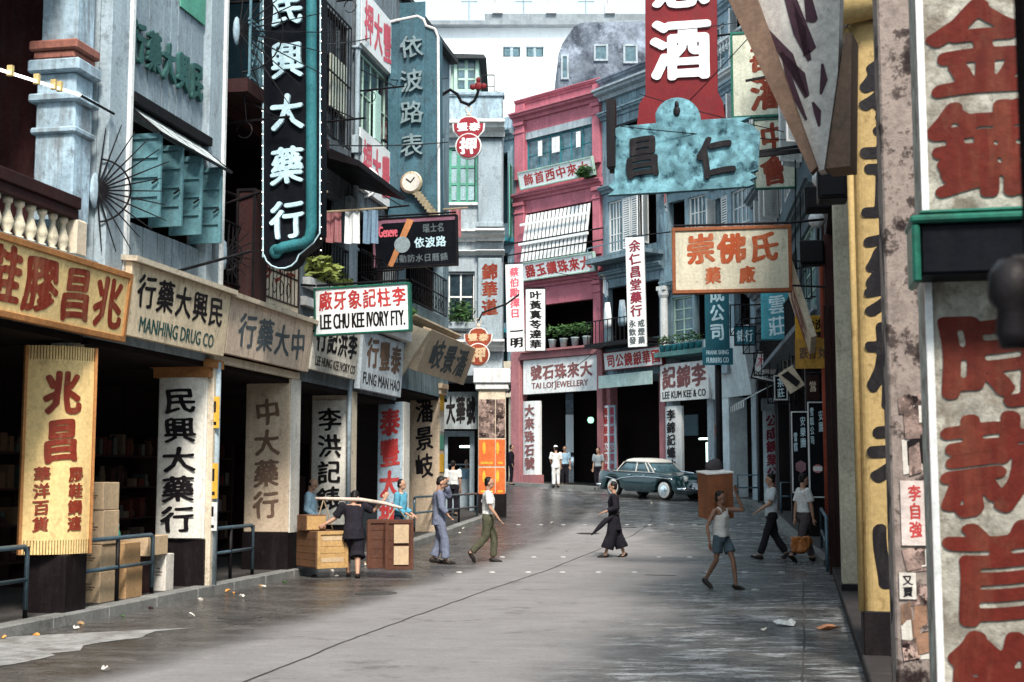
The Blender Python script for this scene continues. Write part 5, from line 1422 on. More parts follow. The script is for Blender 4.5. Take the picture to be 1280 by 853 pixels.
# turquoise board
fr = hang(856, 29.5); P = lambda px, py: fr.L(px, py)
tq = T('hanging_sign', 'weathered turquoise board with two black characters, round crest and ragged ends', 'sign', fr, P(856, 240)[0], 0, P(856, 240)[1], 'signs hung out over the street')
ol = [P(760, 244), P(768, 238), P(760, 232), P(768, 226), P(770, 170), P(763, 163), P(775, 158), P(820, 154)] + [P(847 + 29 * math.cos(a), 150 - 28 * math.sin(a)) for a in [PI - PI * k / 12 for k in range(1, 12)]] + \
     [P(876, 150), P(938, 146), P(925, 152), P(940, 156), P(946, 162), P(950, 166), P(948, 212), P(938, 216), P(946, 221), P(937, 225), P(943, 230), P(936, 233), P(850, 239)]
tq.part('board', B().prism(ol, 0, .2), turq)
for ch, px in (('昌', 803), ('仁', 895)):
    b = B(); x, z = P(px, 196); put(b, ch, x, z, .84, 1.0, -.01, .05, .05); tq.part('character', b, blackl)
tq.part('end_post', B().box(P(757, 0)[0], P(768, 0)[0], -.05, .25, P(0, 243)[1], P(0, 166)[1]), iron)
x, z = P(846, 137); tq.part('figure', B().ell((x, -.02, z + .1), .05, .03, .1, 8, 6).ell((x, -.02, z - .04), .08, .03, .12, 8, 6), blackl)
x0, x1 = P(760, 0)[0], P(1024, 0)[0]
tq.part('bracket', B().bar((x0, .1, P(0, 247)[1]), (x1, .1, P(0, 232)[1]), .1, .09).bar((P(945, 0)[0], .12, P(0, 232)[1]), (x1, .12, P(0, 226)[1]), .06).bar((P(930, 0)[0], .12, P(0, 152)[1]), (x1, .12, P(0, 140)[1]), .05), iron)

hsign('pale board in a green frame with brick red characters, its foot behind the turquoise board', (914, 1000, 40, 147), 32, mat('pale lemon board', (.60, .60, .48), grime=.3),
      [('壽濯', .25, .8, .05, .95, redp, 'v')], greent, .06, .14, bold=.045)
hsign('lower lemon board with two brick red characters, right of the turquoise board', (943, 994, 150, 236), 32, mat('pale lemon board', (.6, .6, .48)),
      [('中會', .12, .82, .02, .98, redp, 'v')], greent, .03, .14, bold=.045)
hsign('cream signboard with three large and two small rust orange characters in a brown frame', (841, 989, 285, 366), 22, mat('cream cloth board', (.56, .52, .40), grime=.35, var=.12),
      [('崇佛氏', .11, .90, .42, .93, orangel, 'h'), ('藥 廠', .27, .70, .12, .40, orangel, 'h')], mat('chestnut frame', (.26, .09, .04), grime=.3), .06, .16, -9, 0, bold=.06, brk=.55)
# blue banner signs further on
hsign('small sky blue hanging sign with two grey characters, behind the cream and orange signboard', (951, 991, 340, 425), 31, mat('sky blue enamel', (.06, .30, .38), grime=.6, var=.3),
      [('安雲莊', .2, .8, .04, .98, tube_w, 'v')], None, .03, .3, brk=.9, bold=.02)
fr = hang(896, 43); r = fr.rect(879, 914, 330, 460); gp = gz(6.6, 43)
ps = T('pole_sign', 'teal vertical company sign on a dark pole standing behind the boy with the carton', 'sign', fr, (r[0] + r[1]) / 2, 0, gp)
xm = (r[0] + r[1]) / 2
ps.part('pole', B().tube([(xm, .05, gp - .1), (xm, .05, gp + 1.2), (xm, .05, r[3] + .2)], [.17, .12, .1], 10).lathe(xm, .05, [(.26, gp), (.26, gp + .25), (.2, gp + .4)], 10), iron, smooth=True)
s_ = ps.part('board', B().box(r[0] + .06, r[1] - .06, -.12, -.055, r[2] + .4, r[3]), mat('deep teal enamel', (.02, .12, .16), grime=.4))
ps.part('lettering', chars(B(), '建成公司', r[0] + .2, r[1] - .2, r[2] + .85, r[3] - .05, -.127, True, bold=.04), tube_w, s_)
ps.part('name_plate', B().box(r[0] - .04, r[1] + .04, -.2, -.13, r[2] + .08, r[2] + .62), mat('deep teal enamel', (.02, .12, .16)))
ps.part('lettering', latin(B(), 'FRANK SHING', r[0] + .1, r[1] - .1, r[2] + .42, r[2] + .56, -.206), tube_w); ps.part('lettering', latin(B(), 'FURRIERS CO', r[0] + .1, r[1] - .1, r[2] + .15, r[2] + .32, -.206), tube_w)
hsign('small white sign with pink stripes tilted above the mirror works pillar', (938, 968, 440, 476), 38, white, [('大鏡行', .1, .9, .4, .9, pinkl, 'h'), ('GLASS WORKS', .1, .9, .1, .28, blackl, 'l')], iron, .04, .12, -11, math.radians(14), brk=1.0)
for i, (r, y) in enumerate((((977, 985, 408, 466), 35), ((987, 994, 400, 460), 33.5))):
    hsign(('left' if i == 0 else 'right') + ' of two slim white strips of black characters beside the yellow cards', r, y, white, [('百貨公司', .2, .8, .04, .96, blackl, 'v')], blacks, .02, .1, bold=.05)
yb1 = hsign('upper yellow card with heavy black characters, behind the pill card', (994, 1028, 395, 428), 25.6, yposter, [('金沙', .45, 1, .45, .9, blackl, 'h'), ('代理', .5, .95, .15, .4, blackl, 'h')], None, .02, .04, bold=.07)
hsign('mustard card for pills with brown characters, above the black poster boards', (994, 1035, 424, 461), 25.2, mat('mustard card', (.55, .30, .06), grime=.3), [('跌打丸', .12, .95, .3, .75, brownl, 'h')], None, .02, .04, bold=.05)
def pen(t, fr, q_):
    t.part('stripe', B().prism([(q_[0] + .05, q_[3] - .05), (q_[0] + .2, q_[3] - .05), (q_[1] - .05, q_[2] + .1), (q_[1] - .16, q_[2] + .05)], -.05, -.035), blackl)
hsign('slanted cream pennant with a dark stripe under the mustard card', (986, 1008, 458, 487), 25.5, cream, [], None, .02, .05, -11, math.radians(-32), extra=pen)
# black poster boards of the ice cream parlour
def tin(t, fr, q_):
    w = q_[1] - q_[0]; x = (q_[0] + q_[1]) / 2; z = q_[2] + (q_[3] - q_[2]) * .30
    t.part('tin_picture', B().prism([(x + .3 * w * math.cos(a * PI / 8), z + .26 * w * math.sin(a * PI / 8)) for a in range(16)], -.07, -.055), mat('rose print', (.55, .22, .22)))
    t.part('tin_picture', B().box(x - .26 * w, x + .26 * w, -.075, -.0705, z - .05, z + .05), whites)
def cube_(t, fr, q_):
    w = q_[1] - q_[0]; x = (q_[0] + q_[1]) / 2; z = q_[2] + (q_[3] - q_[2]) * .32
    t.part('carton_picture', B().prism([(x - .3 * w, z - .2 * w), (x, z - .38 * w), (x + .3 * w, z - .2 * w), (x + .3 * w, z + .2 * w), (x, z + .38 * w), (x - .3 * w, z + .2 * w)], -.07, -.055), mat('dusty mauve print', (.34, .18, .22)))
hsign('left black poster board with white edge, small characters and a mauve carton picture', (990, 1011, 515, 616), 30.5, blacks, [('安樂園', .5, .85, .55, .95, tube_w, 'v'), ('雪糕', .1, .35, .5, .75, tube_w, 'v')], white, .03, .08, -11, extra=cube_, name='poster_board', group='black poster boards')
hsign('right black poster board with white edge and a rose tin picture', (1011, 1032, 503, 622), 29.0, blacks, [('安園', .6, .92, .68, .92, tube_w, 'v'), ('雪糕公司', .1, .35, .55, .95, tube_w, 'v')], white, .03, .08, -11, extra=tin, name='poster_board', group='black poster boards')
sign('cream and red signboard seen edge on at the right, tilted out above the rust pipe', RN, (-27, -22.5, 4.0, 5.4), .25, cream, [('藥材', .1, .9, .1, .9, redp, 'h')], None, .05, .1, math.radians(16))
# clutter hung along the right wall: lamps, brackets, boxes
for i, (px, py, d, s, lb) in enumerate(((1026, 224, 19, .13, 'white glass globe lamp on the right wall under the overhead board'), (1021, 275, 23, .15, 'white glass globe lamp on the right wall beside the tilted cream sign'))):
    fr = hang(px, d); x, z = fr.L(px, py)
    t = T('wall_lamp', lb, 'lamp', fr, x, 0, z - s, 'globe lamps on the right wall')
    t.part('globe', B().ell((x, 0, z), s, s, s, 14, 10), mat('opal glass', (.62, .62, .62), rough=.2, grime=.2, bump=0), smooth=True)
    t.part('bracket', B().tube([(x, 0, z + s * .8), (x, 0, z + s * 2), (x + .7, .1, z + s * 2.2)], .025, 6).ell((x, 0, z + s), s * .6, s * .6, s * .3), iron)
for (a, c, t_, d_, dist, lb) in ((1022, 1060, 208, 248, 14.5, 'black iron lamp box fixed between the overhead board and ochre pillar'), (1000, 1030, 300, 330, 24.4, 'small dark transformer box among the right wall brackets'), (1006, 1040, 232, 262, 21, 'dark sheet metal box behind the globe lamps')):
    fr = hang((a + c) / 2, dist); r = fr.rect(a, c, t_, d_)
    t = T('junction_box', lb, 'box', fr, (r[0] + r[1]) / 2, 0, r[2]); t.part('case', B().box(*r[:2], 0, .4, *r[2:]), iron, bevel=.02)
    t.part('lid', B().box(r[0] + .04, r[1] - .04, -.03, -.002, r[2] + .04, r[3] - .04), iron); t.part('conduit', B().tube([(r[1] - .1, .2, r[3]), (r[1] - .05, .25, r[3] + 1.2)], .03, 6), iron)
# black lamp on the post at the right edge
fr = hang(1268, 2.2); x, z = fr.L(1266, 380)
t = T('wall_lamp', 'black hooded lamp jutting in at the right edge, out of focus', 'lamp', fr, x, 0, z - .08)
t.part('hood', B().lathe(x, 0, [(.022, z - .075), (.030, z - .05), (.026, z - .01), (.04, z + .01), (.038, z + .05), (.02, z + .075)], 14), iron, smooth=True)
t.part('arm', B().tube([(x, 0, z + .07), (x + .3, .05, z + .1)], .012, 6), iron)
# teal box sign and iron fans on the left
def fan(label, c, R0, a0, a1, n, fr_, ring=.45):
    """c = (x, y, z) in LF"""
    t = T('iron_fan', label, 'grille', fr_, c[0], c[1], c[2], 'spiked iron fans on the left house fronts')
    b = B()
    for i in range(n):
        a = a0 + (a1 - a0) * i / (n - 1); l_ = R0 * rnd.uniform(.85, 1.05)
        b.tube([c, (c[0] + l_ * math.sin(a) * .25, c[1] - l_ * abs(math.sin(a)), c[2] + l_ * math.cos(a))], [.014, .006], 5)
    b.tube([(c[0] + R0 * ring * math.sin(a) * .25, c[1] - R0 * ring * abs(math.sin(a)), c[2] + R0 * ring * math.cos(a)) for a in [a0 + (a1 - a0) * k / 14 for k in range(15)]], .012, 5)
    t.part('spikes', b, iron); t.part('plate', B().ell((c[0], c[1] + .03, c[2]), .1, .05, .22, 8, 6), bluep, smooth=True)
fan('spiked iron fan between the stained column and the teal shutters', (15.75, -.06, 5.05), .85, .1, PI - .1, 15, LF)
fan('spiked iron fan high on the dark verandah, behind the neon drug sign', (19.3, -.3, 8.2), 1.4, .1, PI - .1, 13, LF)
fan('spiked iron fan at the right end of the teal shutters', (19.25, -.2, 4.85), .5, .1, PI - .1, 10, LF)
t = T('awning_pole', 'black iron strut slanting across the boards under the teal shutters', 'strut', LF, 18, -.1, 4.4)
t.part('rod', B().tube([(17.6, -.08, 4.32), (19.3, -.55, 4.9)], .022, 6), iron)
# dark hanging box sign edge on between the houses
fr = sd_(*at(306, 300, 19.6).xy); r = fr.rect(295, 319, 236, 376)
t = T('hanging_box', 'dark maroon unlettered hanging box sign, left of the small ivory board', 'sign', fr, (r[0] + r[1]) / 2, 0, r[2])
t.part('case', B().box(*r[:2], 0, .5, *r[2:]), darkred, bevel=.015); t.part('bracket', B().tube([(r[0], .2, r[3] - .1), (r[0] - .5, .2, r[3] + .1)], .03, 6), iron)
t.part('rim', B().frame(r[0], r[1], r[2], r[3], .04, -.02, -.002), iron)
# neon string over the balcony at the left edge
t = T('tube_light', 'lit white neon tube slanting in front of the stained column at the upper left', 'lamp', LF, 14, -.2, 6.3)
a, c = LF.L(-30, 78, .2), LF.L(100, 119, .2)
t.part('tube', B().tube([(a[0], -.2, a[1]), (c[0], -.2, c[1])], .016, 6), bulbw, smooth=True)
t.part('rod', B().tube([(c[0], -.2, c[1]), (c[0] + .8, -.2, c[1] - .0)], .016, 6), iron)
for u in (.3, .55, .72, .78): x = a[0] + (c[0] - a[0]) * u; z = a[1] + (c[1] - a[1]) * u; t.part('clip', B().box(x - .02, x + .02, -.23, -.17, z - .03, z + .08), mat('brass clip', (.6, .45, .2)))
# plants on the ledge above the ivory sign
t = T('balcony_plant', 'bushy yellow green plant trailing over the balcony ledge above the ivory factory sign', 'plant', LF, 24.3, -.2, 4.75)
b = B().leaves((23.5, -.05, 5.3), .45, 260, .10, flat=.6).leaves((24.5, -.02, 5.15), .45, 240, .10, flat=.6)
t.part('foliage', b, leafy); t.part('trough', B().box(23.0, 25.1, -.14, .0, 4.93, 5.1), white)
t = T('balcony_plant', 'dark green plant on the ledge left of the corner building', 'plant', LF, 27.8, -.2, 4.75)
t.part('foliage', B().leaves((27.6, -.35, 5.1), .4, 200, .12, flat=.7), leaf); t.part('trough', B().box(26.8, 28.4, -.5, -.2, 4.755, 4.92), greyw)
# shop emblem lamp above the ivory sign
fr = sd_(*at(455, 230, 26).xy); x, z = fr.L(455, 228)
t = T('emblem', 'round white filigree emblem in front of the lower rose lettered panel', 'sign', fr, x, 0, z - .3)
b = B()
for rr_, w in ((.3, .03), (.18, .025)): b.tube([(x + rr_ * math.cos(a * PI / 10), 0, z + rr_ * math.sin(a * PI / 10)) for a in range(21)], w, 5)
for a in range(8): b.tube([(x, 0, z), (x + .3 * math.cos(a * PI / 4), 0, z + .3 * math.sin(a * PI / 4))], .018, 5)
t.part('filigree', b, whites); t.part('bracket', B().tube([(x - .3, 0, z), (x - 1.0, 0, z + .1)], .02, 5), iron)

# overhead wires
wl_ = [((300, 120, 20.5), (415, 95, 24)), ((396, 55, 22), (462, 48, 25.8)), ((380, 180, 22), (560, 178, 27.5)), ((488, 100, 27), (560, 98, 30)), ((560, 118, 33), (640, 108, 46)), ((800, 118, 33), (980, 165, 30)),
       ((840, 38, 33), (1000, 12, 26)), ((860, 38 + 90, 30), (960, 20, 28)), ((755, 350, 50), (690, 340, 52)), ((770, 420, 46), (690, 480, 45)), ((775, 158, 29.4), (1000, 176, 29.5)), ((970, 340, 31), (1025, 330, 26)), ((1000, 240, 25), (1003, 480, 30)), ((994, 200, 25), (994, 500, 30))]
wlab = ['crossing above the neon drug sign', 'before the upper rose lettered panel', 'running past the watch face to the corner house', 'behind the stepped blue sign', 'from the pawn sign bracket to the pink house', 'slanting across the turquoise board', 'holding the red wine signboard to the right wall',
        'slanting below the red wine signboard', 'across the slatted blind of the pink house', 'above the jewellery portal', 'along the top of the turquoise board', 'from the small sky blue sign to the right wall', 'hanging down right of the cream and orange signboard', 'hanging down beside the lemon board']
for i, (p, q_) in enumerate(wl_):
    a, c = at(*p), at(*q_); m_ = (a + c) / 2; m_.z -= .06 * (a - c).length * .3
    fr0 = Fr(0, 0, 1, 0); pts = []
    for k in range(9):
        u = k / 8; pts.append(tuple(a * (1 - u) ** 2 + m_ * 2 * u * (1 - u) + c * u * u))
    o = link_mesh('overhead_wire', B().tube(pts, .012, 4), iron); o['label'] = 'thin black wire ' + wlab[i]; o['category'] = 'wire'; o['group'] = 'overhead wires'

# ---------------------------------------------------------------- railings, cartons, litter
def railing(s0, s1, label, n=2, y=.12):
    z = gz(*LF.W((s0 + s1) / 2, 0, 0).xy) + .115
    t = T('railing', label, 'railing', LF, (s0 + s1) / 2, y, z, 'kerbside railings on the left')
    t.part('top_rail', B().tube([(s0, y, z + .1), (s0, y, z + .72), (s0 + .06, y, z + .78), (s1 - .06, y, z + .78), (s1, y, z + .72), (s1, y, z + .1)], .028, 8), steel, smooth=True)
    t.part('mid_rail', B().tube([(s0, y, z + .42), (s1, y, z + .42)], .024, 8), steel, smooth=True)
    for k in range(n + 1):
        x = s0 + (s1 - s0) * k / n; t.part('post', B().tube([(x, y, z), (x, y, z + .78)], .027, 8), iron, smooth=True)
railing(11.4, lface(53), 'blue grey railing at the lower left corner, left of the bowed yellow board')
railing(lface(116), lface(206), 'railing in front of the stacked cartons')
railing(lface(272), lface(328), 'railing between the drug company pillar and the sandy pillar')
railing(lface(372), lface(400), 'short railing behind the porter with crates')
railing(lface(512) + .9, lface(600) + .2, 'railing behind the walking men, ending near the corner pillar', 3)
def far_rail(px0, px1, d, label, off=0):
    fr = hang((px0 + px1) / 2, d); x0, x1 = fr.L(px0, 600)[0], fr.L(px1, 600)[0]; z = gz(0, d) + .1
    t = T('railing', label, 'railing', fr, (x0 + x1) / 2, 0, z, 'railings on the right side')
    t.part('top_rail', B().tube([(x0, 0, z), (x0, 0, z + .9), (x1, 0, z + .9), (x1, 0, z)], .03, 8).tube([(x0, 0, z + .5), (x1, 0, z + .5)], .025, 8), steel, smooth=True)
far_rail(922, 948, 42.5, 'low railing under the white shop awning'); far_rail(976, 992, 38, 'low railing right of the mirror works pillar')
frr = Fr(*RN.W(-24, -.05, 0).xy, -.2, -.98)
t = T('railing', 'railing seen end on along the right kerb behind the man with the parcel', 'railing', RN, -25, .2, .1, 'railings on the right side')
t.part('top_rail', B().tube([(-28.5, -.12, .1), (-28.5, -.12, 1.0), (-22.5, -.12, 1.0), (-22.5, -.12, .1)], .03, 8).tube([(-28.5, -.12, .55), (-22.5, -.12, .55)], .025, 8), steel, smooth=True)

def carton_(s, y, z, w, d, h, label, m=cartonl, group='cartons stacked behind the railing', tape=True):
    t = T('carton', label, 'carton', LF, s, y, z, group)
    t.part('box', B().box(s - d / 2, s + d / 2, y - w / 2, y + w / 2, z, z + h), m, bevel=.008)
    if tape:
        t.part('flap_seam', B().box(s - d / 2 - .002, s + d / 2 + .002, y - .03, y + .03, z + h, z + h + .003), carton)
        t.part('print', B().box(s - d / 2 - .004, s - d / 2 - .001, y - w * .28, y + w * .28, z + h * .5, z + h * .53).box(s - d / 2 - .004, s - d / 2 - .001, y - w * .2, y + w * .2, z + h * .42, z + h * .45).box(s - d / 2 - .004, s - d / 2 - .001, y - w * .12, y + w * .12, z + h * .6, z + h * .63), brownl)
g = .115
carton_(16.85, .38, g, .32, .4, .38, 'bottom pale carton of the column beside the yellow board')
carton_(16.85, .385, g + .385, .32, .4, .32, 'second carton from the bottom of the column beside the yellow board')
carton_(16.87, .38, g + .71, .34, .4, .42, 'third carton up in the column beside the yellow board')
carton_(16.86, .38, g + 1.135, .33, .4, .34, 'topmost carton of the column beside the yellow board')
carton_(17.45, .40, g, .45, .45, .42, 'brown carton on the pavement in the middle of the stacks', carton)
carton_(17.45, .42, g + .425, .42, .45, .28, 'carton resting on the middle brown carton', carton)
carton_(18.15, .45, g + .50, .5, .6, .26, 'long flat carton at the right of the stacks', cartonl)
carton_(18.05, .5, g + .0, .4, .4, .495, 'dark carton carrying the long flat one', darkred)
carton_(18.55, .32, g, .22, .25, .5, 'small white and brown patterned carton against the drug company pillar', paper)
t = T('bottle', 'small green bottle standing on the cartons behind the railing', 'bottle', LF, 17.45, .42, g + .71)
t.part('glass', B().lathe(17.45, .42, [(.03, g + .71), (.032, g + .82), (.012, g + .87), (.012, g + .92)], 10), mat('green bottle glass', (.05, .45, .32), rough=.1), smooth=True)
t.part('cap', B().lathe(17.45, .42, [(.014, g + .92), (.014, g + .94)], 8), whites)

def litter(px, py, s, m, label, group='scraps of litter on the road'):
    p = ground(px, py); b = B(); n = 7; R = random.Random(px * 7 + py)
    ring = [(s * math.cos(2 * PI * k / n) * R.uniform(.6, 1.1), s * .7 * math.sin(2 * PI * k / n) * R.uniform(.6, 1.1), R.uniform(.004, .05)) for k in range(n)]
    mid = [(v[0] * .5, v[1] * .5, v[2] + s * R.uniform(.1, .35)) for v in ring]
    vs2 = ring + mid + [(0, 0, s * .3), (0, 0, .002)]
    fs = [(k, (k + 1) % n, n + (k + 1) % n, n + k) for k in range(n)] + [(n + k, n + (k + 1) % n, 2 * n) for k in range(n)] + [((k + 1) % n, k, 2 * n + 1) for k in range(n)]
    o = link_mesh('litter', B().add(vs2, fs), m); o.location = p + Vector((0, 0, .004)); o['label'] = label; o['category'] = 'litter'; o['group'] = group
wp = mat('scrap paper', (.6, .56, .5), grime=.1); op = mat('fruit peel', (.65, .28, .07), grime=.1)
litter(983, 783, .16, mat('crumpled grey cloth', (.5, .52, .52), rough=.4), 'crumpled pale sheet on the wet road at lower right')
litter(1036, 788, .15, mat('brown paper bag', (.42, .18, .09), rough=.4), 'crumpled brown paper bag by the right kerb')
for px, py, m, c in ((55, 786, wp, 'white paper'), (83, 780, op, 'orange peel'), (98, 776, op, 'orange peel'), (95, 787, wp, 'white paper'), (2, 799, op, 'orange peel'), (222, 749, wp, 'white paper'), (240, 772, wp, 'white paper'), (285, 741, op, 'orange peel'), (302, 748, wp, 'white paper'), (330, 736, wp, 'white paper'),
                  (172, 762, wp, 'white paper'), (420, 722, wp, 'white paper'), (458, 707, wp, 'white paper'), (528, 668, wp, 'white paper'), (575, 668, wp, 'white paper'), (579, 662, wp, 'white paper'), (400, 708, wp, 'white paper'), (690, 655, wp, 'white paper'), (815, 622 + 8, wp, 'white paper'), (930, 627, wp, 'white paper'), (955, 790, wp, 'white paper'), (132, 840, wp, 'white paper')):
    litter(px, py, .05, m, 'small scrap of ' + c + ' lying on the road or gutter')
# ---------------------------------------------------------------- people
def skin_m(n, c): return mat(n, c, grime=0, var=.12, rough=.55, bump=0, spec=.35)
SK = skin_m('light brown skin', (.42, .24, .16)); SKD = skin_m('tanned skin', (.22, .115, .075))
HAIR = mat('black hair', (.012, .010, .010), grime=0, rough=.45, bump=.3, fine=60)
SHOE = mat('dark leather shoe', (.02, .016, .015), grime=.1, rough=.4)
def cloth(n, c): return mat(n, c, grime=0, var=.14, rough=.9, scale=7, bump=.5, fine=13, spec=.15)

def remesh(b, vox, smooth=2):
    me = bpy.data.meshes.new('tmp'); me.from_pydata(b.v, [], b.f)
    bm = bmesh.new(); bm.from_mesh(me); bmesh.ops.recalc_face_normals(bm, faces=bm.faces); bm.to_mesh(me); bm.free()
    o = bpy.data.objects.new('tmp', me); COL.objects.link(o)
    m = o.modifiers.new('r', 'REMESH'); m.mode = 'VOXEL'; m.voxel_size = vox
    if smooth: s = o.modifiers.new('s', 'SMOOTH'); s.iterations = smooth; s.factor = .5
    dg = bpy.context.evaluated_depsgraph_get()
    me2 = bpy.data.meshes.new_from_object(o.evaluated_get(dg))
    bpy.data.objects.remove(o); bpy.data.meshes.remove(me)
    for p in me2.polygons: p.use_smooth = True
    return me2

def limb(b, P, R, n=10, open_end=False):
    """chain of tapered segments with round joints"""
    for i in range(len(P) - 1):
        k = 4; pts = [Vector(P[i]).lerp(Vector(P[i + 1]), j / k) for j in range(k + 1)]; rs = [R[i] + (R[i + 1] - R[i]) * j / k for j in range(k + 1)]
        b.tube(pts, rs, n)
    for i, (p, r) in enumerate(zip(P, R)):
        if not (open_end and i == len(P) - 1): b.ell(p, r, r, r, n, 6)

def ringel(c, ax, w, d, n=16, up=Vector((0, 0, 1))):
    ax = Vector(ax).normalized(); f = up.cross(ax).normalized()
    return [tuple(Vector(c) + ax * (w * math.cos(2 * PI * k / n)) + f * (d * math.sin(2 * PI * k / n))) for k in range(n)]

def person(label, feet, H, yaw, pose=None, top=None, bottom=None, skin=None, sleeve=.6, leg=1.0, hair=True, topc=None, botc=None, hips=.52, hem=.50, flare=0.0, group=None, shoe=True, loc=None, bald=False, cap=None, tank=False, hands='', build=1.0):
    """figure facing local +y; yaw turns it anticlockwise; feet = photo pixel of the ground between the feet"""
    skin = skin or SK
    p0 = loc or ground(*feet)
    J = dict(hip=(0, 0, .525), waist=(0, .0, .61), chest=(0, .005, .73), neck=(0, 0, .825), head=(0, .015, .925),
             shL=(-.108, 0, .80), shR=(.108, 0, .80), elL=(-.13, -.01, .635), elR=(.13, -.01, .635), wrL=(-.13, .03, .49), wrR=(.13, .03, .49),
             hpL=(-.052, 0, .51), hpR=(.052, 0, .51), knL=(-.055, .01, .28), knR=(.055, .01, .28), anL=(-.058, -.01, .045), anR=(.058, -.01, .045))
    J.update(pose or {}); J = {k: Vector(v) * H for k, v in J.items()}
    S = H * build
    z_low = min(J['anL'].z, J['anR'].z) - .045 * H
    for k in J: J[k].z -= z_low
    t = bpy.data.objects.new('person', None); ADD(t); t.empty_display_size = .3
    t.location = p0; t.rotation_euler = (0, 0, yaw); t['label'] = label; t['category'] = 'person'
    if group: t['group'] = group
    sh_ax = (J['shR'] - J['shL']).normalized(); hp_ax = (J['hpR'] - J['hpL']).normalized()
    def torso(b, g, z0=0.0, full=True):
        axm = (sh_ax + hp_ax).normalized()
        rings = [(J['hip'] - Vector((0, 0, .045 * H)), hp_ax, .080 * S + g, .058 * S + g), (J['hip'] + Vector((0, 0, .0)), hp_ax, .086 * S + g, .062 * S + g), (J['waist'], axm, .072 * S + g, .052 * S + g),
                 (J['chest'], sh_ax, .085 * S + g, .060 * S + g), ((J['shL'] + J['shR']) / 2, sh_ax, .098 * S + g, .050 * S + g), ((J['shL'] + J['shR']) / 2 + Vector((0, 0, .022 * H)), sh_ax, .070 * S + g, .038 * S + g), (J['neck'], sh_ax, .032 * S + g, .030 * S + g)]
        if not full: rings = rings[:-1]
        b.loft([ringel(c, a, w, d, up=Vector((0, 0, 1))) for c, a, w, d in rings])
    # body: one surface
    b = B(); torso(b, 0)
    hd = J['head']; face = Vector((0, 1, 0))
    look = (pose or {}).get('look')
    Q = Euler(look or (0, 0, 0)) if look is not None else Euler((0, 0, 0))
    def HP(x, y, z): return hd + Q.to_matrix() @ (Vector((x, y, z)) * H)
    limb(b, [J['neck'] - Vector((0, 0, .02 * H)), HP(0, -.012, -.035)], [.031 * S, .029 * S])
    b.ell(HP(0, -.004, .012), .043 * H, .054 * H, .056 * H, 14, 10, Q); b.ell(HP(0, .016, -.028), .032 * H, .034 * H, .034 * H, 12, 8, Q)
    b.ell(HP(0, .054, -.008), .008 * H, .012 * H, .014 * H, 8, 6, Q); b.ell(HP(0, .042, .014), .028 * H, .010 * H, .006 * H, 8, 6, Q)
    b.ell(HP(0, .044, -.034), .014 * H, .008 * H, .006 * H, 8, 5, Q)
    for s in (-1, 1): b.ell(HP(s * .044, -.004, -.006), .006 * H, .012 * H, .018 * H, 6, 6, Q)
    for s, L_ in ((-1, 'L'), (1, 'R')):
        sh, el, wr = J['sh' + L_], J['el' + L_], J['wr' + L_]
        limb(b, [sh - Vector((s * .01 * H, 0, .006 * H)), sh.lerp(el, .5), el, el.lerp(wr, .35), wr], [.030 * S, .027 * S, .021 * S, .022 * S, .0145 * S])
        d = (wr - el).normalized(); hd_ = (pose or {}).get('hd' + L_)
        if hd_: d = Vector(hd_).normalized()
        side = d.cross(Vector((0, 1, 0)) if abs(d.y) < .8 else Vector((0, 0, 1))).normalized(); nrm = side.cross(d)
        pc = wr + d * .028 * H
        b.loft([ringel(wr + d * .006 * H, side, .014 * H, .011 * H, 10, nrm.cross(side) if False else d), ringel(pc, side, .024 * H, .010 * H, 10, d), ringel(wr + d * .052 * H, side, .024 * H, .009 * H, 10, d)])
        curl = -nrm * s * .0
        bend = (Vector((0, 1, 0)) if abs(d.y) < .7 else Vector((0, 0, -1)))
        for k in range(4):
            a = wr + d * .05 * H + side * (k - 1.5) * .0125 * H; ln = (.040, .046, .043, .034)[k] * H
            b.tube([a, a + d * ln * .45, a + d * ln * .75 + bend * ln * .22, a + d * ln * .85 + bend * ln * .5], [.0062 * H, .0058 * H, .0052 * H, .0045 * H], 6)
        a = wr + d * .018 * H + side * .02 * H
        b.tube([a, a + d * .018 * H + side * .014 * H + bend * .008 * H, a + d * .038 * H + side * .016 * H + bend * .016 * H], [.0075 * H, .0068 * H, .005 * H], 6)
        hp, kn, an = J['hp' + L_], J['kn' + L_], J['an' + L_]
        limb(b, [hp, hp.lerp(kn, .5), kn, kn.lerp(an, .3), an], [.050 * S, .042 * S, .030 * S, .031 * S, .019 * S])
        fd = (pose or {}).get('ft' + L_, (0, 1, -.15)); fd = Vector(fd).normalized()
        limb(b, [an - fd * .02 * H - Vector((0, 0, .018 * H)), an + fd * .05 * H - Vector((0, 0, .022 * H)), an + fd * .09 * H - Vector((0, 0, .028 * H))], [.022 * S, .020 * S, .013 * S])
    me = remesh(b, .0085, 1); me.name = 'body'; me.materials.append(skin)
    o = bpy.data.objects.new('body', me); ADD(o); o.parent = t
    def child(nm, b_, m, vox=.012, sm=2):
        me_ = remesh(b_, vox, sm); me_.name = nm; me_.materials.append(m)
        # wrinkles
        nn = [v.normal.copy() for v in me_.vertices]; co = [v.co.copy() for v in me_.vertices]
        out = []
        for c_, n_ in zip(co, nn):
            out.extend(c_ + n_ * (noise.noise(Vector((c_.x * 11, c_.y * 11, c_.z * 5))) * .016 + noise.noise(c_ * 22 + Vector((3, 3, 3))) * .004))
        me_.vertices.foreach_set('co', out); me_.update()
        q = bpy.data.objects.new(nm, me_); ADD(q); q.parent = t; return q
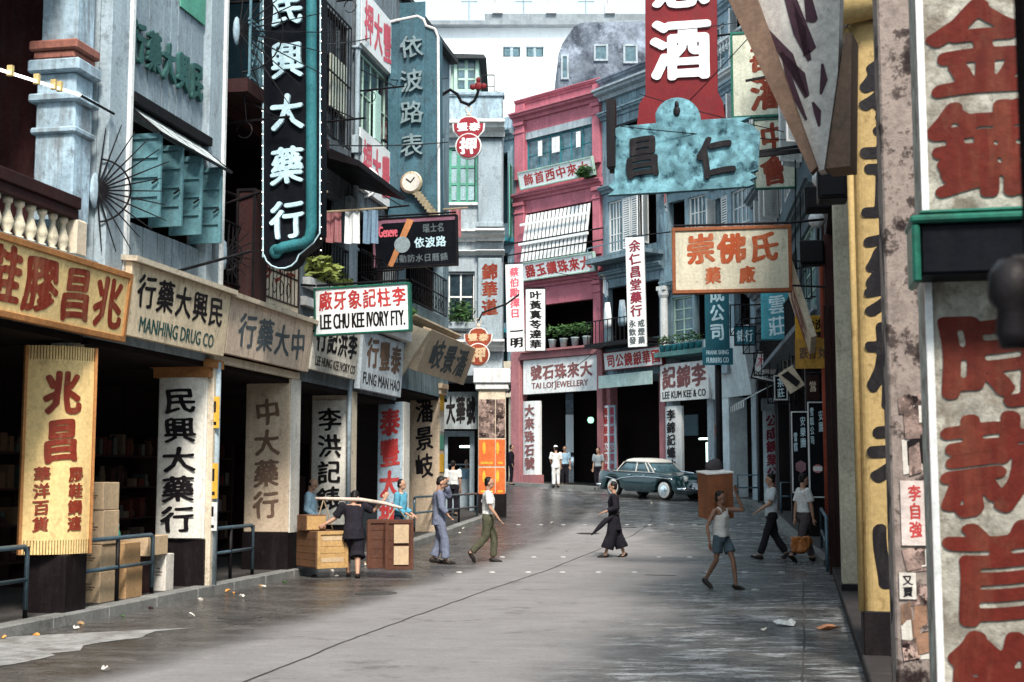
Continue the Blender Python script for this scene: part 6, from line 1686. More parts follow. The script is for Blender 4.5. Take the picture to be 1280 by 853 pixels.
    if top:
        b = B(); g = .016 * 1
        axm = (sh_ax + hp_ax).normalized()
        hemz = J['hip'].z + (hem - .525) * H
        sc = (J['shL'] + J['shR']) / 2
        low = J['hip'].copy(); low.z = hemz; dirn = (J['chest'] - J['hip']); low = J['hip'] + dirn * ((hemz - J['hip'].z) / max(.01, dirn.z)) if hem > .5 else J['hip'] + Vector((0, 0, hemz - J['hip'].z))
        rings = [(low, hp_ax, .092 * S + g + flare * H * .5, .070 * S + g + flare * H * .4)]
        if hem < .5: rings.append((J['hip'], hp_ax, .090 * S + g, .066 * S + g))
        rings += [(J['waist'], axm, .080 * S + g, .060 * S + g), (J['chest'], sh_ax, .090 * S + g, .064 * S + g), (sc - Vector((0, 0, .012 * H)), sh_ax, .100 * S + g, .054 * S + g), (sc + Vector((0, 0, .016 * H)), sh_ax, (.075 if not tank else .05) * S + g, .040 * S + g), (J['neck'] - Vector((0, 0, .012 * H)), sh_ax, .036 * S + g, .034 * S + g)]
        if tank: rings = rings[:-3] + [(sc - Vector((0, 0, .035 * H)), sh_ax, .078 * S + g, .052 * S + g), (sc + Vector((0, 0, .005 * H)), sh_ax, .052 * S + g * .6, .036 * S + g)]
        b.loft([ringel(c, a, w, d) for c, a, w, d in rings])
        if not tank:
            for s, L_ in ((-1, 'L'), (1, 'R')):
                sh, el, wr = J['sh' + L_], J['el' + L_], J['wr' + L_]
                if sleeve <= 1: limb(b, [sh, sh.lerp(el, sleeve)], [.037 * S + g * .6, .036 * S + g], open_end=True)
                else: limb(b, [sh, el, el.lerp(wr, min(1, sleeve - 1))], [.036 * S + g * .6, .029 * S + g, .024 * S + g], open_end=True)
        child('shirt', b, top)
        if tank:
            for s in (-1, 1): link_mesh('strap', B().tube([sc + Vector((s * .048 * S, .062 * S, -.035 * H)), sc + Vector((s * .054 * S, .04 * S, .004 * H)), sc + Vector((s * .054 * S, 0, .024 * H)), sc + Vector((s * .054 * S, -.04 * S, .0 * H)), sc + Vector((s * .048 * S, -.06 * S, -.04 * H))], .013, 6), top, t, smooth=True)
        if topc:
            b = B(); b.tube([tuple(v) for v in ringel(J['neck'] - Vector((0, 0, .004 * H)), sh_ax, .045 * S, .043 * S, 12)] + [tuple(ringel(J['neck'] - Vector((0, 0, .004 * H)), sh_ax, .045 * S, .043 * S, 12)[0])], .012, 6)
            q = link_mesh('collar', b, topc, t, smooth=True)
    if bottom:
        b = B(); g = .014
        b.loft([ringel(J['hip'] - Vector((0, 0, .05 * H)), hp_ax, .084 * S + g, .062 * S + g), ringel(J['hip'] + Vector((0, 0, .01 * H)), hp_ax, .088 * S + g, .065 * S + g), ringel(J['waist'] - Vector((0, 0, .01 * H)), hp_ax, .076 * S + g, .056 * S + g)])
        fl = flare
        for L_ in 'LR':
            hp, kn, an = J['hp' + L_], J['kn' + L_], J['an' + L_]
            if leg >= 1: limb(b, [hp, kn, kn.lerp(an, .55), an + (kn - an) * .10], [.055 * S + g, .037 * S + g + fl * H * .3, .036 * S + g + fl * H * .6, .033 * S + g + fl * H * .8], open_end=True)
            elif leg > .55: limb(b, [hp, kn, kn.lerp(an, (leg - .55) / .45)], [.055 * S + g, .045 * S + g + fl * H * .6, .046 * S + g + fl * H], open_end=True)
            else: limb(b, [hp, hp.lerp(kn, leg / .55)], [.050 * S + g * .7, .046 * S + g * .5 + fl * H], open_end=True)
        child('trousers' if leg >= .9 else 'shorts', b, bottom)
        if leg >= .9 and hem > .53:
            link_mesh('belt', B().loft([ringel(J['waist'] - Vector((0, 0, .035 * H)), hp_ax, .080 * S + g, .060 * S + g), ringel(J['waist'] - Vector((0, 0, .018 * H)), hp_ax, .080 * S + g, .060 * S + g)]), SHOE, t, smooth=True)
    if shoe:
        for L_ in 'LR':
            an = J['an' + L_]; fd = Vector((pose or {}).get('ft' + L_, (0, 1, -.15))).normalized(); b = B()
            limb(b, [an - fd * .022 * H - Vector((0, 0, .022 * H)), an + fd * .05 * H - Vector((0, 0, .026 * H)), an + fd * .095 * H - Vector((0, 0, .031 * H))], [.026 * H, .026 * H, .019 * H])
            child('shoe', b, SHOE, .012, 1)
    if hair:
        b = B()
        if bald: b.ell(HP(0, -.026, -.004), .046 * H, .036 * H, .028 * H, 14, 8, Q)
        else:
            b.ell(HP(0, -.014, .026), .047 * H, .053 * H, .050 * H, 14, 10, Q); b.ell(HP(0, -.028, -.002), .043 * H, .036 * H, .046 * H, 12, 8, Q)
        child('hair', b, HAIR, .009, 1)
    if cap:
        b = B(); b.ell(HP(0, -.006, .045), .052 * H, .058 * H, .034 * H, 16, 8, Q); b.ell(HP(0, .045, .030), .038 * H, .035 * H, .006 * H, 12, 6, Q)
        child('cap', b, cap, .009, 1)
    for s in (-1, 1): link_mesh('eye', B().ell(HP(s * .017, .0505, .006), .006 * H, .003 * H, .0035 * H, 6, 5, Q), HAIR, t)
    link_mesh('mouth', B().ell(HP(0, .0505, -.034), .012 * H, .003 * H, .002 * H, 6, 4, Q), mat('lips', (.2, .07, .05), grime=0), t)
    return t, J, p0

def RY(v, yaw): c, s = math.cos(yaw), math.sin(yaw); return Vector((v[0] * c - v[1] * s, v[0] * s + v[1] * c, v[2]))
TR = -PI / 2        # facing picture right (+x)
TL = PI / 2         # facing picture left
# man in white shirt walking right, left group
person('man in white short sleeved shirt and olive trousers striding right in the roadway', (610, 703), 1.63, TR,
       dict(knL=(-.05, .07, .285), anL=(-.05, .06, .045), knR=(.05, -.03, .29), anR=(.05, -.20, .11), ftR=(0, .5, -.85), elL=(-.14, -.06, .65), wrL=(-.135, -.02, .50), elR=(.14, .03, .64), wrR=(.13, .12, .52), look=(-.15, 0, 0)),
       cloth('white cotton', (.68, .68, .66)), cloth('olive twill', (.085, .085, .055)), sleeve=.75, hem=.56 - .0, topc=cloth('white cotton', (.68, .68, .66)))
# man in grey suit with hand raised to his face
person('man in loose blue grey pyjama suit pressing a hand to his forehead', (548, 705), 1.66, TR + .15,
       dict(knL=(-.05, .03, .285), anL=(-.055, -.05, .06), knR=(.05, .06, .285), anR=(.055, .08, .045), elL=(-.15, .13, .77), wrL=(-.06, .09, .905), hdL=(.5, .1, .6), elR=(.14, .02, .64), wrR=(.12, .09, .56), head=(0, .03, .915), look=(-.4, 0, 0)),
       cloth('blue grey cotton', (.16, .18, .25)), cloth('blue grey cotton', (.16, .18, .25)), sleeve=1.75, hem=.44, flare=.02)
# two men in blue shirts beyond the crates
person('balding man in pale blue shirt standing beyond the light crate', (386, 706), 1.62, TR, dict(look=(-.45, 0, 0), wrL=(-.11, .10, .52), wrR=(.11, .10, .52), head=(0, .035, .92)),
       cloth('pale blue cotton', (.30, .46, .58)), cloth('navy trousers', (.03, .03, .05)), sleeve=1.8, hem=.53, bald=True)
person('man in bright blue jacket looking right, beyond the dark crates', (500, 699), 1.58, TR - .3, dict(look=(-.1, 0, 0), wrL=(-.10, .12, .56), wrR=(.10, .14, .56)),
       cloth('sky blue cotton', (.10, .33, .46)), cloth('navy trousers', (.03, .03, .05)), sleeve=1.8, hem=.46, topc=cloth('white cotton', (.68, .68, .66)))
# porter with carrying pole
BK = cloth('black cotton', (.016, .014, .020))
pt_, PJ, pp0 = person('porter in black clothes seen from behind, stooping under a carrying pole', (441, 722), 1.50, .12,
       dict(hip=(0, -.02, .54), waist=(.0, .01, .62), chest=(0, .05, .73), neck=(0, .09, .81), head=(.01, .14, .885), shL=(-.12, .06, .79), shR=(.12, .06, .79),
            elL=(-.20, .06, .66), wrL=(-.30, .03, .60), hdL=(-.8, 0, -.5), elR=(.22, .08, .74), wrR=(.34, .06, .86), hdR=(.3, 0, .9), knL=(-.06, .10, .30), anL=(-.05, .12, .06), knR=(.05, -.02, .285), anR=(.05, -.13, .06), look=(-.5, 0, -.2)),
       BK, BK, skin=SK, sleeve=.9, leg=.66, hem=.42, flare=.03, build=1.12)
hz_ = pp0.z
fr = hang(441, pp0.y, -4); fr = Fr(pp0.x, pp0.y + .10, math.cos(-.07), math.sin(-.07))
zz0 = 1.26
t = T('carrying_pole', 'pale bamboo carrying pole across the porter\'s shoulders, between the two loads', 'pole', fr, 0, 0, hz_ + zz0 - .05)
t.part('pole', B().tube([(-.66, 0, hz_ + zz0 + .03), (-.3, 0, hz_ + zz0 + .02), (.1, 0, hz_ + zz0 + .01), (.5, 0, hz_ + zz0 - .05), (.8, 0, hz_ + zz0 - .13)], [.022, .03, .032, .03, .022], 8), mat('pale bamboo', (.62, .50, .42), grime=.2), smooth=True)
wood_l = mat('light crate wood', (.50, .31, .13), grime=.35, var=.2, streak=9, gcol=(.2, .1, .04)); wood_d = mat('dark red brown crate wood', (.11, .045, .028), grime=.4, var=.3, streak=9); wood_m = mat('brown crate side', (.17, .085, .045), grime=.4)
def crate(label, cx, cy, w, d, h, z, m_front, m_side, bat, turn, group='crates on the carrying pole', split=1):
    f2 = Fr(cx, cy, math.cos(turn), math.sin(turn)); z += gz(cx, cy)
    t = T('crate', label, 'crate', f2, 0, 0, z, group)
    t.part('box', B().box(-w / 2, w / 2, -d / 2, d / 2, z, z + h), m_side, bevel=.006)
    n_ = 5
    for side in (0, 1):
        for i in range(n_):
            a = z + .02 + (h - .04) * i / n_; c = z + .02 + (h - .04) * (i + 1) / n_ - .006
            if side == 0: t.part('board', B().box(-w / 2 + .01, w / 2 - .01, -d / 2 - .012, -d / 2 - .001, a, c), m_front)
            else: t.part('board', B().box(-w / 2 - .012, -w / 2 - .001, -d / 2 + .01, d / 2 - .01, a, c), m_side)
    k = .055
    for nm, bb in (('batten', B().box(-w / 2, w / 2, -d / 2 - .034, -d / 2 - .013, z, z + k)), ('batten', B().box(-w / 2, w / 2, -d / 2 - .034, -d / 2 - .013, z + h - k, z + h)),
                   ('batten', B().box(-w / 2, -w / 2 + k, -d / 2 - .034, -d / 2 - .013, z + k, z + h - k)), ('batten', B().box(w / 2 - k, w / 2, -d / 2 - .034, -d / 2 - .013, z + k, z + h - k))):
        t.part(nm, bb, bat, bevel=.003)
    return t, f2, z
cx, cy = fr.W(-.62, .02, 0).x, fr.W(-.62, .02, 0).y
c1, f1, z1 = crate('pale wooden crate with battens hanging at the left end of the carrying pole', cx + .08, cy, .56, .75, .60, .16, wood_l, wood_m, wood_l, .60)
for zz in (.10, .45): c1.part('pasted_label', B().box(-.2, .2, -.392, -.389, z1 + zz, z1 + zz + .07), cartonl)
t = T('carton', 'small brown box riding on top of the pale wooden crate', 'carton', f1, -.15, .1, z1 + .602)
t.part('box', B().box(-.34, .02, -.1, .26, z1 + .602, z1 + .86), wood_m, bevel=.006); t.part('board', B().box(-.33, .01, -.112, -.101, z1 + .62, z1 + .84), wood_l)
cx2, cy2 = fr.W(.60, .0, 0).x, fr.W(.60, 0, 0).y
c2, f2, z2 = crate('dark red brown case with two pale panels at the right end of the carrying pole', cx2 + .16, cy2 - .05, .46, .40, .80, .14, wood_d, wood_d, wood_d, .10)
for zz in (.08, .43): c2.part('pale_panel', B().box(-.09, .15, -.245, -.237, z2 + zz, z2 + zz + .30), cartonl)
c3, f3, z3 = crate('dark case strapped behind the one with pale panels', cx2 - .20, cy2 + .10, .36, .42, .79, .15, wood_d, wood_d, wood_d, .10)
rp = B()
for (x, zt) in ((-.62, .0), (.66, 0)):
    p = fr.W(x, 0, 0)
t = T('load_rope', 'rope slings tying the crates to the carrying pole', 'rope', fr, 0, 0, hz_ + .9)
for x in (-.52,): rp.tube([(x, 0, hz_ + zz0 + .02), (x - .12, -.1, hz_ + .78)], .01, 5).tube([(x, 0, hz_ + zz0 + .02), (x + .14, .1, hz_ + .78)], .01, 5)
rp.tube([(.7, 0, hz_ + zz0 - .1), (.58, -.1, hz_ + .95)], .01, 5).tube([(.7, 0, hz_ + zz0 - .1), (.86, .1, hz_ + .95)], .01, 5)
t.part('rope', rp, mat('hemp rope', (.4, .3, .2), grime=.2))
# woman in black crossing with umbrella
person('woman in black tunic and wide black trousers walking left with a furled umbrella', (768, 697), 1.53, TL - .05,
       dict(knL=(-.05, .04, .285), anL=(-.05, .12, .045), knR=(.05, -.04, .285), anR=(.05, -.13, .05), elL=(-.13, -.02, .65), wrL=(-.13, .12, .60), elR=(.12, -.04, .64), wrR=(.12, .02, .53), ftR=(0, .95, -.35)),
       BK, BK, skin=SK, sleeve=1.75, leg=.86, hem=.36, flare=.035)
p = ground(768, 697); t = T('umbrella', 'furled black umbrella carried low by the woman in black', 'umbrella', Fr(p.x, p.y, 1, 0), -.1, -.15, p.z + .72)
t.part('canopy', B().tube([(-.02, -.16, p.z + .84), (-.18, -.16, p.z + .74), (-.30, -.16, p.z + .62), (-.42, -.16, p.z + .50), (-.48, -.16, p.z + .45)], [.02, .055, .05, .025, .008], 8), BK, smooth=True)
t.part('handle', B().tube([(.12, -.16, p.z + .92), (-.02, -.16, p.z + .84)], .012, 6), SHOE)
# boy carrying carton on his shoulder
bj, BJ, bp0 = person('barefoot looking boy in white singlet and grey shorts carrying a tall carton on his shoulder', (903, 736), 1.46, .70 + PI,
       dict(head=(.005, .0, .915), hpL=(-.056, 0, .51), hpR=(.056, 0, .51), knL=(-.065, .09, .29), anL=(-.06, .13, .045), knR=(.065, -.02, .285), anR=(.06, -.17, .09), ftR=(0, .8, -.6), shL=(-.105, 0, .80), elL=(-.20, .12, .79), wrL=(-.13, .09, .96), hdL=(.1, -.1, .95),
            shR=(.11, 0, .79), elR=(.17, -.04, .63), wrR=(.185, .0, .47), look=(-.1, 0, .5)),
       cloth('singlet cotton', (.55, .53, .50)), cloth('blue grey drill', (.07, .10, .12)), skin=SKD, sleeve=0, leg=.36, hem=.52, tank=True, flare=.012, build=.88)
fr = hang(905, bp0.y, -8)
r = fr.rect(875, 921, 589, 649)
fb = Fr(*fr.W((r[0] + r[1]) / 2, .36, 0).xy, math.cos(.32), math.sin(.32))
t = T('carton', 'tall brown carton with a bright pale lid carried on the boy\'s shoulder', 'carton', fb, 0, 0, r[2] + .01)
w = .235
t.o.rotation_euler = (math.radians(6), math.radians(-4), fb.ang)
t.part('box', B().box(-w, w * .75, -.17, .2, r[2] + .01, r[3]), mat('brown case board', (.25, .095, .045), grime=.3, var=.2), bevel=.006)
t.part('lid', B().box(-w - .012, w * .75 + .012, -.182, .212, r[3] - .02, r[3] + .006), mat('shiny pale lid', (.80, .78, .74), rough=.25, grime=0), bevel=.004)
t2 = T('bundle', 'dark bundle lying on top of the boy\'s carton', 'bag', fb, 0, 0, r[3] + .02)
me = remesh(B().ell((0, .12, .05), .15, .12, .11).ell((.03, .12, .11), .09, .09, .07), .02, 2)
me.materials.append(cloth('charcoal cloth', (.05, .045, .05))); o = bpy.data.objects.new('cloth', me); ADD(o); o.parent = t2.o
# two men on the right
person('man in pale blue short sleeved shirt and black trousers striding left near the right kerb', (966, 699), 1.70, TL,
       dict(knL=(-.05, .08, .29), anL=(-.05, .16, .05), ftL=(0, .95, .2), knR=(.05, -.03, .29), anR=(.05, -.17, .07), ftR=(0, .8, -.6), elL=(-.13, .05, .65), wrL=(-.12, .17, .575), elR=(.14, -.04, .64), wrR=(.135, -.03, .49), look=(-.1, 0, 0)),
       cloth('ice blue cotton', (.52, .57, .60)), cloth('black trousers', (.018, .016, .020)), sleeve=.75, hem=.50, topc=cloth('ice blue cotton', (.52, .57, .60)))
person('man in white shirt and grey brown trousers walking right with a parcel', (1006, 702), 1.70, TR + .25,
       dict(knL=(-.05, .05, .29), anL=(-.05, .12, .05), knR=(.05, -.05, .285), anR=(.05, -.19, .08), ftR=(0, .75, -.65), elR=(.13, .03, .65), wrR=(.13, .05, .50), elL=(-.13, -.03, .65), wrL=(-.13, -.05, .50), look=(-.3, 0, 0)),
       cloth('white cotton', (.68, .68, .66)), cloth('taupe trousers', (.085, .07, .075)), sleeve=.8, hem=.56, topc=cloth('white cotton', (.68, .68, .66)))
p = ground(1000, 704)
t = T('parcel', 'shiny orange brown paper parcel hanging from the walking man\'s hand', 'bag', Fr(p.x, p.y, 1, 0), -.06, -.22, p.z + .18)
me = remesh(B().box(-.2, .06, -.3, -.14, p.z + .22, p.z + .5).ell((-.02, -.2, p.z + .3), .17, .12, .12).ell((.1, -.18, p.z + .42), .12, .08, .1), .02, 1)
for v, n_ in zip(me.vertices, [v.normal.copy() for v in me.vertices]): v.co += n_ * noise.noise(v.co * 14) * .03
me.materials.append(mat('orange brown wrapping', (.42, .15, .045), rough=.25, grime=.2, var=.3, scale=6))
o = bpy.data.objects.new('wrapping', me); ADD(o); o.parent = t.o; o.location = (.06, .22, -(p.z + .18))
t.part('string', B().tube([(-.06, -.22, p.z + .5), (-.05, -.2, p.z + .74)], .006, 5), iron)
# far figures
def fp(px, py, z_off=0): v = ground(px, py); v.z += .11; return v
person('man in white clothes and white cap standing before the jewellery shop, back turned', (695, 609), 1.66, .25, dict(elL=(-.13, .03, .64), wrL=(-.09, .08, .56)), cloth('white cotton', (.68, .68, .66)), cloth('white cotton', (.68, .68, .66)), sleeve=.8, hem=.46, cap=whites, loc=at(695, 609, 53.2) * 1)
person('man in blue shirt inside the jewellery arcade, right of the man in white', (706, 609), 1.62, PI, None, cloth('pale blue cotton', (.30, .46, .58)), BK, sleeve=.8, hem=.54, loc=at(706, 607, 54.5))
person('man in grey shirt leaning in shadow beside the striped pillar boards, left of the car', (748, 610), 1.60, PI - .6, None, cloth('grey shirt', (.30, .34, .36)), BK, sleeve=.8, hem=.54, loc=at(748, 611, 51.9))
person('dark clothed man in the shadow between corner pillar and jewellery portal', (638, 609), 1.62, -PI / 2, None, BK, BK, sleeve=1.7, loc=at(639, 606, 54))
person('person in white shirt seen from behind near the corner house show case', (566, 648), 1.55, 0, None, cloth('white cotton', (.68, .68, .66)), BK, sleeve=.7, hem=.56, loc=at(566, 645, 37.2))
person('shopkeeper in pale shirt inside the corner shop', (583, 640), 1.5, PI, None, cloth('pale blue cotton', (.30, .46, .58)), BK, sleeve=.7, loc=at(583, 636, 40.6))

# ---------------------------------------------------------------- parked car
paint = mat('dark teal car paint', (.006, .034, .038), rough=.18, grime=0, var=.05, bump=0, coat=.6, spec=.6)
ivory = mat('ivory car roof', (.68, .66, .60), rough=.25, grime=0, var=.04, bump=0, coat=.5)
chrome = mat('chrome', (.72, .74, .76), rough=.12, metal=1, grime=0, var=.05, bump=0)
rubber = mat('tyre rubber', (.02, .02, .02), grime=.2)
a_ = math.radians(-52)
cfz = Fr(5.0, 46.9, math.cos(a_), math.sin(a_)); zc0 = gz(5.0, 46.9)
sl = math.atan((gz(*cfz.W(2, 0, 0).xy) - gz(*cfz.W(-2, 0, 0).xy)) / 4)
car = T('parked_car', 'dark teal 1950s saloon with ivory roof and whitewall tyres parked at the bend', 'car', cfz, 0, 0, zc0)
car.off = (0, 0, 0); car.o.rotation_euler = (0, -sl, cfz.ang)
WX = (-1.28, 1.30); WR = .33; L0, L1 = -2.2, 2.2
def belt(x): return .90 + .05 * math.exp(-((x + 2.0) / .5) ** 2) - .10 * max(0, (x - 1.9) / .3) ** 2 - .02 * abs(x)
def hw(x):
    e = 0
    if x > 1.5: e = .16 * ((x - 1.5) / .7) ** 2
    if x < -1.6: e = .14 * ((-1.6 - x) / .6) ** 2
    return .82 - e
rings = []
xs = [L0, -2.12, -2.0, -1.85] + [WX[0] + .42 * math.cos(PI - PI * k / 10) for k in range(11)] + [-.6, -.2, .3, .7] + [WX[1] + .42 * math.cos(PI - PI * k / 10) for k in range(11)] + [1.85, 2.0, 2.1, 2.17, L1]
for x in sorted(xs):
    zl = .22
    for wx in WX:
        dd = .42 ** 2 - (x - wx) ** 2
        if dd > 0: zl = max(zl, .33 + math.sqrt(dd) * .9)
    zl = min(zl, .70)
    w, zb = hw(x), belt(x); e = max(0, (x - 2.08) / .12, (-2.1 - x) / .1); zb -= .12 * e; w -= .05 * e
    hood = .05 if x > .6 or x < -1.2 else 0.02
    half = [(0, .26), (w - .30, .26), (w - .29, zl), (w - .03, zl), (w, zl + .04), (w + .01, (zl + zb) / 2 + .02), (w - .005, zb - .10), (w - .04, zb - .02), (w - .14, zb), (w * .45, zb + hood * (1 if x > 0 else .6)), (0, zb + hood * 1.3)]
    rings.append([(x, -y, z) for y, z in half] + [(x, y, z) for y, z in reversed(half[1:-1])])
body = car.part('body', B().loft(rings), paint, smooth=True)
md = body.modifiers.new('e', 'EDGE_SPLIT'); md.split_angle = math.radians(40)
def rr(x0, x1, w, z, c=.22, n=4, bow=.06):
    pts = []
    for sx, sy, a in ((x1 - c, w - c, 0), (x0 + c, w - c, 90), (x0 + c, -w + c, 180), (x1 - c, -w + c, 270)):
        for k in range(n + 1):
            q_ = math.radians(a + 90 * k / n); pts.append((sx + c * math.cos(q_), sy + c * math.sin(q_), z))
    return pts
car.part('glasshouse', B().loft([rr(-1.28, .90, .70, .88), rr(-1.02, .54, .63, 1.12), rr(-.90, .36, .60, 1.24)]), glassb, smooth=True)
car.part('roof', B().loft([rr(-.96, .40, .62, 1.235), rr(-.95, .40, .64, 1.265), rr(-.86, .30, .60, 1.33), rr(-.7, .14, .46, 1.38), rr(-.45, -.1, .2, 1.40)]), ivory, smooth=True)
for s in (-1, 1):
    b = B()
    for (xa, za), (xb, zb_) in (((.74, .90), (.33, 1.24)), ((-.18, .90), (-.20, 1.24)), ((-1.18, .90), (-.88, 1.24)), ((.50, .90), (.18, 1.24))):
        b.bar((xa, s * .715, za), (xb, s * .615, zb_), .035, .03)
    b.bar((-1.35, s * .72, .91), (.75, s * .72, .91), .03, .03); car.part('window_frame', b, chrome if False else ivory)
    tr = B().tube([(-2.15, s * (hw(-2.1) + .01), .66), (-1.5, s * .835, .68), (-1.05, s * .84, .60), (-.75, s * .84, .68), (0, s * .845, .76), (1.0, s * .84, .75), (1.75, s * .815, .72)], .016, 6)
    tr.tube([(-1.4, s * .80, .905), (.7, s * .80, .905), (1.7, s * .79, .86)], .009, 5)
    car.part('side_trim', tr, chrome, smooth=True)
    car.part('door_handle', B().tube([(-.3, s * .85, .80), (-.45, s * .85, .80)], .015, 6).tube([(.42, s * .85, .8), (.3, s * .85, .8)], .015, 6), chrome)
    hl = car.part('headlight', B().tube([(1.98, s * .60, .74), (2.17, s * .60, .74)], [.13, .125], 14), paint, smooth=True)
    car.part('lens', B().ell((2.16, s * .60, .74), .03, .10, .10, 12, 8), mat('headlight glass', (.75, .78, .78), rough=.1, grime=0, bump=0), hl, smooth=True)
    car.part('rim', B().tube([(2.165, s * .60 + .115 * math.cos(k * PI / 8), .74 + .115 * math.sin(k * PI / 8)) for k in range(17)], .014, 5), chrome, hl)
    car.part('side_light', B().ell((2.14, s * .60, .55), .03, .06, .04), chrome)
    car.part('tail_light', B().ell((-2.16, s * .62, .72), .04, .06, .09), redf)
    for wx in WX:
        wr_ = bpy.data.meshes.new('w')
        wheel = car.part('wheel', B(), rubber)
        y0 = s * .60; y1 = s * .79
        def disc(rs, m, nm):
            b = B(); rg = []
            for y, r_ in rs: rg.append([(wx + r_ * math.cos(k * PI / 12), y, .33 + r_ * math.sin(k * PI / 12)) for k in range(24)])
            car.part(nm, b.loft(rg), m, wheel, smooth=True)
        disc([(y0, .22), (y0, .32), (y0 + s * .03, .335), (y1 - s * .03, .335), (y1, .31), (y1 + s * .001, .10)], rubber, 'tyre')
        disc([(y1 + s * .002, .275), (y1 + s * .008, .27), (y1 + s * .009, .20)], mat('white wall', (.68, .68, .65), grime=.15), 'whitewall')
        disc([(y1 + s * .011, .185), (y1 + s * .02, .17), (y1 + s * .012, .12), (y1 + s * .03, .09), (y1 + s * .035, .02)], chrome, 'hubcap')
gr = B().prismx([(.42 * math.cos(k * PI / 8), .50 + .12 * math.sin(k * PI / 8)) for k in range(16)], 2.16, 2.215)
gp_ = car.part('grille', gr, blackd)
for k in range(5): car.part('bar', B().tube([(2.22, -.38 + .02 * abs(k - 2), .42 + .04 * k), (2.24, 0, .42 + .04 * k), (2.22, .38 - .02 * abs(k - 2), .42 + .04 * k)], .008, 5), chrome, gp_)
for x, sg in ((2.27, 1), (-2.24, -1)):
    car.part('bumper', B().tube([(x - sg * .3, -.80, .40), (x - sg * .06, -.72, .40), (x, -.4, .40), (x + sg * .02, 0, .40), (x, .4, .40), (x - sg * .06, .72, .40), (x - sg * .3, .80, .40)], [.04, .055, .055, .055, .055, .055, .04], 8).ell((x + sg * .03, -.35, .45), .04, .04, .09).ell((x + sg * .03, .35, .45), .04, .04, .09), chrome, smooth=True)
car.part('number_plate', B().box(2.33, 2.34, -.2, .2, .36, .46), blacks)
car.part('bonnet_ornament', B().tube([(1.3, 0, .98), (1.95, 0, .93)], [.012, .02], 6), chrome)
for x in (.66,): car.part('wiper', B().tube([(.82, -.3, .92), (.66, -.1, 1.06)], .008, 4), blackd)


# ---------------------------------------------------------------- clutter of the bend: laundry poles, brackets, small boards
R = random.Random(11)
def laundry(fr, x, z, n, label, cols):
    t = T('laundry_pole', label, 'laundry', fr, x, -.9, z - .6, 'laundry poles over the balconies')
    t.part('pole', B().tube([(x - .2, -.2, z), (x + .25 * n, -1.3, z + .12)], .022, 6), mat('bamboo pole', (.3, .24, .16), grime=.3))
    for i in range(n):
        u = .15 + .8 * i / n; px_, py_ = x - .2 + (.25 * n + .2) * u, -.2 - 1.1 * u; zz = z + .12 * u; w, h = R.uniform(.25, .42), R.uniform(.4, .75)
        b = B(); cols_ = 6
        for k in range(cols_ + 1):
            a = -w / 2 + w * k / cols_; yy = .03 * math.sin(k * 2.1 + i)
            b.v += [(px_ + a * .6, py_ - a * .5 + yy, zz), (px_ + a * .55, py_ - a * .5 + yy * 2, zz - h * (1 + .06 * math.sin(k + i)))]
        for k in range(cols_): b.f.append((2 * k, 2 * k + 1, 2 * k + 3, 2 * k + 2))
        t.part('garment', b, cols[i % len(cols)])
cl_ = [whites, mat('faded blue cloth', (.16, .24, .32), grime=.1), mat('grey cloth', (.28, .29, .30), grime=.1), mat('dull rose cloth', (.34, .14, .15), grime=.1)]
laundry(R4F, .6, R4F.L(870, 238)[1], 4, 'laundry pole with white and blue garments above the cream and orange signboard', cl_)
laundry(R5F, .8, R5F.L(930, 330)[1], 4, 'laundry pole with garments behind the small sky blue sign', cl_[1:] + cl_[:1])
laundry(R6F, .6, R6F.L(965, 300)[1], 5, 'laundry pole with garments at the slate house above the mirror works', cl_[2:] + cl_[:2])
laundry(R3F, .8, R3F.L(790, 350)[1], 3, 'laundry pole with pale garments beside the medicine hall board', cl_)
laundry(R5F, 1.0, R5F.L(930, 200)[1], 4, 'laundry pole high on the pale house behind the lemon board', cl_)
def bracket_frame(px, py, w, h, d, label):
    fr = hang(px, d, R.uniform(-25, 5)); x, z = fr.L(px, py); W, H = w * d / F, h * d / F
    t = T('iron_lattice', label, 'bracket', fr, x, 0, z - H / 2, 'bare iron sign frames at the bend')
    b = B().frame(x - W / 2, x + W / 2, z - H / 2, z + H / 2, .035, -.02, .02)
    for k in range(1, 4): b.bar((x - W / 2 + W * k / 4, 0, z - H / 2), (x - W / 2 + W * k / 4, 0, z + H / 2), .02)
    b.bar((x - W / 2, 0, z - H / 2), (x + W / 2, 0, z + H / 2), .02)
    t.part('frame', b, iron); t.part('bracket', B().tube([(x + W / 2, 0, z + H / 2 - .05), (x + W / 2 + .9, .3, z + H / 2)], .025, 5).tube([(x + W / 2, 0, z - H / 2 + .05), (x + W / 2 + .9, .3, z - H / 2)], .02, 5), iron)
for a in ((962, 455, 40, 30, 36, 'bare iron frame left of the slim white strips'), (945, 420, 34, 46, 37, 'bare iron frame behind the small sky blue sign'), (1000, 350, 30, 50, 29, 'bare iron frame right of the cream and orange signboard'),
          (925, 400, 26, 40, 40, 'bare iron frame over the white shop awning'), (972, 492, 26, 26, 34, 'bare iron frame over the capital of the mirror works pillar'), (1003, 500, 24, 30, 31, 'bare iron frame above the black poster boards')):
    bracket_frame(*a)
hsign('small dark blue board with pale characters over the white shop awning', (918, 944, 408, 432), 39, mat('deep teal enamel', (.02, .12, .16)), [('錶行', .1, .9, .15, .85, tube_w, 'h')], iron, .03, .1, brk=.8)
hsign('little black board with a white rim among the iron frames', (968, 984, 470, 500), 33, blacks, [('茶莊', .2, .8, .08, .92, tube_w, 'v')], white, .03, .1, brk=.6)
hsign('small brown wooden board between the rust pipe and the black poster boards', (1008, 1024, 470, 500), 27, darkred, [('當', .2, .8, .3, .8, cream, 'h')], None, .03, .1, brk=.4)
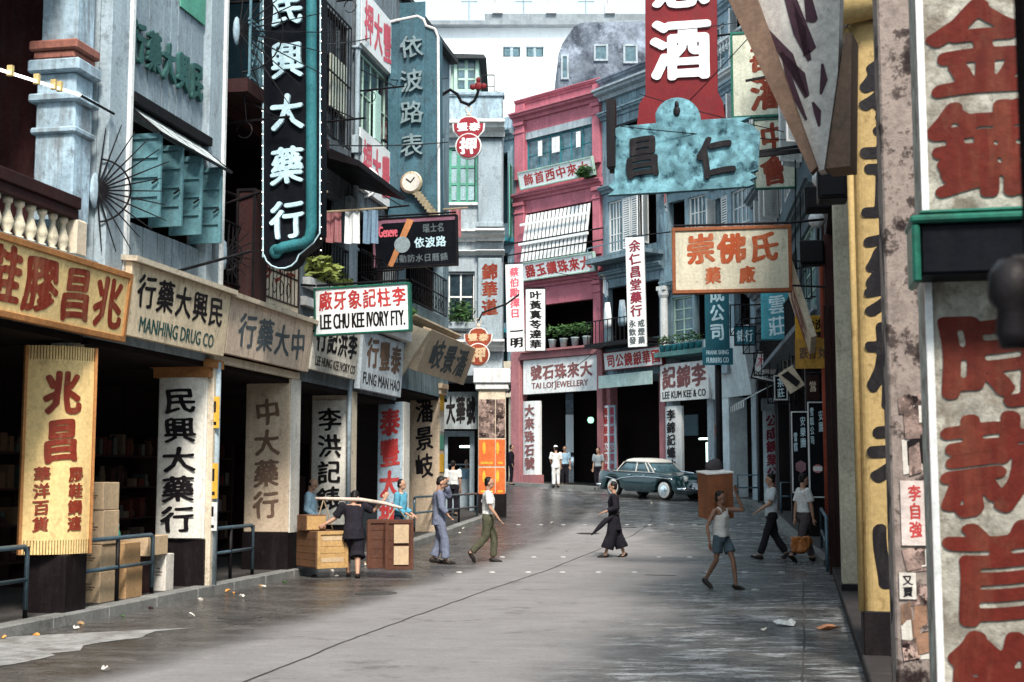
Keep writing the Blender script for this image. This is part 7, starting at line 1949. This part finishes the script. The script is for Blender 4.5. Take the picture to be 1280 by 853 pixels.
# canvas and awning shades among the shopfronts
t = T('shop_awning', 'striped canvas awning under the mirror works sign', 'awning', R6F, 2.4, -.6, 4.0)
b = B(); zz = R6F.L(972, 500)[1]
for k in range(14):
    a = .6 + k * .26
    t.part('stripe', B().add([(a, -.02, zz + .5), (a + .25, -.02, zz + .5), (a + .25, -.95, zz), (a, -.95, zz), (a, -.95, zz - .2), (a + .25, -.95, zz - .2)], [(0, 1, 2, 3), (3, 2, 5, 4)]), white if k % 2 else mat('dark canvas', (.05, .08, .09), grime=.3))
# goods glimpsed inside the shops on the left
def goods(s0, s1, label, R=R):
    g_ = gz(*LF.W((s0 + s1) / 2, 2, 0).xy) + .115
    t = T('display_shelf', label, 'shelf', LF, (s0 + s1) / 2, 2.4, g_, 'display shelves inside the left arcade')
    fr_ = B()
    for k in range(4): fr_.box(s0, s1, 2.3, 2.6, g_ + .35 + k * .5, g_ + .38 + k * .5)
    fr_.box(s0, s0 + .04, 2.3, 2.6, g_, g_ + 2.2).box(s1 - .04, s1, 2.3, 2.6, g_, g_ + 2.2)
    t.part('rack', fr_, darkred)
    ms = [mat('darkened brown box', (.10, .055, .03)), mat('darkened pale box', (.14, .10, .07)), mat('jar glaze', (.03, .045, .04), rough=.4), mat('darkened red box', (.08, .015, .01)), darkred]  # shade inside the arcade put into the colours of the goods
    for k in range(4):
        x = s0 + .08
        while x < s1 - .2:
            w = R.uniform(.08, .2); h = R.uniform(.1, .34)
            if R.random() < .5: t.part('box', B().box(x, x + w, 2.33, 2.55, g_ + .381 + k * .5, g_ + .38 + k * .5 + h), R.choice(ms))
            else: t.part('jar', B().lathe(x + w / 2, 2.44, [(w * .4, g_ + .381 + k * .5), (w * .48, g_ + .38 + k * .5 + h * .5), (w * .3, g_ + .38 + k * .5 + h * .9), (w * .32, g_ + .38 + k * .5 + h)], 8), R.choice(ms), smooth=True)
            x += w + R.uniform(.02, .08)
goods(16.2, 18.6, 'display shelf of boxes and jars deep inside the drug company arcade')
goods(19.8, 22.4, 'display shelf of boxes and jars inside the arcade by the sandy pillar')
goods(23.4, 25.6, 'display shelf of boxes and jars inside the ivory shop arcade')
goods(26.4, 28.6, 'display shelf of boxes and jars inside the pawnshop arcade')
goods(12, 15, 'display shelf of boxes and jars inside the nearest left arcade')

# ironwork and fittings on the left house fronts
def grille(s0, s1, z0, z1, label, y=-.1, curl=True):
    t = T('window_grille', label, 'grille', LF, (s0 + s1) / 2, y, z0, 'iron window grilles on the left')
    b = B(); n = int((s1 - s0) / .16)
    for k in range(n + 1): b.bar((s0 + (s1 - s0) * k / n, y, z0), (s0 + (s1 - s0) * k / n, y, z1), .018)
    for z in (z0, (z0 + z1) / 2, z1): b.bar((s0, y, z), (s1, y, z), .026)
    if curl:
        for k in range(n // 2): x = s0 + .16 + (s1 - s0 - .3) * k / max(1, n // 2); b.tube([(x + .09 * math.cos(a * PI / 4), y, z0 + .22 + .12 * math.sin(a * PI / 4)) for a in range(9)], .01, 4)
    t.part('bars', b, iron); t.part('stay', B().bar((s0, y, z0), (s0, 0, z0), .02).bar((s1, y, z1), (s1, 0, z1), .02), iron)
grille(23.2, 25.2, 5.0, 5.9, 'low iron grille behind the balcony plant above the ivory sign')
grille(26.0, 28.6, 5.0, 6.1, 'iron grille over the dark opening below the lower rose panel')
grille(23.2, 25.3, 7.9, 10.3, 'iron bars before the big window behind the neon drug sign', -.07, False)
grille(29.6, 33.0, 5.6, 6.5, 'iron grille on the upper opening above the hopper shaped fascia')
grille(19.4, 22.5, 4.5, 5.4, 'iron grille low in the dark verandah above the sandy signboard')
R = random.Random(5)
for i, (s, z, l, lb) in enumerate(((19.6, 6.9, 1.0, 'under the iron lattice ledge'), (21.8, 6.4, .9, 'in the dark verandah'), (23.0, 7.8, 1.1, 'over the dark canopy'), (24.6, 10.6, .9, 'above the barred window'), (25.8, 9.2, 1.0, 'beside the downpipe'), (26.6, 7.0, .9, 'below the lower rose panel'), (28.6, 8.9, 1.1, 'behind the stepped blue sign'), (25.9, 5.6, 1.0, 'above the dark watch banner'))):
    t = T('sign_bracket', 'bare iron bracket sticking out ' + lb, 'bracket', LF, s, 0, z, 'bare iron brackets on the left')
    t.part('arm', B().tube([(s, 0, z), (s, -l, z + .05)], .02, 5).tube([(s, 0, z + .5), (s, -l * .8, z + .06)], .012, 5), iron)
    t.part('scroll', B().tube([(s, -l * .3 + .12 * math.cos(a * PI / 5), z - .12 + .12 * math.sin(a * PI / 5)) for a in range(10)], .01, 4), iron)
for s, z, lb in ((18.95, 4.7, 'right end of the shutters'), (22.9, 5.8, 'left of the barred window'), (28.75, 6.2, 'left of the sand coloured house'), (25.65, 7.9, 'on the downpipe')):
    t = T('meter_box', 'small grey meter box fixed ' + lb, 'box', LF, s, -.1, z); t.part('case', B().box(s - .12, s + .12, -.16, -.02, z, z + .36), greyp, bevel=.01); t.part('lid', B().box(s - .1, s + .1, -.175, -.161, z + .03, z + .33), slatew)
laundry2 = []
for s, z, lb in ((23.4, 6.3, 'laundry pole over the low grille above the ivory sign'), (20.2, 5.9, 'laundry pole in the dark verandah left of the neon sign'), (29.8, 7.6, 'laundry pole of the sand coloured house')):
    t = T('laundry_pole', lb, 'laundry', LF, s, -.6, z - .5, 'laundry poles over the balconies')
    t.part('pole', B().tube([(s, 0, z), (s + .3, -1.3, z + .1)], .02, 6), mat('bamboo pole', (.3, .24, .16)))
    for k in range(3):
        y0 = -.35 - .34 * k; w, h = .13, R.uniform(.35, .6); b = B()
        for j in range(6): yy = y0 - w + 2 * w * j / 5; b.v += [(s + .2 + .03 * math.sin(j * 2), yy, z + .05), (s + .2 + .05 * math.sin(j * 2 + 1), yy, z - h)]
        for j in range(5): b.f.append((2 * j, 2 * j + 1, 2 * j + 3, 2 * j + 2))
        t.part('garment', b, cl_[(k + int(s)) % 4])
# balconies of the far right house
for z in (4.75,):
    t = T('balcony', 'iron railed balcony on the dark house at the right of the bend', 'balcony', R7F, 6, -.5, z)
    t.part('slab', B().box(.3, 12, -.5, -.003, z, z + .12), slatew); b = B()
    for k in range(60): b.bar((.35 + k * .195, -.46, z + .14), (.35 + k * .195, -.46, z + .9), .018)
    t.part('rail', b.bar((.3, -.46, z + .92), (12, -.46, z + .92), .04), iron)
# roof clutter far off
for px, lb in ((585, 'left of the masts'), (655, 'between the first two masts'), (735, 'right of the second mast')):
    x, _ = bf.L(px, 30); z = zt_ if False else bf.L(600, 35)[1] + .74
    t = T('roof_aerial', 'thin roof aerial on the white block, ' + lb, 'aerial', bf, x, 2, z - .5, 'aerials on the white block')
    t.part('rod', B().tube([(x, 2, z - .5), (x, 2, z + 2.2)], .05, 5), greyp); t.part('crossbar', B().tube([(x - .7, 2, z + 2.0), (x + .7, 2, z + 2.0)], .04, 4).tube([(x - .5, 2, z + 1.6), (x + .5, 2, z + 1.6)], .04, 4), greyp)
# drain covers and hairline cracks in the carriageway
for px, py, r_ in ((470, 742, .30), (735, 667, .28), (300, 772, .26)):
    p = ground(px, py); b = B().lathe(0, 0, [(r_, 0), (r_, .006), (r_ * .9, .007), (r_ * .88, .003), (r_ * .2, .003)], 20)
    for k in range(-3, 4): b.box(-r_ * .7, r_ * .7, k * r_ * .22 - .012, k * r_ * .22 + .012, .003, .009)
    o = link_mesh('manhole_cover', b, mat('worn iron cover', (.06, .058, .056), rough=.4, grime=.4), road); o.location = p + Vector((0, 0, .002))
R = random.Random(21)
for (x0, y0, x1, y1) in ((560, 720, 470, 695), (700, 690, 860, 668)):
    pts = []; n = 9
    for k in range(n + 1): pts.append((x0 + (x1 - x0) * k / n + R.uniform(-9, 9), y0 + (y1 - y0) * k / n + R.uniform(-3, 3)))
    link_mesh('crack', strip(gline(pts, 4, .03), .010, .0035), jm, road)
# fruit scraps and wet rubbish gathered along the left gutter
for k in range(15):
    s = 13.2 + k * 1.05 + R.uniform(-.2, .2); p = LF.W(s, -.16 - R.random() * .25, 0); z = gz(p.x, p.y); w = R.uniform(.012, .036)
    o = link_mesh('litter', B().prism([(-w, 0), (w, 0), (w * 1.2, w * .5), (w * .2, w * .9), (-w * .9, w * .5)], -w * .6, w * .6), (wp, op, carton, leaf, darkred)[k % 5])
    o.location = (p.x, p.y, z + .003); o.rotation_euler = (R.uniform(-.3, .3), 0, R.uniform(0, 6)); o['label'] = ('scrap of white paper', 'bit of orange peel', 'torn piece of cardboard', 'wilted green leaf', 'dark red rag')[k % 5] + ' in the left gutter'; o['category'] = 'litter'; o['group'] = 'rubbish in the left gutter'
for o in PENDING: COL.objects.link(o)
